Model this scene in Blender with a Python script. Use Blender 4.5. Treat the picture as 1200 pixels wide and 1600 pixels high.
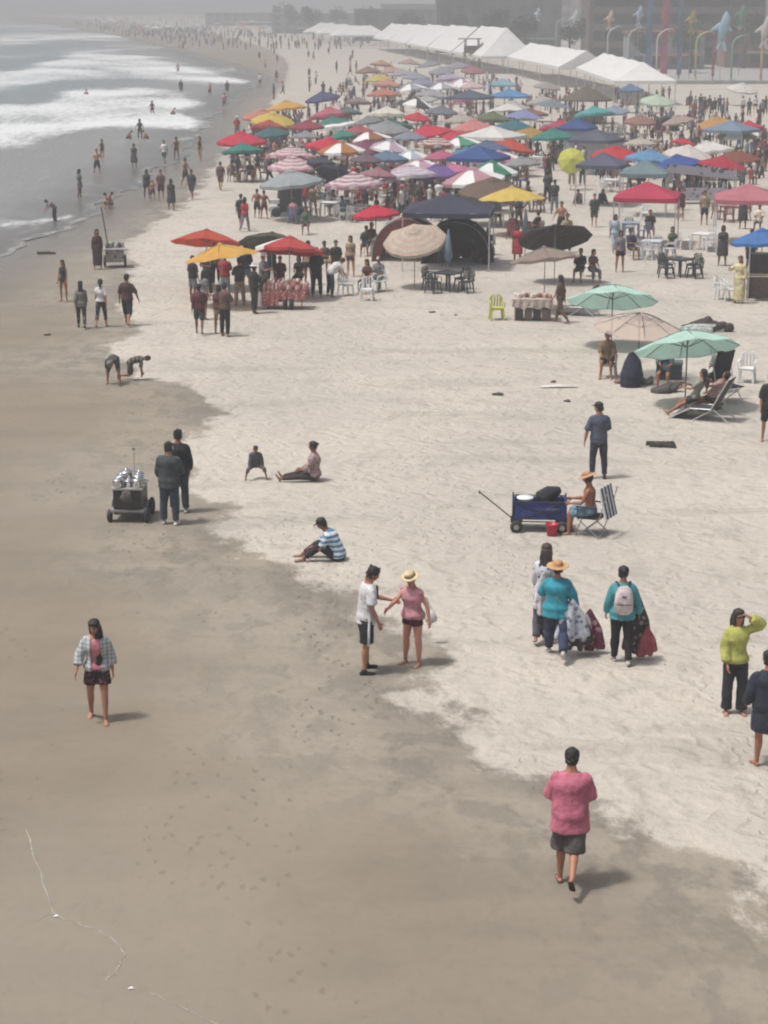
import bpy, bmesh, math, random
import numpy as np
from mathutils import Vector, Matrix, Euler, Quaternion
R = math.radians
random.seed(7)
rng = np.random.default_rng(7)
scene = bpy.context.scene
col = scene.collection
for o in list(bpy.data.objects): bpy.data.objects.remove(o)

# ------------------------------------------------------------------ camera, sky, sun, exposure
CAM_H = 10.7          # a pier deck, looking along the beach
FOC = 3000.0          # focal length in photograph pixels (1200 x 1600)
PITCH = math.atan(800.0 / FOC)
cam = bpy.data.cameras.new('camera'); cam_ob = bpy.data.objects.new('camera', cam); col.objects.link(cam_ob)
cam_ob.location = (0, 0, CAM_H); cam_ob.rotation_euler = (math.pi/2 - PITCH, 0, 0)
cam.sensor_fit = 'HORIZONTAL'; cam.sensor_width = 36; cam.lens = 36 * FOC / 1200
cam.clip_start = 0.5; cam.clip_end = 9000
scene.camera = cam_ob
scene.render.resolution_x, scene.render.resolution_y = 768, 1024

SUN_DIR = Vector((-0.62, -0.20, 1.55)).normalized()      # towards the sun
world = bpy.data.worlds.new('World'); scene.world = world; world.use_nodes = True
wn = world.node_tree.nodes; wl = world.node_tree.links
for n in list(wn): wn.remove(n)
wo = wn.new('ShaderNodeOutputWorld'); wb = wn.new('ShaderNodeBackground'); sky = wn.new('ShaderNodeTexSky')
hs = wn.new('ShaderNodeHueSaturation'); hs.inputs['Saturation'].default_value = 0.45
sky.sky_type = 'NISHITA'; sky.sun_disc = False
sky.sun_elevation = math.asin(SUN_DIR.z); sky.sun_rotation = math.atan2(SUN_DIR.x, SUN_DIR.y)
sky.air_density = 1.0; sky.dust_density = 6.0; sky.ozone_density = 1.0
wl.new(sky.outputs[0], hs.inputs['Color']); wl.new(hs.outputs[0], wb.inputs['Color']); wl.new(wb.outputs[0], wo.inputs['Surface'])
wb.inputs['Strength'].default_value = 0.105
sun = bpy.data.lights.new('sun', 'SUN'); sun_ob = bpy.data.objects.new('sun', sun); col.objects.link(sun_ob)
sun.energy = 2.7; sun.angle = R(6); sun.color = (1.0, 0.96, 0.905)
sun_ob.rotation_euler = (-SUN_DIR).to_track_quat('-Z', 'Y').to_euler(); sun_ob.location = (-30, -10, 60)
scene.view_settings.view_transform = 'Standard'; scene.view_settings.look = 'None'
scene.view_settings.gamma = 1.0; scene.view_settings.exposure = 0.18
scene.render.engine = 'CYCLES'
cy = scene.cycles
cy.use_denoising = True; cy.max_bounces = 3; cy.diffuse_bounces = 2; cy.glossy_bounces = 2
cy.transmission_bounces = 2; cy.transparent_max_bounces = 6; cy.volume_bounces = 0
cy.caustics_reflective = False; cy.caustics_refractive = False
cy.filter_width = 2.1; cy.use_adaptive_sampling = True; cy.adaptive_threshold = .02

# ------------------------------------------------------------------ helpers
def G(px, py, z=0.0):
    """where the view ray through a photograph pixel meets the level z: gives real positions on the beach"""
    cx = (px - 600) / FOC; cyy = -(py - 800) / FOC
    d = Vector((cx, math.cos(PITCH) + cyy * math.sin(PITCH), -math.sin(PITCH) + cyy * math.cos(PITCH)))
    t = (z - CAM_H) / d.z
    return Vector((d.x * t, d.y * t, z))
def Gn(pts, z=0.0): return np.array([G(p[0], p[1], z)[:2] for p in pts])
def ppm(y): return FOC / (y * math.cos(PITCH) + CAM_H * math.sin(PITCH))    # photograph pixels per metre at depth y
def S(h):
    h = h.lstrip('#'); v = [int(h[i:i+2], 16) / 255 for i in (0, 2, 4)]
    return tuple(((c + 0.055) / 1.055) ** 2.4 if c > 0.04045 else c / 12.92 for c in v)
_sn = [(rng.uniform(0.35, 1.1) * k, rng.uniform(0, 6.283), rng.uniform(0, 6.283), 1 / k ** 0.8)
       for k in (0.5, 0.9, 1.5, 2.4, 4.0, 6.5) for _ in range(4)]
def relief(x, y):
    x = np.asarray(x, float); y = np.asarray(y, float); s = 0; w = 0
    xw = x + 0.5 * np.sin(y * 0.9 + 1) ; yw = y + 0.5 * np.sin(x * 1.1 + 2)
    for k, a, p, am in _sn:
        s = s + am * np.sin(k * (xw * math.cos(a) + yw * math.sin(a)) * 1.6 + p); w += am
    return s / w
def seg_dist(P, poly, closed):
    P = np.asarray(P); n = len(poly); best = np.full(len(P), 1e9)
    for i in range(n if closed else n - 1):
        a = poly[i]; b = poly[(i + 1) % n]; ab = b - a; L = max((ab ** 2).sum(), 1e-9)
        t = np.clip(((P - a) @ ab) / L, 0, 1); q = a + t[:, None] * ab
        best = np.minimum(best, ((P - q) ** 2).sum(1))
    return np.sqrt(best)
def inside(P, poly):
    x, y = P[:, 0], P[:, 1]; r = np.zeros(len(P), bool); n = len(poly)
    for i in range(n):
        x0, y0 = poly[i]; x1, y1 = poly[(i + 1) % n]
        c = ((y0 > y) != (y1 > y)); xi = x0 + (y - y0) * (x1 - x0) / (y1 - y0 + 1e-12)
        r ^= c & (x < xi)
    return r
def sdist(P, poly): 
    d = seg_dist(P, poly, True); return np.where(inside(P, poly), d, -d)

# ---- materials
MATS = {}
def nodes_of(m):
    m.use_nodes = True; nt = m.node_tree
    for n in list(nt.nodes): nt.nodes.remove(n)
    return nt, nt.nodes, nt.links
def N(ns, t, **kw):
    n = ns.new('ShaderNode' + t)
    for k, v in kw.items():
        if k in n.inputs: n.inputs[k].default_value = v
        else: setattr(n, k, v)
    return n
def mth(nt, op, a, b=None, clamp=False):
    n = nt.nodes.new('ShaderNodeMath'); n.operation = op; n.use_clamp = clamp
    for i, v in enumerate((a, b)):
        if v is None: continue
        if isinstance(v, (int, float)): n.inputs[i].default_value = v
        else: nt.links.new(v, n.inputs[i])
    return n.outputs[0]
def mixc(nt, f, a, b, mode='MIX'):
    n = nt.nodes.new('ShaderNodeMix'); n.data_type = 'RGBA'; n.blend_type = mode
    for i, v in ((0, f), (6, a), (7, b)):
        if isinstance(v, (int, float)): n.inputs[i].default_value = v
        elif isinstance(v, tuple): n.inputs[i].default_value = (*v[:3], 1)
        else: nt.links.new(v, n.inputs[i])
    return n.outputs[2]
def ramp(nt, f, lo, hi):
    n = nt.nodes.new('ShaderNodeMapRange'); n.interpolation_type = 'SMOOTHSTEP'; nt.links.new(f, n.inputs[0])
    n.inputs[1].default_value = lo; n.inputs[2].default_value = hi; return n.outputs[0]
def mat(name, c=None, rough=0.8, metal=0.0, var=0.12, scale=14.0, bump=0.15, bscale=40.0, transl=0.0, pattern=None, c2=(.8, .8, .8), pscale=1.0, axis=2):
    """c None: colour taken from the object itself. pattern: stripe / check / print / ring"""
    if name in MATS: return MATS[name]
    m = bpy.data.materials.new(name); nt, ns, ln = nodes_of(m)
    out = N(ns, 'OutputMaterial'); bs = N(ns, 'BsdfPrincipled', Roughness=rough, Metallic=metal)
    tc = N(ns, 'TexCoord'); info = N(ns, 'ObjectInfo')
    if c is None: base = info.outputs['Color']
    else:
        rgb = N(ns, 'RGB'); rgb.outputs[0].default_value = (*c, 1); base = rgb.outputs[0]
    if pattern in ('stripe', 'check', 'ring'):
        sx = N(ns, 'SeparateXYZ'); ln.new(tc.outputs['Object'], sx.inputs[0])
        if pattern == 'ring':
            v = mth(nt, 'SQRT', mth(nt, 'ADD', mth(nt, 'POWER', sx.outputs[0], 2.0), mth(nt, 'POWER', sx.outputs[1], 2.0)))
        else: v = sx.outputs[axis]
        f = ramp(nt, mth(nt, 'SINE', mth(nt, 'MULTIPLY', v, pscale)), -0.15, 0.15)
        if pattern == 'check':
            g = ramp(nt, mth(nt, 'SINE', mth(nt, 'MULTIPLY', sx.outputs[0], pscale)), -0.15, 0.15)
            f = mth(nt, 'MULTIPLY', mth(nt, 'ADD', f, g), 0.5)
        base = mixc(nt, f, base, c2)
    if pattern == 'print':
        vz = N(ns, 'TexVoronoi', Scale=pscale); ln.new(tc.outputs['Object'], vz.inputs['Vector'])
        f = ramp(nt, vz.outputs['Distance'], 0.25, 0.4); base = mixc(nt, f, c2, base)
    nz = N(ns, 'TexNoise', Scale=scale, Detail=5.0); ln.new(tc.outputs['Object'], nz.inputs['Vector'])
    k = N(ns, 'MapRange'); ln.new(nz.outputs['Fac'], k.inputs[0]); k.inputs[1].default_value = .3; k.inputs[2].default_value = .7
    k.inputs[3].default_value = 1 - var * 1.6; k.inputs[4].default_value = 1 + var * .6
    vm = N(ns, 'VectorMath'); vm.operation = 'SCALE'; ln.new(base, vm.inputs[0]); ln.new(k.outputs[0], vm.inputs['Scale'])
    ln.new(vm.outputs[0], bs.inputs['Base Color'])
    if bump:
        nb = N(ns, 'TexNoise', Scale=bscale, Detail=4.0); ln.new(tc.outputs['Object'], nb.inputs['Vector'])
        bp = N(ns, 'Bump', Strength=bump, Distance=0.03); ln.new(nb.outputs['Fac'], bp.inputs['Height']); ln.new(bp.outputs[0], bs.inputs['Normal'])
    sh = bs.outputs[0]
    if transl:
        tr = N(ns, 'BsdfTranslucent'); ln.new(vm.outputs[0], tr.inputs['Color'])
        mx = N(ns, 'MixShader'); mx.inputs[0].default_value = transl; ln.new(sh, mx.inputs[1]); ln.new(tr.outputs[0], mx.inputs[2]); sh = mx.outputs[0]
    ln.new(sh, out.inputs['Surface'])
    MATS[name] = m; return m
M_CLOTH = mat('cloth', None, .85, var=.24, scale=8, bump=.9, bscale=9)
M_SKIN = mat('skin', None, .55, var=.08, scale=6, bump=.05)
M_HAIR = mat('hair', None, .6, var=.3, scale=30, bump=.4, bscale=60)
M_CANVAS = mat('canvas', None, .8, var=.10, scale=3, bump=.2, bscale=6, transl=.30)
M_PLASTIC = mat('plastic', None, .4, var=.05, scale=5, bump=.03)
M_METAL = mat('grey_metal', (.35, .35, .36), .4, .8, var=.15, bump=.03)
M_STEEL = mat('polished_steel', (.7, .7, .72), .22, 1.0, var=.1, bump=.02)
M_WOOD = mat('worn_wood', (.22, .15, .10), .8, var=.3, scale=20, bump=.3)
M_DARK = mat('dark_rubber', (.025, .025, .027), .7, var=.2, bump=.1)
M_PAINT = mat('paint', None, .5, var=.15, scale=4, bump=.05)
M_WHITE_CANVAS = mat('white_canvas', (.78, .78, .78), .75, var=.05, scale=.6, bump=.1, bscale=2, transl=.25)

# ---- mesh building
class MB:
    def __init__(s): s.v = []; s.f = []; s.mi = []
    def add(s, v, f, mi=0):
        b = len(s.v); s.v += [tuple(p) for p in v]; s.f += [tuple(i + b for i in q) for q in f]; s.mi += [mi] * len(f); return s
    def box(s, c, d, rot=None, mi=0, taper=1.0):
        hx, hy, hz = d[0] / 2, d[1] / 2, d[2] / 2; vs = []
        for z in (-hz, hz):
            k = taper if z > 0 else 1.0
            for x, y in ((-hx, -hy), (hx, -hy), (hx, hy), (-hx, hy)): vs.append(Vector((x * k, y * k, z)))
        if rot is not None: vs = [rot @ v for v in vs]
        c = Vector(c); return s.add([v + c for v in vs], [(3, 2, 1, 0), (4, 5, 6, 7), (0, 1, 5, 4), (1, 2, 6, 5), (2, 3, 7, 6), (3, 0, 4, 7)], mi)
    def chain(s, pts, n=10, ref=(1, 0, 0), cap=0.55, mi=0, fine=False):
        """pts: (pos, rx, ry) ; closed tube with rounded ends; rx lies along ref"""
        if fine and len(pts) > 2:      # rounder lofts: cubic steps between the given rings
            q = [(Vector(p[0]), p[1], p[2]) for p in pts]; k = len(q); res = []; rr = []
            for i in range(k - 1):
                a, b2, c, d = q[max(i - 1, 0)], q[i], q[i + 1], q[min(i + 2, k - 1)]
                for t in (0, 1 / 3, 2 / 3):
                    f = lambda w, x, y, z: x + .5 * t * (y - w + t * (2 * w - 5 * x + 4 * y - z + t * (3 * (x - y) + z - w)))
                    res.append((f(a[0], b2[0], c[0], d[0]), max(f(a[1], b2[1], c[1], d[1]), .002), max(f(a[2], b2[2], c[2], d[2]), .002)))
                    if isinstance(ref, list): rr.append(Vector(ref[i]).lerp(Vector(ref[i + 1]), t))
            res.append(q[-1]); pts = res
            if isinstance(ref, list): rr.append(ref[-1]); ref = rr
        P = [Vector(p[0]) for p in pts]; m = len(P); rings = []
        for i in range(m):
            t = (P[min(i + 1, m - 1)] - P[max(i - 1, 0)])
            t = t.normalized() if t.length > 1e-6 else Vector((0, 0, 1))
            r = Vector(ref if not isinstance(ref, list) else ref[i]); r = r - t * r.dot(t)
            if r.length < 1e-3: r = Vector((0, 1, 0)) - t * t.y
            if r.length < 1e-3: r = Vector((1, 0, 0))
            r.normalize(); b = t.cross(r); rings.append((P[i], pts[i][1], pts[i][2], r, b, t))
        if cap:
            p, rx, ry, r, b, t = rings[0]; q = min(rx, ry) * cap
            rings.insert(0, (p - t * q, rx * .62, ry * .62, r, b, t))
            p, rx, ry, r, b, t = rings[-1]; q = min(rx, ry) * cap
            rings.append((p + t * q, rx * .62, ry * .62, r, b, t))
        vs = []; fs = []
        for p, rx, ry, r, b, t in rings:
            for j in range(n):
                a = 2 * math.pi * j / n; vs.append(p + r * (rx * math.cos(a)) + b * (ry * math.sin(a)))
        k = len(rings)
        for i in range(k - 1):
            for j in range(n):
                j2 = (j + 1) % n; fs.append((i * n + j, i * n + j2, (i + 1) * n + j2, (i + 1) * n + j))
        fs.append(tuple(range(n - 1, -1, -1))); fs.append(tuple(range((k - 1) * n, k * n)))
        return s.add(vs, fs, mi)
    def tube(s, a, b, r, n=6, r2=None, mi=0): return s.chain([(a, r, r), (b, r2 or r, r2 or r)], n, cap=0, mi=mi)
    def path(s, pts, r, n=6, mi=0): return s.chain([(p, r, r) for p in pts], n, cap=0, mi=mi)
    def lathe(s, prof, n=14, c=(0, 0, 0), mi=0, sx=1, sy=1):
        c = Vector(c); vs = []; fs = []
        for r, z in prof:
            for j in range(n):
                a = 2 * math.pi * j / n; vs.append(c + Vector((r * sx * math.cos(a), r * sy * math.sin(a), z)))
        for i in range(len(prof) - 1):
            for j in range(n):
                j2 = (j + 1) % n; fs.append((i * n + j, i * n + j2, (i + 1) * n + j2, (i + 1) * n + j))
        fs.append(tuple(range(n - 1, -1, -1))); k = len(prof) - 1; fs.append(tuple(range(k * n, k * n + n)))
        return s.add(vs, fs, mi)
    def mesh(s, name, mats, smooth=False):
        me = bpy.data.meshes.new(name); me.from_pydata(s.v, [], s.f)
        for m in (mats if isinstance(mats, (list, tuple)) else [mats]): me.materials.append(m)
        if any(s.mi): me.polygons.foreach_set('material_index', s.mi)
        if smooth: me.polygons.foreach_set('use_smooth', [True] * len(s.f))
        me.update(); return me
    def obj(s, name, mats, parent=None, color=None, smooth=False): return link(name, s.mesh(name, mats, smooth), parent, color)
def link(name, me, parent=None, color=None, loc=None, rot=None, scl=None):
    o = bpy.data.objects.new(name, me); col.objects.link(o)
    if parent is not None: o.parent = parent
    if color is not None: o.color = (*color[:3], 1)
    if loc is not None: o.location = loc
    if rot is not None: o.rotation_euler = rot
    if scl is not None: o.scale = (scl,) * 3 if isinstance(scl, (int, float)) else scl
    return o
def tag(o, label=None, cat=None, group=None, kind=None):
    for k, v in (('label', label), ('category', cat), ('group', group), ('kind', kind)):
        if v: o[k] = v
    return o
def gz(x, y): return 0.0
def empty(name, p, a=0.0, scl=1.0):
    o = bpy.data.objects.new(name, None); col.objects.link(o); o.empty_display_size = .1
    o.location = (p[0], p[1], p[2] if len(p) > 2 else 0.0); o.rotation_euler = (0, 0, -R(a)); o.scale = (scl,) * 3; return o
def copy_tree(o, parent=None):
    c = o.copy(); col.objects.link(c)
    if parent is not None: c.parent = parent
    for ch in list(o.children): copy_tree(ch, c)
    return c
# ------------------------------------------------------------------ the setting: sand, sea, plaza, hills, haze
def grid_mesh(name, X, Y, Z, mats, attrs):
    ny, nx = X.shape; me = bpy.data.meshes.new(name); nv = nx * ny
    me.vertices.add(nv); me.vertices.foreach_set('co', np.stack([X, Y, Z], -1).astype(np.float32).ravel())
    i = np.arange(ny - 1)[:, None] * nx + np.arange(nx - 1)[None, :]
    q = np.stack([i, i + 1, i + 1 + nx, i + nx], -1).reshape(-1, 4); nf = len(q)
    me.loops.add(nf * 4); me.loops.foreach_set('vertex_index', q.ravel().astype(np.int32))
    me.polygons.add(nf); me.polygons.foreach_set('loop_start', (np.arange(nf) * 4).astype(np.int32))
    me.polygons.foreach_set('use_smooth', np.ones(nf, bool))
    me.update(calc_edges=True); me.materials.append(mats)
    for k, v in attrs.items():
        a = me.attributes.new(k, 'FLOAT', 'POINT'); a.data.foreach_set('value', v.astype(np.float32).ravel())
    return me

DRY = [(1300, 1500), (1200, 1435), (1165, 1400), (1185, 1350), (1090, 1325), (1000, 1292), (950, 1258), (905, 1228), (860, 1202), (770, 1197), (745, 1155),
       (690, 1120), (640, 1085), (645, 1062), (690, 1032), (625, 975), (560, 940), (505, 908), (470, 888), (380, 868), (330, 826), (352, 800), (340, 775), (290, 768),
       (305, 735), (292, 700), (302, 672), (335, 640), (338, 620), (300, 603), (220, 590), (185, 560), (172, 540), (215, 512), (185, 470), (222, 425), (185, 385),
       (235, 352), (290, 318), (318, 290), (335, 258), (350, 235), (378, 215), (400, 190), (425, 160), (445, 125), (452, 105), (444, 90), (420, 76), (380, 64), (330, 53), (270, 43), (190, 34), (90, 26), (0, 22)]
dryW = np.vstack([Gn(DRY), [[-1300, 2400], [1500, 2400], [1500, 3], [60, 3], [14, 12]]])
WATER = [(0, 402), (60, 380), (120, 347), (190, 306), (240, 270), (290, 242), (316, 212), (328, 187), (350, 162), (392, 142), (408, 124), (378, 110), (335, 98), (292, 84), (250, 72), (200, 60), (150, 50), (90, 40), (20, 30), (-80, 22)]
wW = Gn(WATER); wW = np.vstack([[[-26, 10], [-20, 45], [-17.5, 65]], wW, [[-900, 2400], [-1300, 3200]]])
def shore_x(y): return np.interp(y, wW[:, 1], wW[:, 0])

# sand
ys = np.concatenate([np.linspace(6, 15, 12)[:-1], 15 * np.exp(np.linspace(0, math.log(2900 / 15), 640))])
us = np.linspace(-1, 1, 260); us = np.sign(us) * np.abs(us) ** 1.25
Y = np.repeat(ys[:, None], len(us), 1); X = us[None, :] * (14 + 0.42 * Y)
P = np.stack([X.ravel(), Y.ravel()], 1)
dry = np.clip(sdist(P, dryW), -8, 8).reshape(X.shape)
sea_d = np.clip((X - shore_x(Y)), -8, 12)
rel = relief(X, Y)
damp = 1 / (1 + (Y / 160) ** 2)
Z = rel * (0.012 + 0.022 * np.clip(dry + .5, 0, 1)) * damp + np.clip(dry, 0, .8) * .012 * damp
Z -= 0.25 * np.clip(-sea_d / 8, 0, 1)
m = bpy.data.materials.new('beach_sand'); nt, ns, ln = nodes_of(m)
out = N(ns, 'OutputMaterial'); bs = N(ns, 'BsdfPrincipled'); tc = N(ns, 'TexCoord')
ad = N(ns, 'Attribute', attribute_name='dry'); aw = N(ns, 'Attribute', attribute_name='sea_d')
def nzs(scale, det=6, sx=1.0, sy=1.0, rough=.55):
    mp = N(ns, 'Mapping'); mp.inputs['Scale'].default_value = (sx, sy, 1); ln.new(tc.outputs['Object'], mp.inputs[0])
    t = N(ns, 'TexNoise', noise_dimensions='2D', Scale=scale, Detail=float(det), Roughness=rough); ln.new(mp.outputs[0], t.inputs['Vector']); return t.outputs['Fac']
n_edge = nzs(.55, 7, 1, .8, .66); n_big = nzs(.16, 3); n_mid = nzs(1.3, 5, 1, .75, .62); n_fine = nzs(7, 4, 1, .8, .7); n_streak = nzs(.35, 5, .35, 1.6, .6)
dd = mth(nt, 'ADD', ad.outputs['Fac'], mth(nt, 'MULTIPLY', mth(nt, 'SUBTRACT', n_edge, .5), 3.0))
k_dry = ramp(nt, dd, -.22, .22)
k_soft = ramp(nt, mth(nt, 'ADD', ad.outputs['Fac'], mth(nt, 'MULTIPLY', mth(nt, 'SUBTRACT', n_big, .5), 6.)), -4.5, -.2)
wetc = mixc(nt, k_soft, (.212, .177, .136), (.272, .238, .194))
wetc = mixc(nt, mth(nt, 'MULTIPLY', ramp(nt, n_streak, .44, .64), .42), wetc, (.158, .135, .106))
wetc = mixc(nt, mth(nt, 'MULTIPLY', ramp(nt, nzs(.11, 3), .5, .72), .45), wetc, (.225, .178, .125))
wetc = mixc(nt, mth(nt, 'MULTIPLY', mth(nt, 'MULTIPLY', ramp(nt, n_mid, .47, .60), mth(nt, 'ADD', mth(nt, 'MULTIPLY', k_soft, .7), .3)), .7), wetc, (.155, .137, .114))
wetc = mixc(nt, mth(nt, 'MULTIPLY', mth(nt, 'MULTIPLY', ramp(nt, n_fine, .52, .70), k_soft), .35), wetc, (.27, .245, .215))
wetc = mixc(nt, mth(nt, 'MULTIPLY', ramp(nt, nzs(.07, 5, 1, .6), .45, .62), .4), wetc, (.265, .235, .192))
vf = N(ns, 'TexVoronoi', voronoi_dimensions='2D', Scale=3.1, Randomness=1.0); vmap = N(ns, 'Mapping'); vmap.inputs['Scale'].default_value = (1.7, .9, 1); vmap.inputs['Rotation'].default_value = (0, 0, .6); vw = N(ns, 'TexNoise', noise_dimensions='2D', Scale=7.0, Detail=2.0); ln.new(tc.outputs['Object'], vw.inputs['Vector']); va = N(ns, 'VectorMath'); va.operation = 'MULTIPLY_ADD'; ln.new(vw.outputs['Color'], va.inputs[0]); va.inputs[1].default_value = (.12, .12, 0); ln.new(tc.outputs['Object'], va.inputs[2]); ln.new(va.outputs[0], vmap.inputs[0]); ln.new(vmap.outputs[0], vf.inputs['Vector'])
sepc = N(ns, 'SeparateColor'); ln.new(vf.outputs['Color'], sepc.inputs[0])
k_foot = mth(nt, 'MULTIPLY', mth(nt, 'MULTIPLY', ramp(nt, vf.outputs['Distance'], .27, .06), ramp(nt, nzs(.42, 3, 1, .35), .52, .60)), ramp(nt, sepc.outputs[0], .55, .62))
wetc = mixc(nt, mth(nt, 'MULTIPLY', k_foot, .30), wetc, (.085, .075, .065))
dryc = mixc(nt, ramp(nt, n_big, .35, .65), (.456, .413, .362), (.406, .370, .326))
dryc = mixc(nt, mth(nt, 'MULTIPLY', ramp(nt, n_mid, .52, .70), .36), dryc, (.270, .245, .210))
dryc = mixc(nt, mth(nt, 'MULTIPLY', ramp(nt, n_streak, .55, .72), .40), dryc, (.260, .238, .205))
dryc = mixc(nt, mth(nt, 'MULTIPLY', ramp(nt, n_fine, .55, .8), .4), dryc, (.50, .463, .412))
wetc = mixc(nt, mth(nt, 'MULTIPLY', mth(nt, 'MULTIPLY', ramp(nt, dd, -1.5, -.3), ramp(nt, n_big, .42, .56)), .55), wetc, (.150, .132, .110))
base = mixc(nt, k_dry, wetc, dryc)
base = mixc(nt, mth(nt, 'MULTIPLY', ramp(nt, n_fine, .5, .25), .18), base, (.12, .11, .10))
k_film = ramp(nt, aw.outputs['Fac'], 5.5, .3)
base = mixc(nt, mth(nt, 'MULTIPLY', k_film, .45), base, (.085, .085, .085))
ln.new(base, bs.inputs['Base Color'])
rg = N(ns, 'MapRange'); ln.new(k_film, rg.inputs[0]); rg.inputs[3].default_value = .92; rg.inputs[4].default_value = .22
ln.new(rg.outputs[0], bs.inputs['Roughness'])
vo = N(ns, 'TexVoronoi', voronoi_dimensions='2D', Scale=1.9, Randomness=1.0)
mp = N(ns, 'Mapping'); wz = N(ns, 'TexNoise', noise_dimensions='2D', Scale=1.2, Detail=2.0); ln.new(tc.outputs['Object'], wz.inputs['Vector'])
vmx = N(ns, 'VectorMath'); vmx.operation = 'MULTIPLY_ADD'; ln.new(wz.outputs['Color'], vmx.inputs[0]); vmx.inputs[1].default_value = (1.2, 1.2, 0); ln.new(tc.outputs['Object'], vmx.inputs[2]); ln.new(vmx.outputs[0], vo.inputs['Vector'])
pit = ramp(nt, vo.outputs['Distance'], .05, .55)
hgt = mth(nt, 'ADD', mth(nt, 'MULTIPLY', pit, .055), mth(nt, 'ADD', mth(nt, 'MULTIPLY', n_mid, .11), mth(nt, 'MULTIPLY', n_fine, .035)))
hk = mth(nt, 'ADD', mth(nt, 'MULTIPLY', k_dry, .95), mth(nt, 'ADD', mth(nt, 'MULTIPLY', k_soft, .75), .14))
hgt = mth(nt, 'SUBTRACT', hgt, mth(nt, 'MULTIPLY', k_foot, .10))
hgt = mth(nt, 'MULTIPLY', hgt, mth(nt, 'MULTIPLY', hk, mth(nt, 'SUBTRACT', 1.0, mth(nt, 'MULTIPLY', k_film, .93))))
bp = N(ns, 'Bump', Strength=.42, Distance=1.0); ln.new(hgt, bp.inputs['Height']); ln.new(bp.outputs[0], bs.inputs['Normal'])
ln.new(bs.outputs[0], out.inputs['Surface'])
tag(link('ground', grid_mesh('ground', X, Y, Z, m, {'dry': dry, 'sea_d': sea_d})), 'pale dry sand beach with darker wet sand towards the sea', kind='structure')
_gi = (ys, us, Z)
def gz(x, y):
    """height of the sand at a point"""
    j = int(np.clip(np.searchsorted(ys, y) , 1, len(ys) - 1)); u = x / (14 + .42 * y)
    i = int(np.clip(np.searchsorted(us, u), 1, len(us) - 1))
    return float(min(Z[j, i], Z[j-1, i], Z[j, i-1], Z[j-1, i-1]))
def gzb(x, y):
    j = int(np.clip(np.searchsorted(ys, y), 1, len(ys) - 1)); ty = (y - ys[j-1]) / (ys[j] - ys[j-1])
    i = int(np.clip(np.searchsorted(us, x / (14 + .42 * y)), 1, len(us) - 1)); tx = (x / (14 + .42 * y) - us[i-1]) / (us[i] - us[i-1])
    return float((Z[j-1, i-1] * (1 - tx) + Z[j-1, i] * tx) * (1 - ty) + (Z[j, i-1] * (1 - tx) + Z[j, i] * tx) * ty)
def GP(px, py):
    p = G(px, py); p.z = gz(p.x, p.y) - .004; return p

# sea
sy = np.concatenate([np.linspace(20, 70, 24)[:-1], 70 * np.exp(np.linspace(0, math.log(3000 / 70), 420))])
su = np.concatenate([np.linspace(0, 1, 150) ** 1.9])
SY = np.repeat(sy[:, None], len(su), 1)
wig = .5 * np.sin(SY * .33 + 1) + .35 * np.sin(SY * .81 + 2) + .2 * np.sin(SY * 1.9)
SX = shore_x(SY) + wig * .8 - su[None, :] * (40 + .45 * SY)
sd = su[None, :] * (40 + .45 * SY)
def fb(x, y, seed, sc):
    r = np.random.default_rng(seed); s = 0; w = 0
    for k in range(22):
        f = sc * 2 ** r.uniform(0, 4.2); a = r.uniform(0, 6.28); am = (sc / f) ** .7
        s = s + am * np.sin(f * (x * math.cos(a) + y * math.sin(a)) + r.uniform(0, 6.28) + 1.3 * np.sin(f * .6 * (y * math.cos(a) - x) + r.uniform(0, 6))); w += am
    return s / w
fo = fb(SX, SY * .55, 3, .22)
V = (SX / SY * FOC + 600), (CAM_H * FOC / SY)       # only used to author where the broken water lies
PV = np.stack([V[0].ravel(), V[1].ravel() * 3.0], 1)
FOAM = [[(-200, 150), (60, 158), (120, 136), (220, 130), (300, 137), (322, 152), (300, 166), (322, 180), (312, 193), (250, 190), (180, 190), (120, 202), (60, 219), (-200, 238)],
        [(-200, 128), (40, 104), (130, 76), (230, 79), (300, 94), (402, 119), (390, 127), (300, 122), (200, 112), (120, 118), (60, 132), (-200, 140)],
        [(-200, 352), (0, 336), (60, 331), (112, 326), (110, 329), (60, 335), (0, 342), (-200, 362)],
        [(-200, 60), (60, 48), (200, 46), (330, 52), (280, 58), (120, 62), (-200, 75)],
        [(-100, 36), (250, 34), (330, 40), (200, 41), (-100, 42)],
        [(270, 206), (322, 198), (326, 201), (290, 212)], [(150, 212), (250, 205), (262, 209), (160, 217)]]
foam = np.full(SX.size, -9.0)
for q in FOAM: foam = np.maximum(foam, sdist(PV, np.array([(a, b * 3.0) for a, b in q])) / 22)
foam = foam.reshape(SX.shape)
edge = np.exp(-((sd - .25) / .35) ** 2) * (0.5 + .6 * fb(SX * 0, SY, 9, .15))
far_streak = np.clip(fb(SX * .8, SY * .35, 12, .12) * 2.2 - .75, -1, .6) * np.clip((SY - 160) / 120, 0, 1) - 1.5 * (SY < 170)
foam_v = np.clip(foam, -2.6, .85) + 1.6 * fo - .2
foam_v = np.maximum(foam_v, far_streak); foam_v = np.maximum(foam_v, edge * .55 - .5)
brk = np.exp(-((sd - 26) / 9) ** 2) + np.exp(-((sd - 48) / 8) ** 2) * 1.2 + .6 * np.exp(-((sd - 12) / 3) ** 2)
SZ = .012 + np.clip(sd / 30, 0, 1) * .05 + np.clip(sd / 14, 0, 1) * (.10 * fo + .22 * brk * np.clip(.4 + fb(SX * .3, SY, 15, .10), 0, 1)) + .05 * np.clip(foam, 0, 1)
m = bpy.data.materials.new('sea_water'); nt, ns, ln = nodes_of(m)
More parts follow.
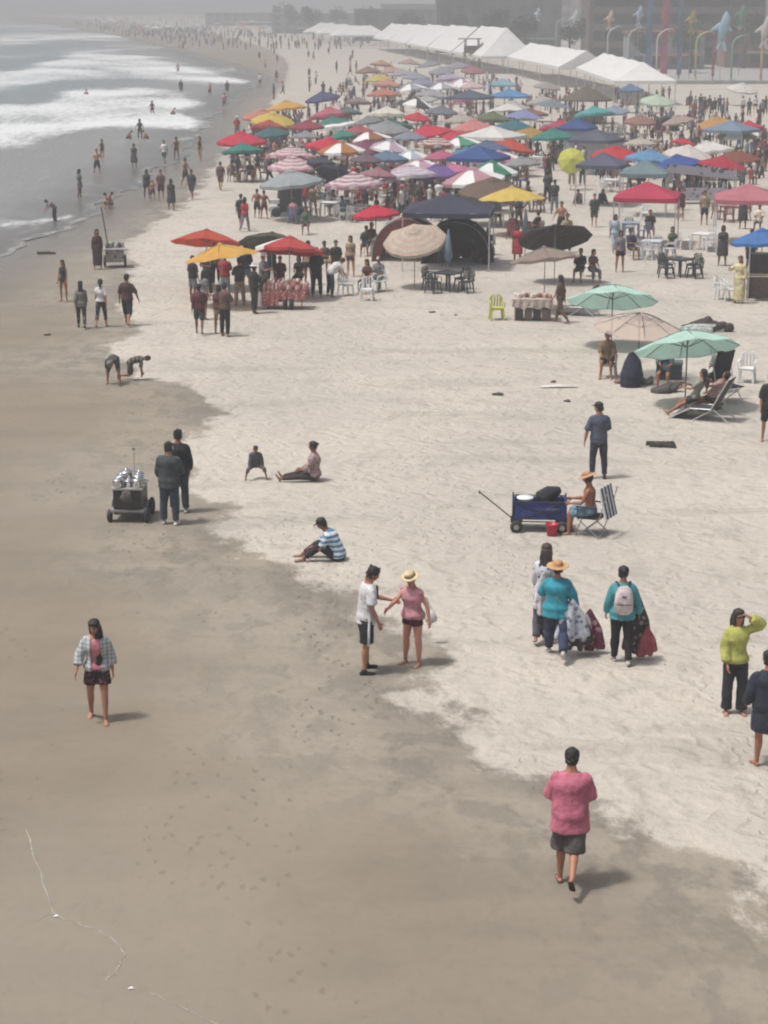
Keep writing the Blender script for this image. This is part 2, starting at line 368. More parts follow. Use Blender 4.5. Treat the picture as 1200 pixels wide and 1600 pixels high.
out = N(ns, 'OutputMaterial'); bs = N(ns, 'BsdfPrincipled', Roughness=.16, IOR=1.33); tc = N(ns, 'TexCoord')
af = N(ns, 'Attribute', attribute_name='foam'); ao = N(ns, 'Attribute', attribute_name='off')
mp = N(ns, 'Mapping'); mp.inputs['Scale'].default_value = (1.6, .6, 1); ln.new(tc.outputs['Object'], mp.inputs[0])
n1 = N(ns, 'TexNoise', noise_dimensions='2D', Scale=.9, Detail=8.0, Roughness=.65); ln.new(mp.outputs[0], n1.inputs['Vector'])
fk = ramp(nt, mth(nt, 'ADD', af.outputs['Fac'], mth(nt, 'MULTIPLY', mth(nt, 'SUBTRACT', n1.outputs['Fac'], .5), 2.0)), -.5, 1.0)
wc = mixc(nt, ramp(nt, ao.outputs['Fac'], .0, 7.), (.115, .108, .10), (.215, .213, .21))
wc = mixc(nt, ramp(nt, ao.outputs['Fac'], 8., 28.), wc, (.19, .225, .235))
ln.new(mixc(nt, fk, wc, (.62, .64, .65)), bs.inputs['Base Color'])
rr = N(ns, 'MapRange'); ln.new(fk, rr.inputs[0]); rr.inputs[3].default_value = .28; rr.inputs[4].default_value = .85; ln.new(rr.outputs[0], bs.inputs['Roughness'])
n2 = N(ns, 'TexNoise', noise_dimensions='2D', Scale=1.6, Detail=5.0); ln.new(mp.outputs[0], n2.inputs['Vector'])
bh = mth(nt, 'MULTIPLY', n2.outputs['Fac'], mth(nt, 'ADD', .02, mth(nt, 'MULTIPLY', ramp(nt, ao.outputs['Fac'], 1., 25.), .30)))
bp = N(ns, 'Bump', Strength=.8, Distance=1.0); ln.new(bh, bp.inputs['Height']); ln.new(bp.outputs[0], bs.inputs['Normal'])
ln.new(bs.outputs[0], out.inputs['Surface'])
tag(link('sea', grid_mesh('sea', SX, SY, SZ, m, {'foam': foam_v, 'off': sd})), 'grey green sea with white broken surf along the shore', kind='structure')

# paved plaza beyond the beach on the right
M_CONC = mat('concrete', (.33, .32, .31), .85, var=.15, scale=.8, bump=.1, bscale=3)
pl = MB(); z = .06
pts = [G(1052, 131), G(1300, 131), G(1500, 90), G(800, 66), G(930, 84)]
ring = [(p.x, p.y) for p in pts]
top = [(x, y, z) for x, y in ring]; bot = [(x, y, -.4) for x, y in ring]; n = len(ring)
pl.add(top + bot, [tuple(range(n))] + [(i, i + n, (i + 1) % n + n, (i + 1) % n) for i in range(n)])
tag(pl.obj('plaza_pavement', M_CONC), 'pale concrete plaza behind the beach tents', kind='structure')
lw = MB(); a = G(1056, 131.5); b = G(1290, 131.5); lw.box(((a.x + b.x) / 2, a.y, .22), (b.x - a.x, .35, .5))
tag(lw.obj('low_plaza_wall', M_CONC), 'low pale concrete wall edging the plaza', 'wall')

# distant hills in the haze
def hills(name, y0, h, x0, x1, seed, c):
    n = 90; xs = np.linspace(x0, x1, n); r = fb(xs, xs * 0, seed, .012) ; prof = h * (.75 + .5 * r); mb = MB(); vs = []; fs = []
    rows = [(0, 0), (60, .35), (150, .75), (260, 1.0), (420, .8), (600, 0)]
    for dy, k in rows:
        for i, x in enumerate(xs): vs.append((x, y0 + dy + 12 * math.sin(x * .03), -.5 + prof[i] * k * (1 + .12 * math.sin(x * .11 + dy))))
    for j in range(len(rows) - 1):
        for i in range(n - 1): fs.append((j * n + i, j * n + i + 1, (j + 1) * n + i + 1, (j + 1) * n + i))
    mb.add(vs, fs); tag(mb.obj(name, mat('hill_scrub_' + str(seed), c, .95, var=.4, scale=.05, bump=.4, bscale=.3), smooth=True), kind='structure')
hills('hills', 1500, 15, -420, 950, 4, (.13, .12, .10))
hills('far_hills', 2250, 14, -1500, 1300, 8, (.14, .14, .13))
# ------------------------------------------------------------------ people
def rx(a): return Matrix.Rotation(a, 3, 'X')
def ry_(a): return Matrix.Rotation(a, 3, 'Y')
def rz(a): return Matrix.Rotation(a, 3, 'Z')
def skel(p, fem=False, build=1.0):
    """joints of a figure facing +Y, x to its right; angles in degrees"""
    J = {}; lean = R(p.get('lean', 0)); side = R(p.get('side', 0)); tw = R(p.get('tw', 0))
    pos = Vector((0, 0, 0)); spine = [(-.10, Vector((0, 0, -.10)), Matrix.Identity(3))]
    prev = 0.0; us_ = (-.04, .03, .12, .22, .34, .43, .50, .54, .60, .66)
    for u in us_:
        k = min(max((u + .02) / .26, 0), 1); M = rz(tw * k) @ ry_(side * k) @ rx(-lean * k)
        pos = pos + M @ Vector((0, 0, u - prev)); prev = u; spine.append((u, pos.copy(), M))
    J['spine'] = spine
    up = [s for s in spine if s[0] == .43][0]; M = up[2]; sh0 = spine[8][1] - M @ Vector((0, 0, .080)); sw = .165 * (0.9 if fem else 1.03) * (1 + (build - 1) * .5)
    nk = spine[9][1]; hd = p.get('head', (0, 0)); Mh = M @ rz(R(hd[1])) @ rx(-R(hd[0]))
    J['Mh'] = Mh; J['neck'] = nk; J['head'] = spine[9][1] + M @ Vector((0, 0, -.008)) + Mh @ Vector((0, .020, .115)); J['M'] = M
    for s, sg in (('L', -1), ('R', 1)):
        f, ab = p.get('sh' + s, (3, 8)); el, inn = p.get('el' + s, (12, 0))
        f, ab, el, inn = R(f), R(ab), R(el), R(inn)
        d = rx(f) @ Vector((0, 0, -1)); d = ry_(-ab * sg) @ d if abs(f) < 1.2 else (rz(-ab * sg) @ d)
        d2 = rx(f + el) @ Vector((0, 0, -1)); d2 = ry_(-ab * sg * .5) @ d2; d2 = rz(inn * sg) @ d2
        a = sh0 + M @ Vector((sw * sg, 0, 0)); e = a + M @ d * .285; w = e + M @ d2 * .25
        if 'arm' + s in p: e = a + M @ Vector(p['arm' + s][0]); w = e + M @ Vector(p['arm' + s][1]); d2 = Vector(p['arm' + s][1]).normalized()
        J['sh' + s], J['el' + s], J['wr' + s], J['hd' + s] = a, e, w, (M @ d2).normalized()
        f, ab = p.get('hip' + s, (0, 4)); k = p.get('knee' + s, 3)
        f, ab, k = R(f), R(ab), R(k)
        d = Vector((math.sin(ab) * sg, math.sin(f) * math.cos(ab), -math.cos(f) * math.cos(ab)))
        d2 = Vector((math.sin(ab) * sg * .4, math.sin(f - k), -math.cos(f - k))).normalized()
        hp = Vector((.088 * sg * (1.05 if fem else 1), 0, -.03)); kn = hp + d * .42; an = kn + d2 * .41
        J['hip' + s], J['kn' + s], J['an' + s] = hp, kn, an
        fp = p.get('foot' + s); fa = R(fp) if fp is not None else 0.0
        out = R(p.get('toe', 10)) * sg
        J['ft' + s] = Vector((math.sin(out) * math.cos(fa), math.cos(out) * math.cos(fa), math.sin(fa)))
    low = min([J['an' + s].z - .075 for s in 'LR'] + [J['an' + s].z + .15 * J['ft' + s].z - .04 for s in 'LR'] + [J['kn' + s].z - .06 for s in 'LR'] + [-.115])
    J['off'] = Vector((0, 0, -low)); return J
TORSO = [(-.10, .085, .075), (-.04, .155, .112), (.03, .165, .118), (.12, .15, .105), (.22, .14, .098), (.34, .160, .112), (.43, .170, .110), (.50, .156, .086), (.54, .092, .070), (.60, .060, .060), (.66, .056, .060)]
def torso_r(fem, build):
    o = []
    for u, a, b in TORSO:
        if fem:
            if u in (.12, .22): a *= .88; b *= .92
            if u in (-.04, .03): a *= 1.06; b *= 1.04
            if u == .34: b *= 1.10
            if u >= .43: a *= .9
        if u < .5: a *= build; b *= build * (1.0 if build < 1.05 else 1.06)
        o.append((u, a, b))
    return o
def body_mb(J, fem, build, fine):
    mb = MB(); o = J['off']; T = torso_r(fem, build); lb = 1 + (build - 1) * .6
    mb.chain([(s[1] + o, t[1], t[2]) for s, t in zip(J['spine'], T)], 16, [s[2] @ Vector((1, 0, 0)) for s in J['spine']], fine=True)
    Mh = J['Mh']; hc = J['head'] + o
    hp = [(-.112, .032, .032, .035), (-.085, .052, .058, .022), (-.035, .073, .088, .006), (.03, .081, .098, 0), (.08, .068, .085, -.004), (.108, .038, .050, -.006)]
    mb.chain([(hc + Mh @ Vector((0, y, z)), a, b) for z, a, b, y in hp], 14, Mh @ Vector((1, 0, 0)))
    if fine:
        mb.chain([(hc + Mh @ Vector((0, .090, .012)), .010, .010), (hc + Mh @ Vector((0, .108, -.022)), .015, .014), (hc + Mh @ Vector((0, .088, -.032)), .014, .010)], 6)
        mb.chain([(hc + Mh @ Vector((0, .083, -.058)), .022, .012), (hc + Mh @ Vector((0, .083, -.066)), .020, .012)], 6, Mh @ Vector((1, 0, 0)))
        for s in (-1, 1): mb.chain([(hc + Mh @ Vector((.074 * s, -.004, -.028)), .010, .016), (hc + Mh @ Vector((.079 * s, -.008, .018)), .010, .020)], 6, Mh @ Vector((1, 0, 0)))
    for s, sg in (('L', -1), ('R', 1)):
        a, e, w, d = J['sh' + s] + o, J['el' + s] + o, J['wr' + s] + o, J['hd' + s]; q = .9 if fem else 1.0; q *= lb
        M = J['M']
        mb.chain([(a + M @ Vector((-.06 * sg, 0, -.005)), .045 * q, .045 * q), (a, .053 * q, .053 * q), (a.lerp(e, .4), .047 * q, .047 * q), (e, .038 * q, .038 * q), (e.lerp(w, .3), .040 * q, .040 * q), (w, .027 * q, .024 * q)], 10, fine=True)
        # hand: palm, four fingers, thumb
        sd = M @ Vector((1, 0, 0)); sd = sd - d * sd.dot(d)
        if sd.length < .1: sd = Vector((0, 1, 0)) - d * d.y
        sd.normalize(); nrm = d.cross(sd)
        wide = nrm            # palm faces the body, knuckles run front to back
        flat = sd
        pc = w + d * .095
        mb.chain([(w, .022, .020), (w + d * .05, .036, .017), (pc, .040, .016)], 8, wide)
        cl = -flat * sg
        if fine:
            for i, L in enumerate((.062, .074, .070, .052)):
                b0 = pc + wide * (.030 - .020 * i) * 1.0; t1 = b0 + (d * .92 + cl * .30) * L * .55; t2 = t1 + (d * .62 + cl * .78) * L * .5
                mb.chain([(b0 - d * .012, .0095, .0095), (t1, .009, .009), (t2, .0078, .0078)], 6)
            fw = 1 if (M @ Vector((0, 1, 0))).dot(wide) > 0 else -1
            t0 = w + d * .035 + wide * .026 * fw; t1 = t0 + (d * .6 + wide * fw * .75) * .04; t2 = t1 + (d * .9 + wide * fw * .25 + cl * .2) * .032
            mb.chain([(t0, .013, .013), (t1, .011, .011), (t2, .009, .009)], 6)
        else: mb.chain([(pc, .036, .016), (pc + d * .04 + cl * .01, .034, .014), (pc + d * .07 + cl * .03, .026, .012)], 6, wide)
        h, k, an, ft = J['hip' + s] + o, J['kn' + s] + o, J['an' + s] + o, J['ft' + s]
        q = (1.06 if fem else 1.0) * lb
        mb.chain([(h + Vector((0, 0, .03)), .086 * q, .09 * q), (h.lerp(k, .25), .082 * q, .085 * q), (h.lerp(k, .7), .064 * q, .066 * q), (k, .053 * q, .055 * q), (k.lerp(an, .3) - J['ft' + s] * .012, .052 * q, .056 * q), (k.lerp(an, .7), .038 * q, .040 * q), (an, .033, .036)], 12, fine=True)
        upv = Vector((0, 0, 1)) if abs(ft.z) < .8 else (an - k).normalized() * -1
        dn = -(upv - ft * upv.dot(ft)).normalized()
        rf = ft.cross(dn)
        mb.chain([(an + dn * .045 - ft * .045, .030, .026), (an + dn * .042 + ft * .02, .034, .033), (an + dn * .052 + ft * .10, .043, .022), (an + dn * .058 + ft * .165, .038, .014)], 8, rf)
        mb.chain([(an, .032, .034), (an + dn * .045, .030, .034)], 8)
    return mb
def blob(mb, name, voxel, material, smooth=2, fold=0.0):
    """one continuous skin over the overlapping lofts"""
    me = mb.mesh(name, material); ob = bpy.data.objects.new(name, me); col.objects.link(ob)
    r = ob.modifiers.new('r', 'REMESH'); r.mode = 'VOXEL'; r.voxel_size = voxel; r.use_smooth_shade = True
    if smooth:
        s = ob.modifiers.new('s', 'SMOOTH'); s.factor = .5; s.iterations = smooth
    dg = bpy.context.evaluated_depsgraph_get(); dg.update()
    m2 = bpy.data.meshes.new_from_object(ob.evaluated_get(dg))
    bpy.data.objects.remove(ob); bpy.data.meshes.remove(me)
    m2.name = name
    if not m2.materials: m2.materials.append(material)
    m2.polygons.foreach_set('use_smooth', np.ones(len(m2.polygons), bool))
    if fold:                      # folds in the cloth
        n = len(m2.vertices); c = np.empty(n * 3, np.float32); m2.vertices.foreach_get('co', c); c = c.reshape(-1, 3)
        nr = np.empty(n * 3, np.float32); m2.vertices.foreach_get('normal', nr); nr = nr.reshape(-1, 3); s_ = 0
        for k in range(9):
            f = rng.uniform(9, 42); d = rng.normal(size=3); d[2] *= .55; d /= np.linalg.norm(d); s_ = s_ + (12 / f) ** .8 * np.sin(f * (c @ d) + rng.uniform(0, 6.3) + 1.6 * np.sin(9 * c[:, 2] + 7 * c[:, 0] + k))
        c = c + nr * (fold * .42 * s_ + fold * .5)[:, None]; m2.vertices.foreach_set('co', c.astype(np.float32).ravel()); m2.update()
    return m2
def leg_pts(J, s, frac, add, flare=0.0, lb=1.0):
    o = J['off']; h, k, an = J['hip' + s] + o, J['kn' + s] + o, J['an' + s] + o
    L = [(0, .086), (.12, .084), (.35, .066), (.5, .055), (.65, .055), (.85, .042), (1.0, .040)]
    pts = []
    for t, r in L + [(frac, None)]:
        if t > frac + 1e-6: continue
        if r is None: r = np.interp(t, [x[0] for x in L], [x[1] for x in L])
        p = h.lerp(k, t * 2) if t <= .5 else k.lerp(an, t * 2 - 1)
        pts.append((t, p, r * lb + add * min(1, .25 + t / .22) + flare * (t / max(frac, .01)) ** 2))
    pts.sort(key=lambda q: q[0]); out = []
    for t, p, r in pts:
        if out and (p - out[-1][0]).length < .02: continue
        out.append((p, r, r))
    return out
def part_mb(kind, J, fem, build, arg):
    mb = MB(); o = J['off']; T = torso_r(fem, build); lb = 1 + (build - 1) * .6
    sp = J['spine']; ref = [s[2] @ Vector((1, 0, 0)) for s in sp]
    M = J['M']; Mh = J['Mh']; hc = J['head'] + o
    if kind in ('top', 'dress', 'swimsuit', 'jacket'):
        add = arg.get('loose', .018); lo = arg.get('hem', 1); hi = arg.get('neck', 8)
        pts = []; rf = []
        for i in range(lo, hi + 1):
            a = add * (1.25 if i <= 2 else 1.0) if i < 7 else add * .7
            st = arg.get('straight', 0 if fem else .93); x_, y_ = T[i][1], T[i][2]
            if i < 6: x_ = max(x_, T[6][1] * st); y_ = max(y_, T[6][2] * st)
            pts.append((sp[i][1] + o, x_ + a, y_ + a)); rf.append(ref[i])
        if arg.get('drop'):
            p0 = pts[0]; pts.insert(0, (p0[0] - sp[lo][2] @ Vector((0, 0, arg['drop'])), p0[1] + .012, p0[2] + .012)); rf.insert(0, rf[0])
        mb.chain(pts, 16, rf, cap=.12, fine=True)
        sl = arg.get('sleeve', .55)
        for s, sg in (('L', -1), ('R', 1)):
            a, e, w = J['sh' + s] + o, J['el' + s] + o, J['wr' + s] + o
            if sl <= 0: continue
            q = (.9 if fem else 1.0) * lb; ad = add + arg.get('bell', 0)
            pts = [(a + M @ Vector((-.085 * sg, 0, .006)), .052 * q + add * .5, .052 * q + add * .5), (a + M @ Vector((-.005 * sg, 0, 0)), .056 * q + add * .5, .056 * q + add * .5)]
            if sl <= .5: pts.append((a.lerp(e, sl * 2), .052 * q + ad, .052 * q + ad))
            else:
                pts.append((a.lerp(e, .5), .050 * q + add, .050 * q + add)); pts.append((e, .044 * q + ad, .044 * q + ad))
                if sl > .52: pts.append((e.lerp(w, sl * 2 - 1), .034 * q + ad, .034 * q + ad))
            mb.chain(pts, 10, cap=.15, fine=True)
    if kind in ('shorts', 'trousers', 'leggings', 'swim_bottom', 'swimsuit'):
        add = arg.get('loose', .02); fr = arg.get('leg', .42)
        mb.chain([(sp[i][1] + o, T[i][1] + min(add, .024 if i < 2 else .009), T[i][2] + min(add, .024 if i < 2 else .009)) for i in range(0, arg.get('waist', 3) + 1)], 16, ref[:arg.get('waist', 3) + 1], cap=.1)
        for s in 'LR':
            if fr > 0: mb.chain(leg_pts(J, s, fr, add, arg.get('flare', .0), lb), 12, cap=.1, fine=True)
    if kind in ('skirt', 'dress'):
        fr = arg.get('leg', .5); add = .03; k = (J['knL'] + J['knR']) / 2 + o; an = (J['anL'] + J['anR']) / 2 + o; w = arg.get('width', .24)
        c0 = sp[3][1] + o; c1 = sp[1][1] + o
        h = (J['hipL'] + J['hipR']) / 2 + o
        end = h.lerp(k, fr * 2) if fr <= .5 else k.lerp(an, fr * 2 - 1)
        mb.chain([(c0, T[3][1] + add, T[3][2] + add), (c1, T[1][1] + add + .01, T[1][2] + add + .01), (c1.lerp(end, .5), (T[1][1] + w) * .5 + .03, (T[1][2] + w) * .5 + .02), (end, w, w * .85)], 16, cap=.05, fine=True)
    if kind == 'shoes':
        for s in arg.get('sides', 'LR'):
            an, ft, k = J['an' + s] + o, J['ft' + s], J['kn' + s] + o
            upv = Vector((0, 0, 1)) if abs(ft.z) < .8 else (an - k).normalized() * -1
            dn = -(upv - ft * upv.dot(ft)).normalized(); rf2 = ft.cross(dn); g = arg.get('low', 0)
            mb.chain([(an + dn * (.045 + g) - ft * .055, .036, .030 - g * .5), (an + dn * (.04 + g) + ft * .02, .041, .036 - g * .8), (an + dn * (.05 + g * .7) + ft * .11, .048, .027 - g * .4), (an + dn * .056 + ft * .18, .042, .020)], 10, rf2)
            if not g: mb.chain([(an + dn * -.01, .044, .046), (an + dn * .04, .042, .046)], 8)
    if kind == 'hair':
        st = arg.get('style', 'short'); b = .012 if st == 'short' else .02
        hp = [(-.065, .064, .054, -.042), (-.02, .078, .080, -.026), (.03, .084 + b * .4, .092, -.014), (.08, .075 + b * .6, .088 + b * .3, -.006), (.104, .054 + b * .6, .066 + b * .6, -.006), (.122, .030, .040, -.006)]
        if st == 'short': hp.insert(0, (-.09, .050, .040, -.045))
        mb.chain([(hc + Mh @ Vector((0, y, z + .008)), a + .004, bb + .006) for z, a, bb, y in hp], 14, Mh @ Vector((1, 0, 0)), cap=.3, fine=True)
        rr = random.Random(int(abs(hc.x * 977 + hc.z * 613) * 100) + len(st))
        if arg.get('_fine'):
            for _ in range(26):          # locks that break the outline
                a = rr.uniform(0, 6.28); t = rr.uniform(-.05, .10); cc = math.sqrt(max(.05, 1 - (t / .125) ** 2)); q = Vector((math.cos(a) * .084 * cc, math.sin(a) * .092 * cc - .016, t))
                if q.y > .045 and t < .055: continue
                d_ = Vector((-math.sin(a) * .02, math.cos(a) * .02, -.035)); mb.chain([(hc + Mh @ q, .013, .013), (hc + Mh @ (q * 1.05 + d_), .008, .008)], 5)
        if st == 'messy':
            rr = random.Random(5)
            for _ in range(16):
                a = rr.uniform(0, 6.28); q = Vector((math.cos(a) * .06, math.sin(a) * .07 - .01, rr.uniform(.05, .11)))
                mb.chain([(hc + Mh @ q, .026, .026), (hc + Mh @ (q * 1.16 + Vector((0, 0, .012))), .018, .018)], 6)
        if st in ('long', 'front'):
            L = arg.get('len', .42); y0 = -.075 if st == 'long' else -.02; x0 = 0 if st == 'long' else arg.get('x', .07)
            q = M @ Vector((0, -1 if st == 'long' else 1, 0))
            p = [hc + Mh @ Vector((x0 * .7, y0, .02)), hc + Mh @ Vector((x0, y0 - (.02 if st == 'long' else -.03), -.09)), hc + Mh @ Vector((x0, y0 * .8, -.12)) + q * .05 - M @ Vector((0, 0, L * .35)), hc + Mh @ Vector((x0 * .95, y0, -.1)) + q * (.055 if st == 'long' else .10) - M @ Vector((0, 0, L * .85))]
            w = arg.get('w', .075)
            mb.chain([(p[0], w, .05), (p[1], w * .95, .045), (p[2], w * .8, .035), (p[3], w * .35, .02)], 10, M @ Vector((1, 0, 0)))
            for k in range(7 if arg.get('_fine') else 0):
                u = M @ Vector(((k / 6 - .5) * 2 * w * .95, rr.uniform(-.02, .02), 0)); e_ = rr.uniform(.8, 1.18)
                mb.chain([(p[0] + u * .8, .02, .02), (p[1] + u, .018, .018), (p[2] + u * .95, .015, .015), (p[2].lerp(p[3], e_) + u * .8, .008, .008)], 6)
            if st == 'front' or arg.get('sides'):
                for s in (-1, 1): mb.chain([(hc + Mh @ Vector((.062 * s, .01, .06)), .03, .05), (hc + Mh @ Vector((.080 * s, -.005, -.03)), .024, .05), (hc + Mh @ Vector((.078 * s, -.01, -.13)), .022, .04)], 8)
        if st == 'bun': mb.chain([(hc + Mh @ Vector((0, -.10, .05)), .04, .04), (hc + Mh @ Vector((0, -.135, .06)), .035, .035)], 8)
        if st == 'tail': mb.chain([(hc + Mh @ Vector((0, -.095, .03)), .03, .03), (hc + Mh @ Vector((0, -.13, -.06)), .032, .03), (hc + Mh @ Vector((0, -.12, -.27)), .014, .014)], 8)
    if kind == 'hat':
        st = arg.get('style', 'straw'); q = rx(R(arg.get('tilt', 0)))
        def hp2(z): return hc + Mh @ (q @ Vector((0, -.006, z)))
        br = arg.get('brim', .19)
        if st == 'straw':
            xa = Mh @ Vector((1, 0, 0))
            mb.chain([(hp2(.045), br, br * 1.05), (hp2(.060), br * .96, br), (hp2(.066), .092, .112)], 20, xa, cap=0)
            mb.chain([(hp2(.055), .092, .112), (hp2(.11), .088, .106), (hp2(.145), .072, .088), (hp2(.155), .04, .05)], 16, xa, cap=.2)
        elif st == 'cap':
            xa = Mh @ Vector((1, 0, 0))
            mb.chain([(hp2(.035), .086, .108), (hp2(.075), .083, .104), (hp2(.115), .062, .080), (hp2(.130), .03, .04)], 14, xa, cap=.2)
            bd = 1 if not arg.get('back') else -1
            mb.chain([(hc + Mh @ Vector((0, .07 * bd, .045)), .070, .012), (hc + Mh @ Vector((0, .13 * bd, .042)), .066, .010), (hc + Mh @ Vector((0, .165 * bd, .034)), .045, .008)], 10, xa)
    return mb
OUTFITS = ('top', 'jacket', 'shorts', 'trousers', 'leggings', 'skirt', 'dress', 'swimsuit', 'swim_bottom', 'shoes', 'hair', 'hat')
PNAME = {'top': 'shirt', 'jacket': 'open_shirt', 'swim_bottom': 'swim_bottoms'}
def figure_meshes(pose, wear, fem, build, voxel, fine):
    """the body and every garment as meshes: [(part name, mesh)]"""
    J = skel(pose, fem, build); res = [('body', blob(body_mb(J, fem, build, fine), 'body', voxel, M_SKIN, 2))]
    for k in wear:
        kk = k[0]; arg = k[1] if len(k) > 1 else {}
        cv = voxel * 1.25 if fine else voxel
        if kk == 'hat': cv = min(cv, .012) if fine else .018
        m_ = arg.get('mat') or (M_HAIR if kk == 'hair' else M_CLOTH)
        if kk == 'shoes':
            for sd_ in 'LR': res.append(('shoe', blob(part_mb(kk, J, fem, build, dict(arg, sides=sd_)), 'shoe', cv, m_, 2)))
            continue
        res.append((PNAME.get(kk, kk), blob(part_mb(kk, J, fem, build, dict(arg, _fine=fine)), kk, cv * (.8 if kk == 'hair' and fine else 1), m_, {'hat': 1, 'hair': 1}.get(kk, 3 if fine else 2), fold=.0065 if fine and kk not in ('hat', 'hair', 'swimsuit', 'leggings') else 0)))
    return J, res
SKINS = [S('#8a5a42'), S('#9c6b50'), S('#7a4e38'), S('#b07f63'), S('#6a4330')]
HAIRC = (.012, .010, .009)
LABELS = {}
def person(px, py, a, h, pose, wear, colors, label, fem=False, build=1.0, skin=None, fine=True, voxel=.0095, extra=None, group=None, pos=None, face=False, z=0.0):
    J, parts = figure_meshes(pose, wear, fem, build, voxel, fine)
    p = GP(px, py) if pos is None else pos
    root = empty('person', (p.x, p.y, p.z + z), a, h / 1.72); tag(root, label, 'person', group)
    sk = skin or SKINS[1]; obs = {}
    cs = [sk]
    for k_, c in zip(wear, colors): cs += [c, c] if k_[0] == 'shoes' else [c]
    for (n, me), c in zip(parts, cs): obs[n] = link(n, me, root, c)
    if face:
        hc = J['head'] + J['off']; Mh = J['Mh']
        for s in (-1, 1):
            e = MB(); e.chain([(hc + Mh @ Vector((.031 * s - .012, .084, .014)), .009, .008), (hc + Mh @ Vector((.031 * s + .012, .084, .014)), .009, .008)], 8, Mh @ Vector((0, 1, 0)))
            e.obj('eye', M_PAINT, root, (.02, .015, .012), True)
            e = MB(); e.chain([(hc + Mh @ Vector((.031 * s - .017, .088, .031)), .006, .005), (hc + Mh @ Vector((.031 * s + .017, .087, .032)), .006, .005)], 6, Mh @ Vector((0, 1, 0)))
            e.obj('eyebrow', M_HAIR, root, HAIRC, True)
        e = MB(); e.chain([(hc + Mh @ Vector((-.022, .089, -.062)), .008, .006), (hc + Mh @ Vector((.022, .089, -.062)), .008, .006)], 8, Mh @ Vector((0, 1, 0)))
        e.obj('mouth', M_SKIN, root, (.22, .07, .06), True)
    if extra: extra(root, J, obs)
    return root
# ------------------------------------------------------------------ people in the open part of the beach
WALK = dict(hipL=(20, 3), hipR=(-16, 3), kneeL=6, kneeR=24, footR=-18, shL=(-16, 8), shR=(16, 8), elL=(14, 0), elR=(22, 0))
WALK2 = dict(hipL=(-14, 3), hipR=(18, 3), kneeL=26, kneeR=6, footL=-18, shL=(15, 9), shR=(-14, 9), elL=(20, 0), elR=(12, 0))
STAND = dict(shL=(2, 9), shR=(4, 9), hipL=(2, 5), hipR=(-2, 5))
SITG = dict(lean=28, hipL=(124, 6), kneeL=71, hipR=(118, 8), kneeR=59, footL=2, footR=2, shL=(58, 4), shR=(62, 4), elL=(30, 25), elR=(34, 25))
SITL = dict(lean=2, hipL=(88, 6), kneeL=4, hipR=(90, 8), kneeR=10, footL=60, footR=65, shL=(30, 8), shR=(28, 8), elL=(40, 20), elR=(42, 20))
SITC = dict(lean=-6, hipL=(86, 6), kneeL=84, hipR=(88, 7), kneeR=86, shL=(22, 8), shR=(24, 8), elL=(55, 15), elR=(60, 15))
HOLD = dict(shL=(24, 8), shR=(26, 8), elL=(78, 28), elR=(80, 28), hipL=(3, 5), hipR=(-3, 5))
BEND = dict(lean=82, hipL=(6, 12), hipR=(2, 12), kneeL=12, kneeR=10, shL=(85, 6), shR=(80, 6), elL=(10, 0), elR=(12, 0))
CRAWL = dict(lean=82, hipL=(8, 6), hipR=(-6, 6), kneeL=92, kneeR=84, footL=-80, footR=-80, shL=(86, 5), shR=(80, 5), elL=(4, 0), elR=(4, 0))
CROUCH = dict(lean=38, hipL=(112, 14), hipR=(108, 14), kneeL=128, kneeR=124, shL=(48, 8), shR=(52, 8), elL=(20, 0), elR=(20, 0))
WADE = dict(hipL=(12, 8), hipR=(-8, 8), kneeL=10, kneeR=15, shL=(10, 28), shR=(14, 30), elL=(35, 0), elR=(30, 0))

PINK_SHIRT = mat('washed_pink_cloth', S('#bd6a80'), .85, var=.22, scale=7, bump=.9, bscale=9)
def flipflops(c): return ('shoes', {'low': .028})
def open_front(root, ob):
    """cut the shirt open down the front so that the top shows"""
    me = ob['open_shirt'].data; bm = bmesh.new(); bm.from_mesh(me)
    kill = [f for f in bm.faces if f.calc_center_median().y > .03 and abs(f.calc_center_median().x + .005) < .085 and f.calc_center_median().z > .5]
    bmesh.ops.delete(bm, geom=kill, context='FACES'); bm.to_mesh(me); bm.free()
# 1 man in pink
person(888, 1383, 8, 1.76, dict(lean=6, hipL=(10, 2), kneeL=8, hipR=(-10, -3), kneeR=52, footR=-52, footL=-4, shL=(14, 12), shR=(16, 9), elL=(84, 24), elR=(90, 28), head=(12, 0)),
       [('top', dict(loose=.032, hem=1, drop=.14, sleeve=.46, bell=.012, straight=.97, mat=PINK_SHIRT)), ('shorts', dict(loose=.036, leg=.50, flare=.035)), ('shoes', dict(low=.028)), ('hair', {})],
       [S('#b0566f'), S('#565051'), S('#3a2a24'), HAIRC], 'man in loose pink shirt and grey shorts walking away in sandals', build=1.15, skin=S('#a8735c'))
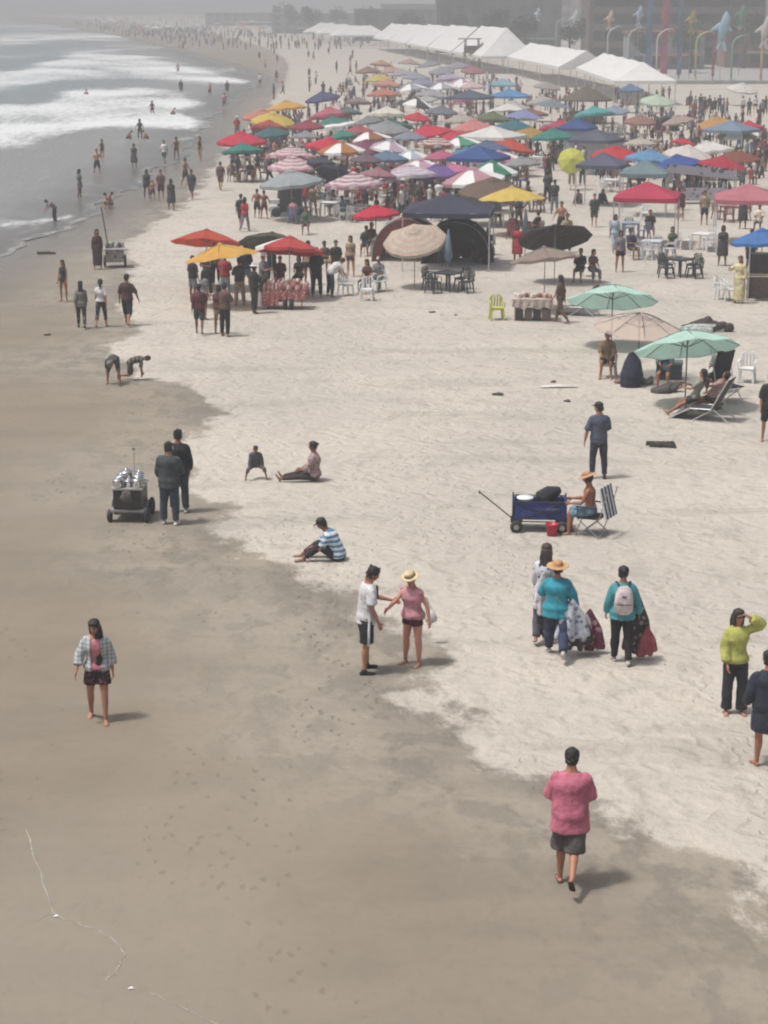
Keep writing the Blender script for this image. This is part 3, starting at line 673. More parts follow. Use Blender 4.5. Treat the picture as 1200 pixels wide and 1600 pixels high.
# 2 woman at left
PLAID = mat('grey_white_plaid', S('#c3c6c8'), .85, var=.15, bump=.4, bscale=10, pattern='check', c2=S('#8b9196'), pscale=95)
DOTS = mat('dark_floral_print', S('#231a1e'), .85, var=.1, bump=.3, bscale=12, pattern='print', c2=S('#7e3b4a'), pscale=17)
person(155, 1124, 178, 1.63, dict(lean=3, hipL=(12, 3), kneeL=5, hipR=(-4, 5), kneeR=18, footR=-10, shL=(-6, 14), shR=(8, 24), elL=(22, 0), elR=(28, 0), head=(14, -14)),
       [('top', dict(loose=.012, hem=1, sleeve=0, neck=7)), ('shorts', dict(loose=.026, leg=.30, flare=.02, mat=DOTS)), ('hair', dict(style='front', len=.62, x=-.065, w=.055)), ('jacket', dict(loose=.030, hem=1, sleeve=.80, bell=.012, neck=7, mat=PLAID))],
       [S('#c07c88'), (.1, .1, .1), HAIRC, (.6, .6, .6)], 'woman in open plaid shirt over pink top walking barefoot on wet sand', fem=True, build=1.08, skin=S('#a77560'), face=True,
       extra=lambda root, J, ob: open_front(root, ob))
# 3 and 4: couple talking
def side_stripe(root, J, ob):
    for s in 'R':
        h = J['hip' + s] + J['off']; k = J['kn' + s] + J['off']; st = MB()
        st.chain([(h + Vector((.128, -.01, .06)), .006, .022), (h.lerp(k, .4) + Vector((.122, -.01, 0)), .006, .022), (h.lerp(k, .93) + Vector((.112, -.005, 0)), .006, .022)], 6)
        st.obj('side_stripe', M_CLOTH, root, (.75, .75, .75), True)
    c = J['spine'][6][1] + J['off']; st = MB(); st.box(c + Vector((.02, .150, -.03)), (.11, .006, .20)); st.obj('chest_print', M_CLOTH, root, S('#565b62'))
person(572, 1049, 72, 1.78, dict(lean=5, hipL=(6, 5), kneeL=4, hipR=(-4, 5), kneeR=3, shL=(48, 6), elL=(32, 15), shR=(6, 9), elR=(22, 10), head=(20, -8)),
       [('top', dict(loose=.022, hem=1, drop=.05, sleeve=.36, bell=.008)), ('shorts', dict(loose=.028, leg=.44, flare=.022)), ('shoes', {}), ('hair', dict(style='messy'))],
       [S('#d5d3d6'), S('#1c1a1d'), S('#151515'), HAIRC], 'man in white printed shirt and black shorts talking to woman in straw hat', build=1.0, skin=S('#a7715a'), extra=side_stripe, face=True)
def hatband(root, J, ob):
    hc = J['head'] + J['off']; Mh = J['Mh']; b = MB(); b.chain([(hc + Mh @ Vector((0, -.006, .067)), .096, .116), (hc + Mh @ Vector((0, -.006, .092)), .094, .113)], 18, Mh @ Vector((1, 0, 0)), cap=0)
    b.obj('hat_band', M_CLOTH, root, (.02, .02, .02), True)
person(645, 1037, 218, 1.60, dict(lean=4, hipL=(2, 5), hipR=(4, 5), kneeL=4, kneeR=4, shR=(62, 4), elR=(8, 0), shL=(-8, 26), elL=(14, 0), head=(16, 10)),
       [('top', dict(loose=.022, hem=1, sleeve=.06, neck=7, bell=.0)), ('shorts', dict(loose=.016, leg=.17)), ('hair', dict(style='bun')), ('hat', dict(style='straw', brim=.165))],
       [S('#c58d97'), S('#4a1f2c'), (.05, .03, .02), S('#d9c39a')], 'woman in pink top and banded straw hat touching the young man', fem=True, build=1.20, skin=S('#b57f6c'), extra=hatband, face=True)
bg = MB(); p = GP(670, 1005)
bg.chain([((0, 0, .95), .02, .02), ((.02, 0, .80), .06, .03), ((.07, -.02, .62), .11, .06), ((.12, -.03, .52), .10, .06)], 10)
o = bg.obj('carrier_bag', M_CLOTH, None, S('#e3e0df'), True); o.location = (p.x - .06, p.y + .02, p.z - .1); tag(o, 'white cloth bag hanging from the hand of the woman in pink', 'bag')
# 5 seated man
STRIPE = mat('blue_white_stripes', S('#c9d0d8'), .85, var=.1, bump=.4, bscale=10, pattern='stripe', c2=S('#4f7f9f'), pscale=62)
person(528, 876, -88, 1.70, SITG, [('top', dict(loose=.026, hem=1, sleeve=.42, mat=STRIPE)), ('trousers', dict(loose=.024, leg=.93)), ('hair', {}), ('hat', dict(style='cap')), ('shoes', dict(low=.02))],
       [(.5, .5, .6), S('#242223'), HAIRC, S('#17181b'), S('#8a7a70')], 'man in blue striped shirt and black cap sitting on the sand', build=1.12, skin=S('#8a5d49'))
# 6 seated woman, 7 child
person(492, 752, -86, 1.60, SITL, [('top', dict(loose=.022, hem=1, sleeve=.8, mat=mat('mauve_print', S('#9b8484'), .85, pattern='print', c2=S('#6a4f58'), pscale=14))), ('leggings', dict(loose=.014, leg=.95)), ('hair', dict(style='bun'))],
       [(.4, .3, .3), S('#3a3033'), HAIRC], 'woman in patterned top sitting with legs stretched out on sand', fem=True, build=1.1, skin=S('#8a5d49'), fine=True, voxel=.012)
person(400, 748, 175, 1.08, dict(lean=26, hipL=(84, 30), hipR=(78, 30), kneeL=112, kneeR=106, shL=(28, 12), shR=(32, 12), elL=(8, 0), elR=(10, 0), head=(-6, 0)),
       [('top', dict(loose=.03, hem=1, sleeve=.9)), ('leggings', dict(loose=.012, leg=.7)), ('hair', {})], [S('#55555a'), S('#6b625d'), HAIRC], 'small child in grey hooded top squatting on the sand', build=.95, skin=S('#8a5d49'), voxel=.013)
# 8 9 men by the vendor cart
def headphones(root, J, ob):
    hc = J['head'] + J['off']; Mh = J['Mh']; b = MB()
    b.chain([(hc + Mh @ Vector((.085, 0, -.03)), .02, .035), (hc + Mh @ Vector((.085, 0, .03)), .02, .035)], 8); b.obj('ear_cover', M_PLASTIC, root, (.7, .7, .7), True)
person(266, 819, 6, 1.74, dict(HOLD, lean=2, shL=(8, 10), elL=(40, 30), shR=(20, 10), head=(10, 10)), [('top', dict(loose=.034, hem=1, drop=.07, sleeve=.95, bell=.006)), ('trousers', dict(loose=.026, leg=.95)), ('shoes', {}), ('hair', {}), ('hat', dict(style='cap'))],
       [S('#3c4245'), S('#35414f'), S('#cfcfce'), HAIRC, S('#1a1b1d')], 'man in charcoal sweater, jeans and white shoes beside the vendor cart', build=1.12, extra=headphones, voxel=.011)
person(281, 800, 4, 1.78, dict(STAND, elR=(25, 15)), [('top', dict(loose=.034, hem=1, drop=.10, sleeve=.95)), ('trousers', dict(loose=.026, leg=.95)), ('shoes', {}), ('hair', dict(style='messy'))],
       [S('#17181a'), S('#333b46'), S('#a5a5a5'), HAIRC], 'man in black jacket half hidden behind the man in charcoal sweater', build=1.08, voxel=.011)
# 10 digging pair
person(180, 598, 185, 1.42, dict(BEND, lean=98, hipL=(46, 14), hipR=(38, 14), kneeL=58, kneeR=50), [('top', dict(loose=.02, sleeve=.5)), ('leggings', dict(leg=.55)), ('hair', {}), ('hat', dict(style='straw', brim=.13))], [S('#3f4744'), S('#3f4744'), HAIRC, S('#77716c')],
       'person in dark clothes bent double over the wet sand', voxel=.014)
person(204, 594, 80, 1.30, CRAWL, [('top', dict(loose=.02, sleeve=.5, mat=mat('olive_print', S('#6d675a'), .85, pattern='stripe', c2=S('#2f2f2b'), pscale=40, axis=1))), ('shorts', dict(leg=.42)), ('hair', {})], [(.2, .2, .2), S('#4b463e'), HAIRC], 'child on hands and knees beside the bent person', voxel=.014)
# 11-13 walking trio and the girl
person(128, 513, -6, 1.60, WALK, [('top', dict(loose=.022, hem=1, drop=.04, sleeve=.8)), ('leggings', dict(leg=.93, loose=.014)), ('shoes', {}), ('hair', dict(style='long', len=.35))], [S('#75746f'), S('#22262a'), S('#303030'), HAIRC],
       'woman in grey top with long dark hair, leftmost of the walking trio', fem=True, voxel=.014)
person(159, 511, 4, 1.62, WALK2, [('top', dict(loose=.018, hem=2, sleeve=.4)), ('leggings', dict(leg=.78, loose=.014)), ('hair', dict(style='tail'))], [S('#d8d8da'), S('#272a38'), HAIRC],
       'woman in white shirt and navy leggings in the middle of the walking trio', fem=True, voxel=.014)
person(200, 509, 8, 1.76, dict(WALK, shL=(4, 16), shR=(6, 26), elR=(18, 0)), [('top', dict(loose=.022, hem=1, sleeve=.5)), ('shorts', dict(leg=.62, loose=.02)), ('hair', {}), ('hat', dict(style='cap'))], [S('#4a2a30'), S('#1d1a1d'), HAIRC, S('#1d1b1c')],
       'man in maroon shirt and black shorts walking with two women', build=1.05, voxel=.014)
person(100, 471, 200, 1.50, STAND, [('swimsuit', dict(loose=.012, hem=1, leg=.10, sleeve=0)), ('hair', dict(style='long', len=.25))], [S('#2b2a2f'), HAIRC], 'girl in dark swimsuit standing alone on wet sand', fem=True, build=.92, voxel=.016)
person(153, 421, 170, 1.62, STAND, [('dress', dict(leg=.86, width=.20, sleeve=.9)), ('hair', dict(style='long', len=.4, sides=1))], [S('#3f2226'), (.04, .02, .02)], 'woman in long maroon dress standing by the pole cart', fem=True, voxel=.016)
# 16 man in blue
person(934, 748, -4, 1.76, dict(STAND, shL=(-4, 20), shR=(16, 10), elR=(75, 25), elL=(10, 0), head=(4, 55)), [('top', dict(loose=.022, hem=1, drop=.04, sleeve=.48)), ('trousers', dict(leg=.95, loose=.018)), ('shoes', {}), ('hair', {}), ('hat', dict(style='cap'))],
       [S('#4b5063'), S('#2c3242'), S('#2a2a30'), HAIRC, S('#15161a')], 'man in slate blue shirt and jeans standing behind the folding wagon', build=1.05, voxel=.011)
# 17 person in camp chair
person(921, 836, -76, 1.66, dict(SITC, lean=4, head=(8, 0), shL=(30, 10), shR=(32, 10)), [('shorts', dict(leg=.48, loose=.03)), ('hair', {}), ('hat', dict(style='straw', brim=.20, tilt=-8)), ('shoes', dict(low=.02))],
       [S('#6f8fa3'), HAIRC, S('#b98f72'), S('#3c3331')], 'bare chested person in straw hat sitting in the camp chair', build=1.10, skin=S('#9a6650'), voxel=.011)
# 18-20 clothes sellers
TEAL = mat('teal_cloth', S('#2b8fa3'), .85, var=.2, scale=7, bump=.5, bscale=9)
def strap(root, J, ob):
    o_ = J['off']; a = J['shL'] + o_; b = J['spine'][2][1] + o_; st = MB()
    st.chain([(a + Vector((.05, -.06, .055)), .016, .012), (a.lerp(b, .5) + Vector((.06, -.155, 0)), .016, .006), (b + Vector((.16, -.13, 0)), .016, .006)], 6)
    st.obj('shoulder_strap', M_CLOTH, root, S('#8fb08a'), True)
person(868, 1026, 6, 1.66, dict(WALK, hipR=(-20, 4), kneeR=34, footR=-34, shL=(30, 22), elL=(62, 20), shR=(4, 24), elR=(12, 0), head=(6, 0)), [('top', dict(loose=.036, hem=1, drop=.10, sleeve=.92, bell=.004, mat=TEAL)), ('trousers', dict(leg=.95, loose=.03)), ('shoes', {}), ('hair', {}), ('hat', dict(style='straw', brim=.20, tilt=12))],
       [(.1, .4, .4), S('#2e3753'), S('#b9b6b2'), HAIRC, S('#c69a6d')], 'clothes seller in teal shirt and wide straw hat carrying bundles', fem=True, build=1.20, extra=strap, voxel=.0105)
def backpack(root, J, ob):
    c = J['spine'][5][1] + J['off']; b = MB()
    b.chain([(c + Vector((0, -.19, -.26)), .155, .085), (c + Vector((0, -.205, -.10)), .165, .095), (c + Vector((0, -.195, .07)), .145, .085), (c + Vector((0, -.175, .16)), .10, .06)], 16)
    bo = b.obj('backpack', M_CLOTH, root, S('#cdbfc2'), True)
    q = MB(); q.chain([(c + Vector((-.13, -.300, -.11)), .012, .006), (c + Vector((.13, -.300, -.11)), .012, .006)], 6, (0, 0, 1)); q.obj('zip_line', M_CLOTH, bo, S('#77706f'))
    q = MB(); q.box(c + Vector((0, -.290, .03)), (.07, .012, .02)); q.obj('badge', M_CLOTH, bo, S('#4a4546'))
    for s in (-1, 1):
        q = MB(); q.chain([(c + Vector((.09 * s, -.10, .19)), .02, .012), (c + Vector((.12 * s, .03, .215)), .022, .012), (c + Vector((.13 * s, .13, .08)), .02, .012)], 6); q.obj('strap', M_CLOTH, bo, S('#3a3a3c'), True)
TEAL2 = mat('sea_green_cloth', S('#458f98'), .85, var=.2, scale=7, bump=.5, bscale=9)
person(970, 1036, 2, 1.64, dict(STAND, shL=(6, 16), elL=(20, 0), shR=(4, 20), elR=(14, 0), hipL=(8, 2), hipR=(-6, 2), kneeR=14, footR=-12, head=(8, 0)), [('top', dict(loose=.034, hem=1, drop=.05, sleeve=.95, mat=TEAL2)), ('trousers', dict(leg=.96, loose=.018)), ('shoes', {}), ('hair', dict(style='bun'))],
       [(.2, .4, .4), S('#1c1a1d'), S('#b3aca8'), HAIRC], 'clothes seller in sea green top with pale pink backpack', fem=True, build=1.08, extra=backpack, voxel=.0105)
person(851, 1000, 10, 1.72, dict(WALK2), [('top', dict(loose=.026, hem=1, drop=.05, sleeve=.7, mat=mat('white_blue_print', S('#c9cbd2'), .85, pattern='print', c2=S('#3d4f7a'), pscale=12))), ('trousers', dict(leg=.95, loose=.03)), ('hair', dict(style='long', len=.45, w=.10, sides=1))],
       [(.6, .6, .6), S('#4a4a55'), S('#3f352d')], 'woman with long brown hair walking ahead of the teal clothes seller', fem=True, voxel=.011)
def bundle(px, py, zc, parts, label, cat='bundle'):
    p = GP(px, py); root = empty('hanging_clothes', p); tag(root, label, cat, 'clothes carried for sale')
    for nm, c, pts, m_ in parts:
        b = MB()
        for q in pts: b.chain(q, 8)
        root_o = link(nm, blob(b, nm, .016, m_ or M_CLOTH, 3), root, c)
    return root
r2 = random.Random(3)
def drape(x, y, z0, z1, w, n):
    out = []
    for i in range(n):
        t = (i / max(n - 1, 1) - .5) * w; a = r2.uniform(-.05, .05); zz = z1 + r2.uniform(-.05, .08)
        out.append([((x, y, z0), .02, .02), ((x + t * .7, y + a, (z0 + zz) / 2), .05, .06), ((x + t, y + a, zz), .055, .07)])
    return out
PALE = mat('pale_blue_print', S('#b9bfcb'), .8, var=.2, bump=.5, bscale=14, pattern='print', c2=S('#6b7080'), pscale=9)
WINE = mat('wine_print', S('#6a2f42'), .85, var=.2, bump=.5, bscale=12, pattern='print', c2=S('#b58a93'), pscale=7)
MIXD = mat('dark_print', S('#3b3438'), .85, var=.2, bump=.5, bscale=12, pattern='print', c2=S('#9a8f90'), pscale=9)
bundle(893, 1029, 0, [('draped_garment', (.5, .5, .6), drape(0, 0, 1.04, .36, .52, 9), PALE), ('draped_garment', (.1, .1, .1), drape(.10, .06, .8, .20, .46, 6), MIXD)], 'pale blue garments hanging from the arm of the hatted seller')
bundle(920, 1022, 0, [('draped_garment', (.5, .2, .3), drape(0, 0, .80, .12, .46, 8), WINE), ('draped_garment', S('#d4c3c8'), drape(-.06, -.05, .72, .36, .12, 3), None)], 'wine red garments dangling beside the hatted seller')
bundle(846, 1008, 0, [('draped_garment', S('#d3d1d6'), drape(0, 0, 1.30, .60, .22, 4), None), ('draped_garment', (.2, .2, .2), drape(.03, .06, 1.0, .18, .2, 4), MIXD)], 'white and dark garments held at the left of the hatted seller')
bundle(994, 1030, 0, [('draped_garment', (.1, .1, .1), drape(0, 0, 1.15, .16, .42, 8), MIXD), ('draped_garment', S('#9a4a55'), drape(.16, -.06, .6, .14, .26, 5), None)], 'dark garments hanging beside the seller with the backpack')
# 21 woman in yellow, 22 person at the edge, 23 man in black
def shades(root, J, ob):
    hc = J['head'] + J['off']; Mh = J['Mh']; b = MB()
    b.chain([(hc + Mh @ Vector((-.068, .080, .016)), .014, .02), (hc + Mh @ Vector((0, .096, .016)), .012, .012), (hc + Mh @ Vector((.068, .080, .016)), .014, .02)], 8, (0, 0, 1)); b.obj('sunglasses', M_PLASTIC, root, (.012, .012, .012), True)
person(1146, 1114, 176, 1.66, dict(STAND, armL=((-.22, .04, .12), (.20, .03, .13)), shR=(6, 8), elR=(22, 12), hipL=(3, 3), hipR=(0, 3), head=(0, 12)), [('top', dict(loose=.034, hem=1, sleeve=.90, bell=.014)), ('trousers', dict(leg=.98, loose=.028, flare=.02)), ('hair', dict(style='long', len=.30, w=.085, sides=1))],
       [S('#aeb05e'), S('#2b2b33'), (.03, .02, .018)], 'woman in lime yellow blouse and dark wide trousers shading her head', fem=True, skin=S('#a77560'), extra=shades, voxel=.0105)
person(1196, 1196, 350, 1.68, dict(STAND, shL=(10, 16), elL=(40, 10), lean=6), [('dress', dict(leg=.40, width=.25, loose=.04, sleeve=.95)), ('hair', {})], [S('#232836'), HAIRC], 'person in long navy coat with bare legs at the edge', build=1.2, skin=S('#9a6650'), voxel=.011)
person(1200, 690, 185, 1.72, STAND, [('top', dict(loose=.03, drop=.05, sleeve=.5)), ('shorts', dict(leg=.45, loose=.03)), ('hair', {})], [S('#1d1e20'), S('#26272c'), HAIRC], 'man in black shirt cut by the edge near the mint parasol', voxel=.014)
person(1154, 474, 205, 1.70, dict(STAND, armR=((.20, .10, -.14), (-.02, .18, .10))), [('dress', dict(leg=.94, width=.22, sleeve=.9, loose=.03)), ('hair', dict(style='long', len=.2))], [S('#cfc49a'), S('#5a4a36')], 'person in long pale yellow dress beside white chairs at right', fem=True, voxel=.014)
person(1040, 606, 200, 1.66, SITC, [('top', dict(loose=.02, sleeve=.5)), ('shorts', dict(leg=.4)), ('hair', dict(style='long', len=.25))], [S('#3f4a58'), S('#2a2a2e'), HAIRC], 'person in slate top seated behind the cool box under mint parasol', fem=True, voxel=.016)
person(1122, 612, 215, 1.68, SITC, [('top', dict(loose=.024, sleeve=.5)), ('trousers', dict(leg=.9)), ('hair', {}), ('hat', dict(style='cap'))], [S('#6b6e72'), S('#33343a'), HAIRC, S('#2a2a2e')], 'person in grey with cap seated on the high backed chair', voxel=.016)
# mint parasol group
person(948, 588, 190, 1.70, dict(SITC, lean=4), [('top', dict(loose=.026, sleeve=.5)), ('shorts', dict(leg=.42, loose=.02)), ('hair', {}), ('hat', dict(style='cap'))], [S('#7c6a50'), S('#2c2620'), HAIRC, S('#4b4238')], 'man in tan shirt sitting on a chair near the mint parasols', voxel=.014)
LOUNGE = dict(lean=-38, hipL=(62, 6), kneeL=8, hipR=(70, 6), kneeR=30, footL=40, footR=20, shL=(30, 10), shR=(34, 10), elL=(40, 15), elR=(50, 15))
person(1085, 650, -70, 1.62, dict(LOUNGE, lean=-20), [('top', dict(loose=.02, sleeve=.4)), ('shorts', dict(leg=.3)), ('hair', dict(style='long', len=.25))], [S('#8f9488'), S('#2a2c30'), HAIRC], 'woman in grey green top reclining beneath the large mint parasol', fem=True, voxel=.014)
person(1112, 648, -60, 1.64, LOUNGE, [('top', dict(loose=.02, sleeve=.3)), ('shorts', dict(leg=.2)), ('hair', {})], [S('#b58f8f'), S('#4a2f35'), HAIRC], 'person in dusty pink reclining beneath the large mint parasol', fem=True, voxel=.014)
# ------------------------------------------------------------------ parasols, canopies, furniture, carts
class Kit:
    """parts made once; place() makes an individual that shares their mesh data"""
    def __init__(s, name): s.name = name; s.parts = []
    def add(s, nm, me, color=None, loc=(0, 0, 0), rot=(0, 0, 0), scl=1.0, sub=None): s.parts.append((nm, me, color, loc, rot, scl, sub)); return s
    def place(s, p, a, label, cat, group=None, colors=(), scl=1.0):
        root = empty(s.name, p, a, scl); tag(root, label, cat, group); made = []
        for nm, me, c, loc, rot, sc, sub in s.parts:
            if isinstance(c, int): c = colors[c] if c < len(colors) else (.5, .5, .5)
            made.append(link(nm, me, root if sub is None else made[sub], c, loc, rot, sc))
        return root
def canopy_mesh(pat, flap=.10, k=.36, n=8, mats=None, cap=.22):
    """eight gores of unit radius, sagging between the ribs, with a short valance and a vent cap"""
    mb = MB(); vs = []; fs = []; mi = []; m2 = n * 2; rr = [.05, .3, .55, .8, 1.0, 1.0]
    for i, r in enumerate(rr):
        for j in range(m2):
            a = math.pi * j / n; sag = 0 if j % 2 == 0 else 1
            z = k * (1 - r ** 1.25) - sag * .035 * r; q = r * (1 - (0.045 if sag else 0) * r)
            if i == 5: z -= flap; q *= 1.005
            vs.append((q * math.cos(a), q * math.sin(a), z))
    for i in range(5):
        for j in range(m2):
            j2 = (j + 1) % m2; fs.append((i * m2 + j, i * m2 + j2, (i + 1) * m2 + j2, (i + 1) * m2 + j))
            g = (j // 2) % 2 if pat == 'gore' else ((1 if (j // 2) == 4 else 0) if pat == 'some' else (1 if (pat == 'edge' and i >= 3) else 0))
            mi.append(g)
    mb.v = vs; mb.f = fs; mb.mi = mi
    b = len(mb.v); top = [(cap * math.cos(2 * math.pi * j / 12), cap * math.sin(2 * math.pi * j / 12), k * (1 - cap ** 1.25) + .012) for j in range(12)] + [(0, 0, k + .05)]
    mb.add(top, [(j, (j + 1) % 12, 12) for j in range(12)])
    return mb.mesh('canopy', mats or [M_CANVAS, M_WHITE_CANVAS], smooth=False)
CAN = {q: canopy_mesh(q) for q in ('solid', 'gore', 'some', 'edge')}; CAN['plain'] = canopy_mesh('solid', flap=.015, k=.34, cap=.10)
RINGM = mat('ring_striped_canvas', None, .8, var=.08, bump=.15, bscale=6, transl=.3, pattern='ring', c2=(.62, .56, .57), pscale=26)
CAN['ring'] = canopy_mesh('solid', mats=[RINGM])
PASTEL = mat('faded_pastel_canvas', S('#bdb5a6'), .8, var=.12, bump=.15, bscale=6, transl=.3, pattern='ring', c2=S('#bfa597'), pscale=30)
CAN['pastel'] = canopy_mesh('solid', mats=[PASTEL])
SHEER = bpy.data.materials.new('sheer_mesh_fabric'); _nt, _ns, _ln = nodes_of(SHEER)
_o = N(_ns, 'OutputMaterial'); _d = N(_ns, 'BsdfDiffuse', Color=(.42, .33, .28, 1)); _t = N(_ns, 'BsdfTransparent'); _m = N(_ns, 'MixShader'); _m.inputs[0].default_value = .62
_ln.new(_t.outputs[0], _m.inputs[1]); _ln.new(_d.outputs[0], _m.inputs[2]); _ln.new(_m.outputs[0], _o.inputs['Surface'])
CAN['sheer'] = canopy_mesh('solid', flap=.02, k=.26, mats=[SHEER])
POLE = MB().tube((0, 0, -.12), (0, 0, 1), .019, 8).mesh('pole', M_METAL)
DPOLE = MB().tube((0, 0, -.12), (0, 0, 1), .019, 8).mesh('pole', mat('dark_metal', (.08, .08, .085), .45, .6))
RIB = MB().chain([((.04, 0, .345), .008, .008), ((.5, 0, .20), .008, .008), ((.99, 0, -.012), .007, .007)], 5, cap=0).mesh('rib', mat('rib_metal', (.12, .12, .12), .5, .5))
STRUT = MB().tube((.03, 0, .02), (.5, 0, .185), .007, 5).mesh('strut', MATS['rib_metal'])
UMB = []          # (x, y, reference words, radius)
def parasol(px, py, w, c, ref, pat='solid', label=None, tilt=(0, 0), h=2.3, ribs=False, pole=True, dark=False):
    """px, py: where the top of the parasol shows; w: its width there"""
    t = G(px, py, h); p = GP(px, 0) if False else Vector((t.x, t.y, gz(t.x, t.y))); r = w * (1.08 if py > 310 else 1.18) / ppm(t.y) / 2
    r = min(max(r, .8), 1.7)
    root = empty('parasol', p, random.Random(px).uniform(0, 40)); tag(root, label or (ref + ' on a pole among the beach crowd'), 'parasol', 'beach parasols')
    top = h - .36 * r - p.z
    po = link('pole', DPOLE if dark else POLE, root, None, (0, 0, 0)); po.scale = (1, 1, top + .34 * r)
    if tilt == (0, 0): q_ = random.Random(px * 31 + py); tilt = (q_.uniform(2, 11), q_.uniform(0, 360))
    ta, tb = R(tilt[1]), R(tilt[0])
    e = Quaternion((math.sin(-ta), math.cos(-ta), 0), 0)
    Mq = Quaternion(Vector((math.cos(ta), -math.sin(ta), 0)), -tb).to_matrix()   # tips towards bearing tilt[1]
    Mroot = Matrix.Rotation(root.rotation_euler.z, 3, 'Z'); eu = (Mroot.inverted() @ Mq).to_euler() if tb else (0, 0, 0)
    # stretch the canopy to its radius
    ca = link('canopy', CAN[pat], root, c, (0, 0, top), eu, r)
    if ribs:
        for i in range(8):
            q = link('rib', RIB, root, None, (0, 0, top), None, r); 
            base = Mroot.inverted() @ Mq if tb else Matrix.Identity(3)
            q.rotation_euler = (base @ Matrix.Rotation(2 * math.pi * i / 8, 3, 'Z')).to_euler()
            s = link('strut', STRUT, q, None)
    UMB.append((t.x, t.y, ref, r)); return root
# pop-up canopy tents
def popup_mesh():
    mb = MB(); n = 8; vs = []; fs = []
    for i, r in enumerate((0.0, .12, .5, 1.0, 1.01)):
        for j in range(32):
            a = 2 * math.pi * j / 32; c, s = math.cos(a), math.sin(a); q = 1 / max(abs(c), abs(s)); q = q * .92 + .08
            z = .62 * (1 - (r if r < 1 else 1)) ** 1.15
            corner = (abs(abs(c) - abs(s)) < .35)
            z -= 0.05 * (r if r < 1 else 1) * (0 if abs(abs(c) - abs(s)) < .25 else 1) * .6
            if i == 4: z -= .19
            vs.append((r * q * c, r * q * s, z))
    for i in range(4):
        for j in range(32): j2 = (j + 1) % 32; fs.append((i * 32 + j, i * 32 + j2, (i + 1) * 32 + j2, (i + 1) * 32 + j))
    mb.add(vs, fs); return mb.mesh('roof', M_CANVAS)
POPUP = popup_mesh()
LEG = MB().box((0, 0, .5), (.045, .045, 1.0)).mesh('leg', mat('pale_metal', (.55, .55, .56), .4, .6))
BEAM = MB().tube((-1, 0, 0), (1, 0, 0), .016, 5).mesh('truss_bar', MATS['pale_metal'])
def popup(px, py, w, c, ref, a=20, h=2.85, label=None, walls=None):
    t = G(px, py, h); k = w / ppm(t.y) / 2 / (abs(math.cos(R(a))) + abs(math.sin(R(a)))); k = min(max(k, 1.1), 2.0)
    g = gz(t.x, t.y); root = empty('canopy_tent', (t.x, t.y, g), a); tag(root, label or (ref + ' on four legs among the crowd'), 'canopy tent', 'pop-up canopy tents')
    ev = h - .62 - g
    link('roof', POPUP, root, c, (0, 0, ev), (0, 0, 0), (k, k, 1))
    for sx in (-1, 1):
        for sy_ in (-1, 1): link('leg', LEG, root, None, (sx * (k - .06), sy_ * (k - .06), -.05), None, (1, 1, ev + .04))
        link('truss_bar', BEAM, root, None, (0, sx * (k - .06), ev - .03), None, (k - .08, 1, 1)); link('truss_bar', BEAM, root, None, (sx * (k - .06), 0, ev - .03), (0, 0, math.pi / 2), (k - .08, 1, 1))
    if walls:
        for wl_, wc in walls:
            b = MB(); n = 14
            for i in range(n):
                x0 = -k + 2 * k * i / n; x1 = -k + 2 * k * (i + 1) / n; d0 = .03 * math.sin(i * 2.1); d1 = .03 * math.sin((i + 1) * 2.1)
                b.add([(x0, d0, .02), (x1, d1, .02), (x1, d1 * .3, ev - .1), (x0, d0 * .3, ev - .1)], [(0, 1, 2, 3)])
            o_ = b.obj('side_wall', M_CLOTH if sum(wc) < .1 else M_CANVAS, root, wc); off = {'back': ((0, k - .03, 0), 0), 'front': ((0, -k + .03, 0), 0), 'left': ((-k + .03, 0, 0), math.pi / 2), 'right': ((k - .03, 0, 0), math.pi / 2)}[wl_]
            o_.location = off[0]; o_.rotation_euler = (0, 0, off[1])
    UMB.append((t.x, t.y, ref, k)); return root
# dome / cabana tents
def dome(px, py, w, c, ref, label, hgt=1.4, c2=None, a=0, arch=True):
    p = GP(px, py); r = w / ppm(p.y) / 2; root = empty('beach_tent', p, a); tag(root, label, 'tent', 'small beach tents')
    mb = MB(); n = 12; mrows = 8; vs = []; fs = []; mi = []
    for i in range(mrows + 1):
        y = -1 + 2 * i / mrows; q = (math.sqrt(max(0, 1 - (y * .92) ** 2)) if i < mrows else .03) if i else .96
        for j in range(n + 1):
            t_ = math.pi * j / n; vs.append((r * q * math.cos(t_), r * .75 * y, hgt * q * math.sin(t_) ** .85 if j not in (0, n) else 0))
    for i in range(mrows):
        for j in range(n): fs.append((i * (n + 1) + j, i * (n + 1) + j + 1, (i + 1) * (n + 1) + j + 1, (i + 1) * (n + 1) + j)); mi.append(1 if (c2 and i % 2) else 0)
    mb.v, mb.f, mb.mi = vs, fs, mi
    mb.obj('shell', [M_CANVAS, mat('tent_band_%d' % px, c2 or (.5, .5, .5), .8, transl=.2)], root, c, True)
    for i in (0, mrows // 2):
        q = MB(); q.path([tuple(v) for v in vs[i * (n + 1):(i + 1) * (n + 1)]], .014, 5); q.obj('tent_pole', M_METAL, root)
    UMB.append((p.x, p.y, ref, r)); return root
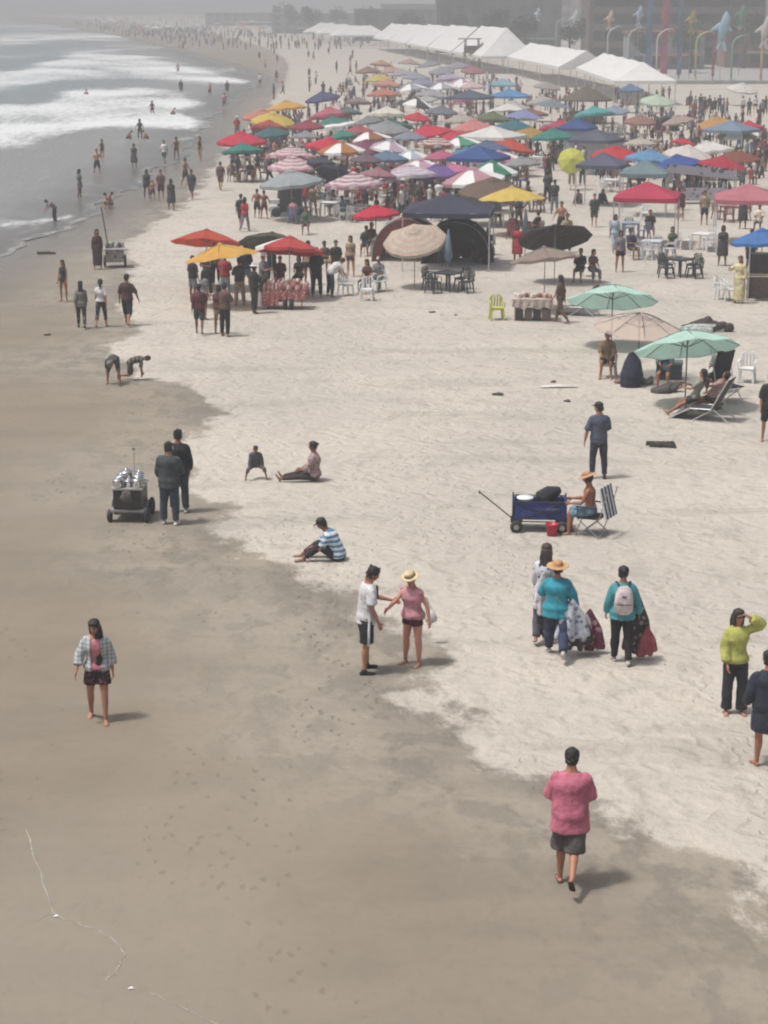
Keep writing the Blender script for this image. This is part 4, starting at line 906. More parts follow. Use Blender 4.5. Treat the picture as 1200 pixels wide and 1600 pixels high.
# furniture
def chair_kit():
    k = Kit('plastic_chair')
    b = MB(); b.box((0, 0, .42), (.44, .42, .03)); b.box((0, .20, .395), (.42, .02, .05)); k.add('seat', b.mesh('seat', M_PLASTIC), 0)
    b = MB()
    for x in (-.15, -.05, .05, .15): b.box((x, -.24, .63), (.055, .018, .38), rx(R(-12)).to_3x3())
    b.chain([((-.21, -.19, .44), .022, .02), ((-.21, -.26, .72), .022, .02), ((-.12, -.285, .84), .024, .02), ((.12, -.285, .84), .024, .02), ((.21, -.26, .72), .022, .02), ((.21, -.19, .44), .022, .02)], 6)
    k.add('backrest', b.mesh('backrest', M_PLASTIC), 0)
    for s in (-1, 1):
        b = MB(); b.chain([((s * .235, -.24, .64), .025, .014), ((s * .245, 0, .65), .028, .014), ((s * .24, .18, .62), .026, .014), ((s * .235, .21, .45), .02, .014)], 6); k.add('armrest', b.mesh('armrest', M_PLASTIC), 0)
        for t in (-1, 1):
            b = MB(); b.chain([((s * .19, t * .17, .42), .040, .030), ((s * .235, t * .225, -.02), .028, .024)], 6, cap=.1); k.add('leg', b.mesh('leg', M_PLASTIC), 0)
    return k
CHAIR = chair_kit()
def table_kit():
    k = Kit('plastic_table'); b = MB(); b.box((0, 0, .715), (.86, .86, .03)); b.box((0, 0, .68), (.78, .78, .04)); k.add('tabletop', b.mesh('tabletop', M_PLASTIC), 0)
    for s in (-1, 1):
        for t in (-1, 1): b = MB(); b.chain([((s * .35, t * .35, .69), .045, .045), ((s * .38, t * .38, -.02), .030, .030)], 6, cap=.1); k.add('leg', b.mesh('leg', M_PLASTIC), 0)
    return k
TABLE = table_kit()
WHT, BLK = (.72, .72, .72), (.02, .02, .022)
def chair(px, py, a, c=WHT, label=None, group='white plastic chairs on the beach', p=None):
    return CHAIR.place(p or GP(px, py), a, label, 'chair', group, (c,))
def table(px, py, a, c=WHT, label=None, group='plastic tables on the beach', p=None):
    return TABLE.place(p or GP(px, py), a, label, 'table', group, (c,))

# --- folding wagon
p = GP(842, 828); w = empty('folding_wagon', p, 4); tag(w, 'navy folding wagon loaded with beach gear, handle out', 'wagon')
NAVY = S('#2b3a78')
b = MB()
for s in (-1, 1): b.box((0, s * .27, .46), (1.06, .02, .36)); b.box((s * .53, 0, .46), (.02, .52, .36))
b.box((0, 0, .29), (1.04, .52, .02)); b.obj('fabric_tub', M_CLOTH, w, NAVY)
b = MB()
for s in (-1, 1):
    b.tube((-.55, s * .285, .66), (.55, s * .285, .66), .014); b.tube((-.55, s * .285, .24), (.55, s * .285, .24), .014)
    b.tube((-.5, s * .285, .24), (.5, s * .285, .66), .010); b.tube((.5, s * .285, .24), (-.5, s * .285, .66), .010)
    for x in (-.55, .55): b.tube((x, s * .285, .12), (x, s * .285, .72), .016)
b.obj('frame', M_DARK, w)
b = MB(); b.chain([((.28, -.29, .45), .16, .02), ((.28, -.29, .52), .17, .02)], 10); b.obj('side_pocket', M_CLOTH, w, S('#3a3f63'), True)
for x in (-.47, .47):
    for s in (-1, 1):
        b = MB(); b.chain([((x, s * .27, .13), .13, .13), ((x, s * .35, .13), .13, .13)], 18, (0, 0, 1), cap=.12); wh = b.obj('wheel', M_DARK, w, None, True)
        b = MB(); b.chain([((x, s * .355, .13), .06, .06), ((x, s * .372, .13), .055, .055)], 12, (0, 0, 1), cap=0); b.obj('hub', M_METAL, wh)
b = MB(); b.tube((-.55, 0, .22), (-1.25, -.06, .80), .014); b.tube((-1.25, -.14, .80), (-1.25, .02, .80), .018); b.obj('pull_handle', M_DARK, w)
b = MB(); b.chain([((.1, .05, .62), .25, .18), ((.25, .05, .78), .18, .14), ((.40, .02, .84), .10, .08)], 10); o = link('duffel_bag', blob(b, 'duffel_bag', .025, M_CLOTH), None, S('#22262e')); o.location = p; tag(o, 'black soft bag piled on the navy wagon', 'bag')
b = MB(); b.lathe([(.0, .0), (.17, .0), (.18, .03), (.17, .05), (0.02, .055)], 18); o = b.obj('white_lid', M_PLASTIC, None, (.75, .77, .8), True); o.location = (p.x - .30, p.y - .02, p.z + .66); tag(o, 'round white lid lying on the navy wagon', 'lid')
b = MB(); b.lathe([(.02, 0), (.10, .0), (.13, .24), (.135, .24), (.135, .26), (.11, .26), (.09, .03), (.02, .03)], 16); pp = GP(862, 838); o = b.obj('red_bucket', M_PLASTIC, None, S('#b3243f'), True); o.location = pp; tag(o, 'small red toy bucket on the sand by the wagon', 'bucket')
# --- camp chair
p = GP(925, 836); c_ = empty('camp_chair', p, -62); tag(c_, 'folding camp chair with blue and white striped back', 'chair')
CS = mat('navy_white_stripe_canvas', S('#23283f'), .85, pattern='stripe', c2=(.6, .62, .66), pscale=38, axis=0)
b = MB(); b.add([(-.27, -.22, .42), (.27, -.22, .42), (.27, .24, .40), (-.27, .24, .40), (-.27, -.22, .40), (.27, -.22, .40), (.27, .24, .38), (-.27, .24, .38)], [(0, 1, 2, 3), (7, 6, 5, 4), (0, 4, 5, 1), (2, 6, 7, 3)]); b.obj('seat', M_CLOTH, c_, S('#20232c'))
b = MB(); b.box((0, -.33, .74), (.62, .03, .66), rx(R(-14)).to_3x3()); b.obj('backrest', CS, c_)
for s in (-1, 1):
    b = MB(); b.tube((s * .28, -.28, 0), (s * .28, .26, .42), .011); b.tube((s * .28, .26, 0), (s * .28, -.26, .44), .011); b.tube((s * .28, -.26, .42), (s * .28, -.42, 1.02), .011); b.obj('side_frame', M_METAL, c_)
    b = MB(); b.box((s * .29, .02, .64), (.06, .46, .02)); b.tube((s * .29, .22, .40), (s * .29, .22, .63), .010); b.obj('armrest', M_DARK, c_)
    b = MB(); b.tube((-.28, s * .27, .03), (.28, s * .27, .40), .010); b.obj('cross_bar', M_METAL, c_)
# --- corn seller's cart
p = GP(205, 808); w = empty('vendor_cart', p, 2, .9); tag(w, 'small dark vendor cart with silver pots on top and four wheels', 'cart')
b = MB(); b.box((0, 0, .56), (.66, .95, .46)); b.box((0, 0, .56), (.60, .99, .40)); b.obj('cabinet', M_PAINT, w, S('#2b2a2a'))
b = MB(); b.box((0, 0, .815), (.74, 1.02, .04)); b.obj('counter', M_PAINT, w, S('#a8a6a2'))
b = MB(); b.box((0, 0, .29), (.80, 1.06, .05)); b.obj('chassis', M_PAINT, w, S('#8a8784'))
b = MB(); b.chain([((0, -.52, .52), .13, .05), ((0, -.55, .62), .16, .06), ((0, -.54, .76), .10, .05)], 12); b.obj('hanging_bag', M_CLOTH, w, S('#5c5a58'), True)
for x in (-.44, .44):
    for y in (-.38, .40):
        rr = .15 if y < 0 and x < 0 else .20
        b = MB(); b.chain([((x - .035, y, rr), rr, rr), ((x + .035, y, rr), rr, rr)], 18, (0, 0, 1), cap=.15); wh = b.obj('wheel', M_DARK, w, None, True)
        b = MB(); b.chain([((x - .04, y, rr), .07, .07), ((x + .04, y, rr), .07, .07)], 10, (0, 0, 1), cap=.05); b.obj('rim', M_METAL, wh)
b = MB(); b.tube((.04, .45, .83), (.04, .45, 1.55), .008); b.box((.04, .45, 1.57), (.07, .02, .05)); b.obj('flag_pole', M_METAL, w)
pot = MB().lathe([(.02, 0), (.11, .0), (.12, .04), (.12, .17), (.135, .175), (.135, .185), (.12, .195), (.06, .225), (.02, .23), (.022, .25), (.01, .26)], 16).mesh('steel_pot', M_STEEL, True)
for i, (x, y, q) in enumerate([(-.24, -.36, 1.0), (.22, -.36, 1.0), (0, -.30, .8), (-.2, -.05, 1.1), (.2, -.02, 1.1), (-.12, .28, 1.2), (.18, .30, 1.0)]):
    o = link('steel_pot', pot, None, None, (p.x + x * .9, p.y + y * .9, p.z + .753), None, q * .9); tag(o, 'shiny lidded steel pot on the small dark vendor cart, ' + ['front left', 'front right', 'front centre', 'middle left', 'middle right', 'back left', 'back right'][i], 'pot', 'steel pots on the vendor cart')
# --- pole cart farther off
p = GP(180, 417); w = empty('vendor_cart', p, -8); tag(w, 'pale push cart with white goods and a tall leaning pole', 'cart')
b = MB(); b.box((0, 0, .50), (.75, .9, .50)); b.obj('cabinet', mat('cart_panel', S('#8f8a84'), .7, pattern='print', c2=S('#4f4b48'), pscale=5), w)
b = MB(); b.box((0, 0, .78), (.90, 1.0, .05)); b.obj('counter', M_PAINT, w, S('#b5b0aa'))
for i in range(6):
    b = MB(); x = -.3 + .12 * i; b.chain([((x, -.2 + .1 * (i % 3), .82), .10, .10), ((x + .02, -.2 + .1 * (i % 3), .98), .08, .08)], 8); b.obj('goods_bag', M_CLOTH, w, S('#a9a7a6') if i % 2 else S('#56534f'), True)
b = MB(); b.tube((-.25, -.2, .8), (-.48, -.3, 2.5), .03, 8); b.obj('pole', M_WOOD, w)
for x in (-.42, .42): b = MB(); b.chain([((x - .03, 0, .25), .25, .25), ((x + .03, 0, .25), .25, .25)], 16, (0, 0, 1), cap=.1); b.obj('wheel', M_DARK, w, None, True)
# --- sweet seller's cart
p = GP(447, 482); w = empty('snack_cart', p, 6, .88); tag(w, 'snack cart draped in red and white bags on one dark wheel pair', 'cart')
b = MB(); b.box((0, 0, .72), (1.75, .95, .12)); b.box((0, 0, .62), (1.6, .85, .12)); b.obj('tray', M_WOOD, w)
SK = mat('red_white_cloth', S('#a8605f'), .85, var=.35, bump=.5, pattern='print', c2=S('#cbbcb6'), pscale=9)
b = MB(); n = 24
for side, yy in ((0, -.50), (1, .50)):
    for i in range(n): 
        x0 = -.9 + 1.8 * i / n; x1 = -.9 + 1.8 * (i + 1) / n; d0 = .03 * math.sin(i * 1.9); d1 = .03 * math.sin((i + 1) * 1.9); zb = .18 if i < 9 else .44 + .03 * math.sin(i)
        b.add([(x0, yy + d0, zb), (x1, yy + d1, zb), (x1, yy, .80), (x0, yy, .80)], [(0, 1, 2, 3)])
b.box((-.9, 0, .5), (.02, .98, .56)); b.obj('skirt_cloth', SK, w)
rr = random.Random(11)
for i in range(42):
    x = -.8 + 1.6 * (i % 11) / 10 + rr.uniform(-.05, .05); y = -.42 + .28 * (i // 11) + rr.uniform(-.04, .04); z0 = .79 + .05 * (i // 11)
    b = MB(); q = rr.uniform(.07, .11); b.chain([((x, y, z0), q, q * .7), ((x + rr.uniform(-.04, .04), y, z0 + .14), q * .8, q * .6), ((x, y, z0 + .22), q * .3, q * .3)], 7)
    b.obj('snack_bag', M_CLOTH, w, rr.choice([S('#a9656a'), S('#c0a49c'), S('#8e4b50'), S('#c2b6b0'), S('#9b6a60'), S('#b88f88')]), True)
for x in (-.04, .22): b = MB(); b.chain([((x, -.30, .25), .25, .25), ((x + .10, -.30, .25), .25, .25)], 18, (0, 1, 0), cap=.12); b.obj('wheel', M_DARK, w, None, True)
b = MB(); b.lathe([(.02, 0), (.12, 0), (.13, .02), (.13, .50), (.06, .56), (.05, .60), (.02, .6)], 14, (-1.02, -.35, .12)); b.obj('drink_canister', M_PLASTIC, w, (.75, .73, .72), True)
for x in (-.7, .7): b = MB(); b.tube((x, -.35, -.03), (x, -.35, .6), .025); b.obj('leg', M_WOOD, w)
# --- food table with seller, yellow chair
p = GP(832, 500); w = empty('food_stall_table', p, 4); tag(w, 'food table under cloth piled with fruit and white trays', 'table')
b = MB(); b.box((0, 0, .74), (1.35, .8, .04)); b.obj('tabletop', M_WOOD, w)
b = MB(); n = 20
for i in range(n):
    x0 = -.7 + 1.4 * i / n; x1 = x0 + 1.4 / n; b.add([(x0, -.42 + .03 * math.sin(i * 1.7), .48 + .05 * math.sin(i * .9)), (x1, -.42 + .03 * math.sin((i + 1) * 1.7), .48 + .05 * math.sin((i + 1) * .9)), (x1, -.41, .775), (x0, -.41, .775)], [(0, 1, 2, 3)])
b.add([(-.7, -.41, .775), (.7, -.41, .775), (.7, .41, .775), (-.7, .41, .775)], [(0, 1, 2, 3)]); b.obj('tablecloth', M_CLOTH, w, S('#b9aaa2'))
for s in (-1, 1):
    for t in (-1, 1): b = MB(); b.tube((s * .6, t * .33, -.03), (s * .6, t * .33, .73), .025); b.obj('leg', M_WOOD, w)
for i in range(4): 
    b = MB(); x = -.45 + .3 * i; b.box((x, .05, .20), (.27, .55, .36)); b.obj('storage_box', M_PLASTIC, w, [S('#3b3532'), S('#6d6259'), S('#2c2a2a'), S('#7d6c64')][i])
for i in range(14):
    x = -.58 + .09 * i; y = rr.uniform(-.3, .3); b = MB(); b.chain([((x, y, .80), .07, .07), ((x, y, .90), .06, .06)], 8); b.obj('food_item', M_PLASTIC, w, rr.choice([S('#d8d2cc'), S('#c9b4a8'), S('#8a5f55'), S('#b98f7c'), S('#6d5a52')]), True)
chair(776, 500, 175, S('#b5b84e'), 'yellow plastic chair standing left of the food table', None)
# sling loungers (folded deck chairs)
def deckchair(px, py, a, c, label, scl=1.0):
    p = GP(px, py); w = empty('deck_chair', p, a, scl); tag(w, label, 'deck chair', 'folding deck chairs')
    for s in (-1, 1):
        b = MB(); b.path([(s * .29, .75, .02), (s * .29, .25, .28), (s * .29, -.25, .30), (s * .29, -.62, 1.0)], .016); b.obj('side_rail', MATS['pale_metal'], w)
        b = MB(); b.path([(s * .27, -.70, 0), (s * .27, -.30, .30), (s * .27, .20, .0)], .014); b.obj('leg', MATS['pale_metal'], w)
    b = MB(); pr = [(.72, .05), (.25, .28), (-.25, .30), (-.62, 1.0)]
    for i in range(3):
        (y0, z0), (y1, z1) = pr[i], pr[i + 1]; b.add([(-.27, y0, z0), (.27, y0, z0), (.27, y1, z1), (-.27, y1, z1), (-.27, y0, z0 - .012), (.27, y0, z0 - .012), (.27, y1, z1 - .012), (-.27, y1, z1 - .012)], [(0, 1, 2, 3), (7, 6, 5, 4), (0, 4, 5, 1), (1, 5, 6, 2), (3, 2, 6, 7), (0, 3, 7, 4)])
    b.obj('sling', M_CLOTH, w, c); return w
deckchair(903, 492, -62, S('#5c5a60'), 'tall empty grey deck chair beside the food table', 1.1)
deckchair(1100, 655, -62, S('#3a3a3e'), 'dark sling deck chair holding people beneath the large mint parasol', 1.15)
# dark blue bag-like chair, cooler, cloth heap by the mint parasols
p = GP(985, 604); b = MB(); b.chain([((0, 0, .0), .30, .25), ((.03, 0, .35), .34, .28), ((.05, .03, .75), .24, .16), ((.02, .05, .95), .12, .08)], 12)
o = link('gear_bag', blob(b, 'gear_bag', .03, M_CLOTH), None, S('#20263a')); o.location = p; tag(o, 'tall navy gear bag standing between the mint parasols', 'bag')
p = GP(1045, 592); w = empty('cool_box', p, 8); tag(w, 'grey cool box with pale lid under the mint parasol', 'cool box')
b = MB(); b.box((0, 0, .24), (.75, .42, .46)); b.obj('box', M_PLASTIC, w, S('#3d4547')); b = MB(); b.box((0, 0, .50), (.79, .46, .07)); b.obj('lid', M_PLASTIC, w, S('#7f8b8a')); b = MB(); b.path([(-.36, -.22, .44), (-.36, -.30, .40), (.36, -.30, .40), (.36, -.22, .44)], .012); b.obj('handle', M_DARK, w)
def heap(px, py, w_, h_, c, label, name, cat, seed=1, m_=None):
    p = GP(px, py); r = w_ / ppm(p.y) / 2; q = random.Random(seed); b = MB()
    for i in range(9):
        a = q.uniform(0, 6.28); d = q.uniform(0, .6) * r; b.chain([((d * math.cos(a) - r * .3, d * .6 * math.sin(a), .02), r * .22, h_ * .5), ((d * math.cos(a) + r * .3, d * .6 * math.sin(a) + q.uniform(-.1, .1), h_ * q.uniform(.3, .8)), r * .18, h_ * .35)], 7, (0, 0, 1))
    o_ = link(name, blob(b, name, max(r / 26, .012), m_ or M_CLOTH), None, c); o_.location = p; tag(o_, label, cat); return o_
heap(1105, 517, 85, .45, S('#3b322f'), 'dark brown cloth heap lying behind the mint parasol', 'cloth_heap', 'cloth', 2)
heap(1095, 519, 110, .12, S('#b7bdb9'), 'pale sheet spread under the dark brown cloth heap', 'ground_sheet', 'sheet', 5)
p = GP(1135, 628); w = empty('tall_sling_chair', p, 150); tag(w, 'high backed black and grey sling chair behind the reclining pair', 'chair')
b = MB(); b.box((0, -.22, .95), (.6, .03, .95), rx(R(-16)).to_3x3()); b.obj('backrest', M_CLOTH, w, S('#2a2a2c'))
b = MB(); b.box((0, .08, .45), (.6, .55, .03)); b.obj('seat', M_CLOTH, w, S('#55565a'))
for s in (-1, 1): b = MB(); b.path([(s * .31, .35, 0), (s * .31, -.1, .46), (s * .31, -.38, 1.45)], .015); b.path([(s * .31, -.35, 0), (s * .31, .3, .46)], .015); b.obj('side_frame', MATS['pale_metal'], w)
chair(1166, 598, 200, WHT, 'white plastic chair right of the large mint parasol', None)
chair(950, 590, 190, S('#8a8f8a'), 'grey plastic chair under the man in tan shirt', None)
# driftwood plank, seaweed
b = MB(); b.chain([((-.5, 0, .03), .10, .03), ((0, .02, .05), .14, .04), ((.52, 0, .03), .08, .03)], 8, (0, 1, 0)); o = b.obj('pale_plank', M_WOOD if False else mat('bleached_wood', (.62, .59, .55), .85), None, None, True); o.location = GP(873, 606); tag(o, 'long bleached plank lying on the dry sand', 'plank')
for i, (x, y, w_, l_) in enumerate([(778, 618, 26, 'dark seaweed clump left of the bleached plank'), (886, 628, 16, 'small dark seaweed scrap below the bleached plank'), (865, 598, 12, 'tiny weed scrap just above the bleached plank'), (72, 397, 38, 'flat seaweed mound near the waterline at far left'), (75, 524, 14, 'dark weed scrap on wet sand left of walking trio'),
        (1035, 698, 70, 'dark hollowed patch of weed right of the man in blue'), (675, 489, 14, 'small weed scrap below the dark table set'), (712, 493, 7, 'tiny weed speck below the dark table set')]):
    heap(x, y, w_, .05, (.045, .04, .032), l_, 'seaweed_clump', 'seaweed', 20 + i)
# scum line at the water's last reach
b = MB()
def ribbon(pts, w_):
    q = [G(*a) for a in pts]; n = 7 * (len(q) - 1); out = []
    for i in range(n + 1):
        t = i / 7; k = min(int(t), len(q) - 2); f = t - k; c0 = q[k].lerp(q[k + 1], f); out.append(c0 + Vector((.012 * math.sin(i * .9), .02 * math.sin(i * .7), 0)))
    vs = []; fs = []
    for i, c0 in enumerate(out):
        t = (out[min(i + 1, n)] - out[max(i - 1, 0)]).normalized(); s = Vector((-t.y, t.x, 0)); ww = w_ * (1.2 + .5 * math.sin(i * .6))
        for k in (-1, 1): v = c0 + s * ww * k; vs.append((v.x, v.y, gzb(v.x, v.y) + .004))
        v = c0; vs.append((v.x, v.y, gzb(v.x, v.y) + .007))
    for i in range(n): fs += [(i * 3, i * 3 + 3, i * 3 + 5, i * 3 + 2), (i * 3 + 2, i * 3 + 5, i * 3 + 4, i * 3 + 1)]
    b.add(vs, fs)
ribbon([(40, 1296), (58, 1350), (72, 1392), (84, 1428), (112, 1440), (138, 1448), (170, 1462), (186, 1478), (195, 1490), (188, 1505), (182, 1520), (165, 1532)], .0065); ribbon([(55, 1440), (70, 1431), (84, 1428)], .005); ribbon([(232, 1552), (270, 1568), (300, 1582), (335, 1600), (350, 1612)], .005)
tag(b.obj('foam_line', mat('dried_foam', (.36, .335, .30), .9, var=.3)), 'thin white foam line on the wet sand', kind='stuff')
for x, y, l_ in ((88, 1433, 'white shell fragment on the foam line'), (205, 1546, 'white shell fragment below the foam line')):
    b = MB(); b.chain([((-.03, 0, .012), .012, .008), ((.0, .01, .02), .024, .012), ((.03, 0, .012), .012, .008)], 7, (0, 1, 0)); o = b.obj('shell', mat('shell_white', (.75, .74, .72), .6), None, None, True); o.location = GP(x, y); tag(o, l_, 'shell')
# ------------------------------------------------------------------ the parasols and canopies of the photograph, front to back
CR, TE, MI = S('#bd2040'), S('#2a7a70'), S('#b4d6cb')
parasol(958, 443, 132, MI, 'smaller mint green parasol', 'plain', label='smaller mint green parasol standing behind the beige one', ribs=True, dark=True, tilt=(20, 5), h=2.05)
parasol(1075, 514, 152, MI, 'large mint green parasol', 'plain', label='large mint green parasol with green underside at right', ribs=True, dark=True, tilt=(21, 350), h=2.15)
parasol(1000, 487, 132, S('#b59a8c'), 'sheer beige parasol', 'sheer', 'sheer beige mesh parasol between the two mint ones', ribs=True, dark=True, h=2.0)
parasol(322, 358, 104, S('#b8452f'), 'orange red parasol', 'plain', label='orange red parasol, leftmost of the snack stand', ribs=True, tilt=(14, 10))
parasol(346, 380, 108, S('#cfa04a'), 'mustard yellow parasol', 'plain', label='mustard yellow parasol in front of the orange red one', ribs=True, tilt=(10, 300))
parasol(424, 362, 96, S('#4b4a3c'), 'dark olive parasol', 'plain', label='dark olive parasol tipped back behind the red one', ribs=True, tilt=(22, 10))
parasol(452, 370, 98, S('#b5413f'), 'red and white parasol', 'some', 'red parasol with one pale panel above the snack cart', ribs=True, tilt=(12, 20))
parasol(648, 356, 92, (.5, .4, .4), 'faded striped parasol', 'pastel', 'faded pastel striped parasol tipped towards the viewer', tilt=(24, 200))
parasol(868, 350, 108, S('#2f2526'), 'dark brown parasol', 'plain', label='dark brown parasol tipped back, its underside showing', ribs=True, tilt=(27, 350))
parasol(852, 385, 104, S('#8e8076'), 'taupe parasol', 'plain', label='taupe parasol over the food table', tilt=(12, 330), ribs=True)
parasol(587, 321, 68, CR, 'flat crimson parasol', label='flat crimson parasol left of the navy canopy', h=2.1)
parasol(800, 291, 88, S('#cdb357'), 'butter yellow parasol', 'plain', label='butter yellow parasol right of the navy canopy')
parasol(770, 278, 98, S('#6a564c'), 'brown parasol', label='brown parasol behind the butter yellow one', tilt=(8, 180))
parasol(1192, 358, 92, S('#3f6fae'), 'bright blue parasol', label='bright blue parasol cut by the right edge', ribs=True)
parasol(455, 266, 84, S('#9aa0a4'), 'silver grey parasol', label='silver grey parasol over the dark drinks stand', h=2.5)
parasol(458, 245, 68, S('#b98593'), 'lower pink ringed parasol', 'ring', 'pink and white ringed parasol just above the silver one')
parasol(455, 229, 66, S('#b5808d'), 'upper pink ringed parasol', 'ring', 'pink and white ringed parasol, upper of the pair')
parasol(528, 260, 60, S('#25263a'), 'midnight blue parasol', label='midnight blue parasol tipped over beside the silver one', tilt=(30, 40))
parasol(553, 270, 78, S('#a77f8e'), 'mauve striped parasol', 'ring', 'mauve and white ringed parasol with flat top')
parasol(608, 219, 62, S('#b9a3b4'), 'lilac striped parasol', 'gore', 'lilac and white parasol below the white one')
parasol(604, 236, 58, S('#5f7590'), 'slate blue parasol', label='slate blue parasol under the lilac one')
parasol(642, 234, 48, S('#a9bac6'), 'ice blue parasol', 'gore', 'ice blue and white parasol beside the slate one')
parasol(655, 248, 76, S('#b994a4'), 'pink white gored parasol', 'gore', 'pink and white gored parasol in the middle of the crowd')
parasol(640, 258, 84, S('#b3a9bd'), 'pale lavender parasol', 'ring', 'pale lavender ringed parasol in front of the gored pink one')
parasol(706, 256, 50, S('#bf6f92'), 'hot pink parasol', label='small hot pink parasol below the blue canopy')
parasol(740, 262, 84, S('#b58a92'), 'pastel rose parasol', 'gore', 'pastel rose parasol behind the brown one')
parasol(515, 215, 66, CR, 'large crimson parasol', label='large crimson parasol below the dark teal one', tilt=(6, 100))
parasol(535, 204, 46, TE, 'teal parasol behind crimson', label='teal parasol half hidden behind the large crimson one')
parasol(520, 182, 62, S('#3d716b'), 'teal parasol with white rim', 'edge', 'teal parasol with a white rim')
parasol(515, 168, 66, S('#b0596c'), 'rose parasol', label='rose parasol above the white rimmed teal one')
parasol(480, 188, 46, S('#8f3143'), 'wine red parasol', label='wine red parasol left of the white rimmed teal one')
parasol(377, 206, 66, CR, 'crimson shoreline parasol', label='crimson parasol nearest the surf')
parasol(379, 224, 56, TE, 'teal shoreline parasol', label='teal parasol under the crimson one nearest the surf')
parasol(426, 176, 72, S('#c9b04a'), 'lemon yellow parasol', label='lemon yellow parasol overlapping the salmon one near the surf')
parasol(410, 171, 56, S('#bd7a68'), 'salmon parasol', label='salmon parasol behind the lemon yellow one')
parasol(420, 188, 50, S('#a84038'), 'brick red parasol', label='brick red parasol below the lemon yellow one')
parasol(424, 198, 48, S('#315f66'), 'blue green parasol', label='blue green parasol below the brick red one')
parasol(605, 167, 62, S('#d5d3c6'), 'cream white parasol', label='cream white parasol above the dark green one')
parasol(609, 186, 66, S('#3a605a'), 'dark green parasol', label='dark green parasol under the cream white one')
parasol(652, 176, 36, CR, 'small crimson parasol', label='small crimson parasol right of the cream white one')
parasol(668, 195, 64, CR, 'wide crimson parasol', label='wide crimson parasol left of the white square shelter')
parasol(708, 205, 44, CR, 'tilted crimson parasol', label='crimson parasol touching the white square shelter', tilt=(12, 240))
parasol(893, 243, 36, S('#c2c356'), 'lime yellow parasol', label='lime yellow parasol tipped so that its whole disc shows', tilt=(62, 180), h=2.0)
parasol(865, 201, 62, TE, 'teal parasol by lime disc', label='teal parasol up the beach from the lime yellow disc')
parasol(876, 188, 58, S('#a8304f'), 'raspberry parasol', label='raspberry parasol behind the teal one and royal blue canopy')
parasol(1105, 221, 88, S('#d3d1cd'), 'big white parasol', label='big white parasol over the banner stall')
parasol(1170, 189, 44, CR, 'crimson parasol at right', label='crimson parasol behind the steel blue canopy')
parasol(1068, 216, 34, CR, 'little crimson parasol', label='little crimson parasol left of the big white one')
parasol(1027, 148, 46, S('#b6c6b4'), 'pale green parasol', label='pale green parasol standing near the plaza')
parasol(1160, 130, 60, S('#cfcdc8'), 'distant white parasol', label='distant white parasol on the plaza at right')
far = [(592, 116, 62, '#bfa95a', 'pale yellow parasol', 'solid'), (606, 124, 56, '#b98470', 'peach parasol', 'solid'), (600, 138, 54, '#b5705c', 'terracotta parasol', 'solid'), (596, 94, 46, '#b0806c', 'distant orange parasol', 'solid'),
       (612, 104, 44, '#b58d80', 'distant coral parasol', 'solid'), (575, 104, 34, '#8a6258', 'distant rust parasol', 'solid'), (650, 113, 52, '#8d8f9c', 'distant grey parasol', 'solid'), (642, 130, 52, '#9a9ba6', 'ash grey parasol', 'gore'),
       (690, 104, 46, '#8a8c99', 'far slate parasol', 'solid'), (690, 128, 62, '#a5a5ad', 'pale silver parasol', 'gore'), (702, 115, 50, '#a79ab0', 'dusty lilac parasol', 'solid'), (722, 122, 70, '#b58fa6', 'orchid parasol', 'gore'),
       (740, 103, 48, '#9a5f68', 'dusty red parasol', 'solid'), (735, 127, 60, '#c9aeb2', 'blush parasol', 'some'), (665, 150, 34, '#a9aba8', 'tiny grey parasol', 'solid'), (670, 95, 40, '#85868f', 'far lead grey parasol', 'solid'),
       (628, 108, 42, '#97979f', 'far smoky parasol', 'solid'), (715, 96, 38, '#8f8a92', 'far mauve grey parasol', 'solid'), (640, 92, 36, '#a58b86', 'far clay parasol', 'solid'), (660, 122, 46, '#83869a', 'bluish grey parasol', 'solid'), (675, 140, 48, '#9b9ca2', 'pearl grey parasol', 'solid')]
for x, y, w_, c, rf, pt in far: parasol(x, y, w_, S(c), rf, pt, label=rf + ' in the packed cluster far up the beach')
more = [(478, 205, 40, '#8c8a8e', 'ash parasol behind the wine red one'), (560, 196, 40, '#9b4a55', 'faded red parasol'), (572, 240, 44, '#6d5560', 'plum parasol'), (575, 182, 40, '#7a7d84', 'pewter parasol'), (690, 165, 44, '#6c6f78', 'gunmetal parasol'), (720, 178, 44, '#a9a39a', 'oatmeal parasol'), (640, 205, 44, '#7f8794', 'dove blue parasol'),
        (830, 170, 46, '#8a5d58', 'dusty terracotta parasol'), (845, 150, 40, '#a8a3a0', 'chalk parasol'), (855, 128, 36, '#9a948f', 'far chalk parasol'), (690, 235, 46, '#b05a78', 'magenta parasol'), (815, 245, 50, '#8d8f90', 'stone grey parasol'), (1000, 215, 44, '#b3aca0', 'linen parasol'), (1000, 180, 44, '#8f6a60', 'cinnamon parasol'), (1060, 180, 44, '#a08f86', 'fawn parasol'), (960, 165, 40, '#8893a5', 'cloud blue parasol'), (560, 152, 36, '#85757a', 'dusky parasol'), (545, 168, 36, '#5d6b6b', 'dark grey green parasol'), (500, 245, 42, '#3b3f4d', 'ink blue parasol'), (590, 262, 50, '#9c6d7a', 'old rose parasol')]
for x, y, w_, c, rf in more: parasol(x, y, w_, S(c), rf, label=rf + (' standing in the packed crowd' if 'behind' not in rf else ''))
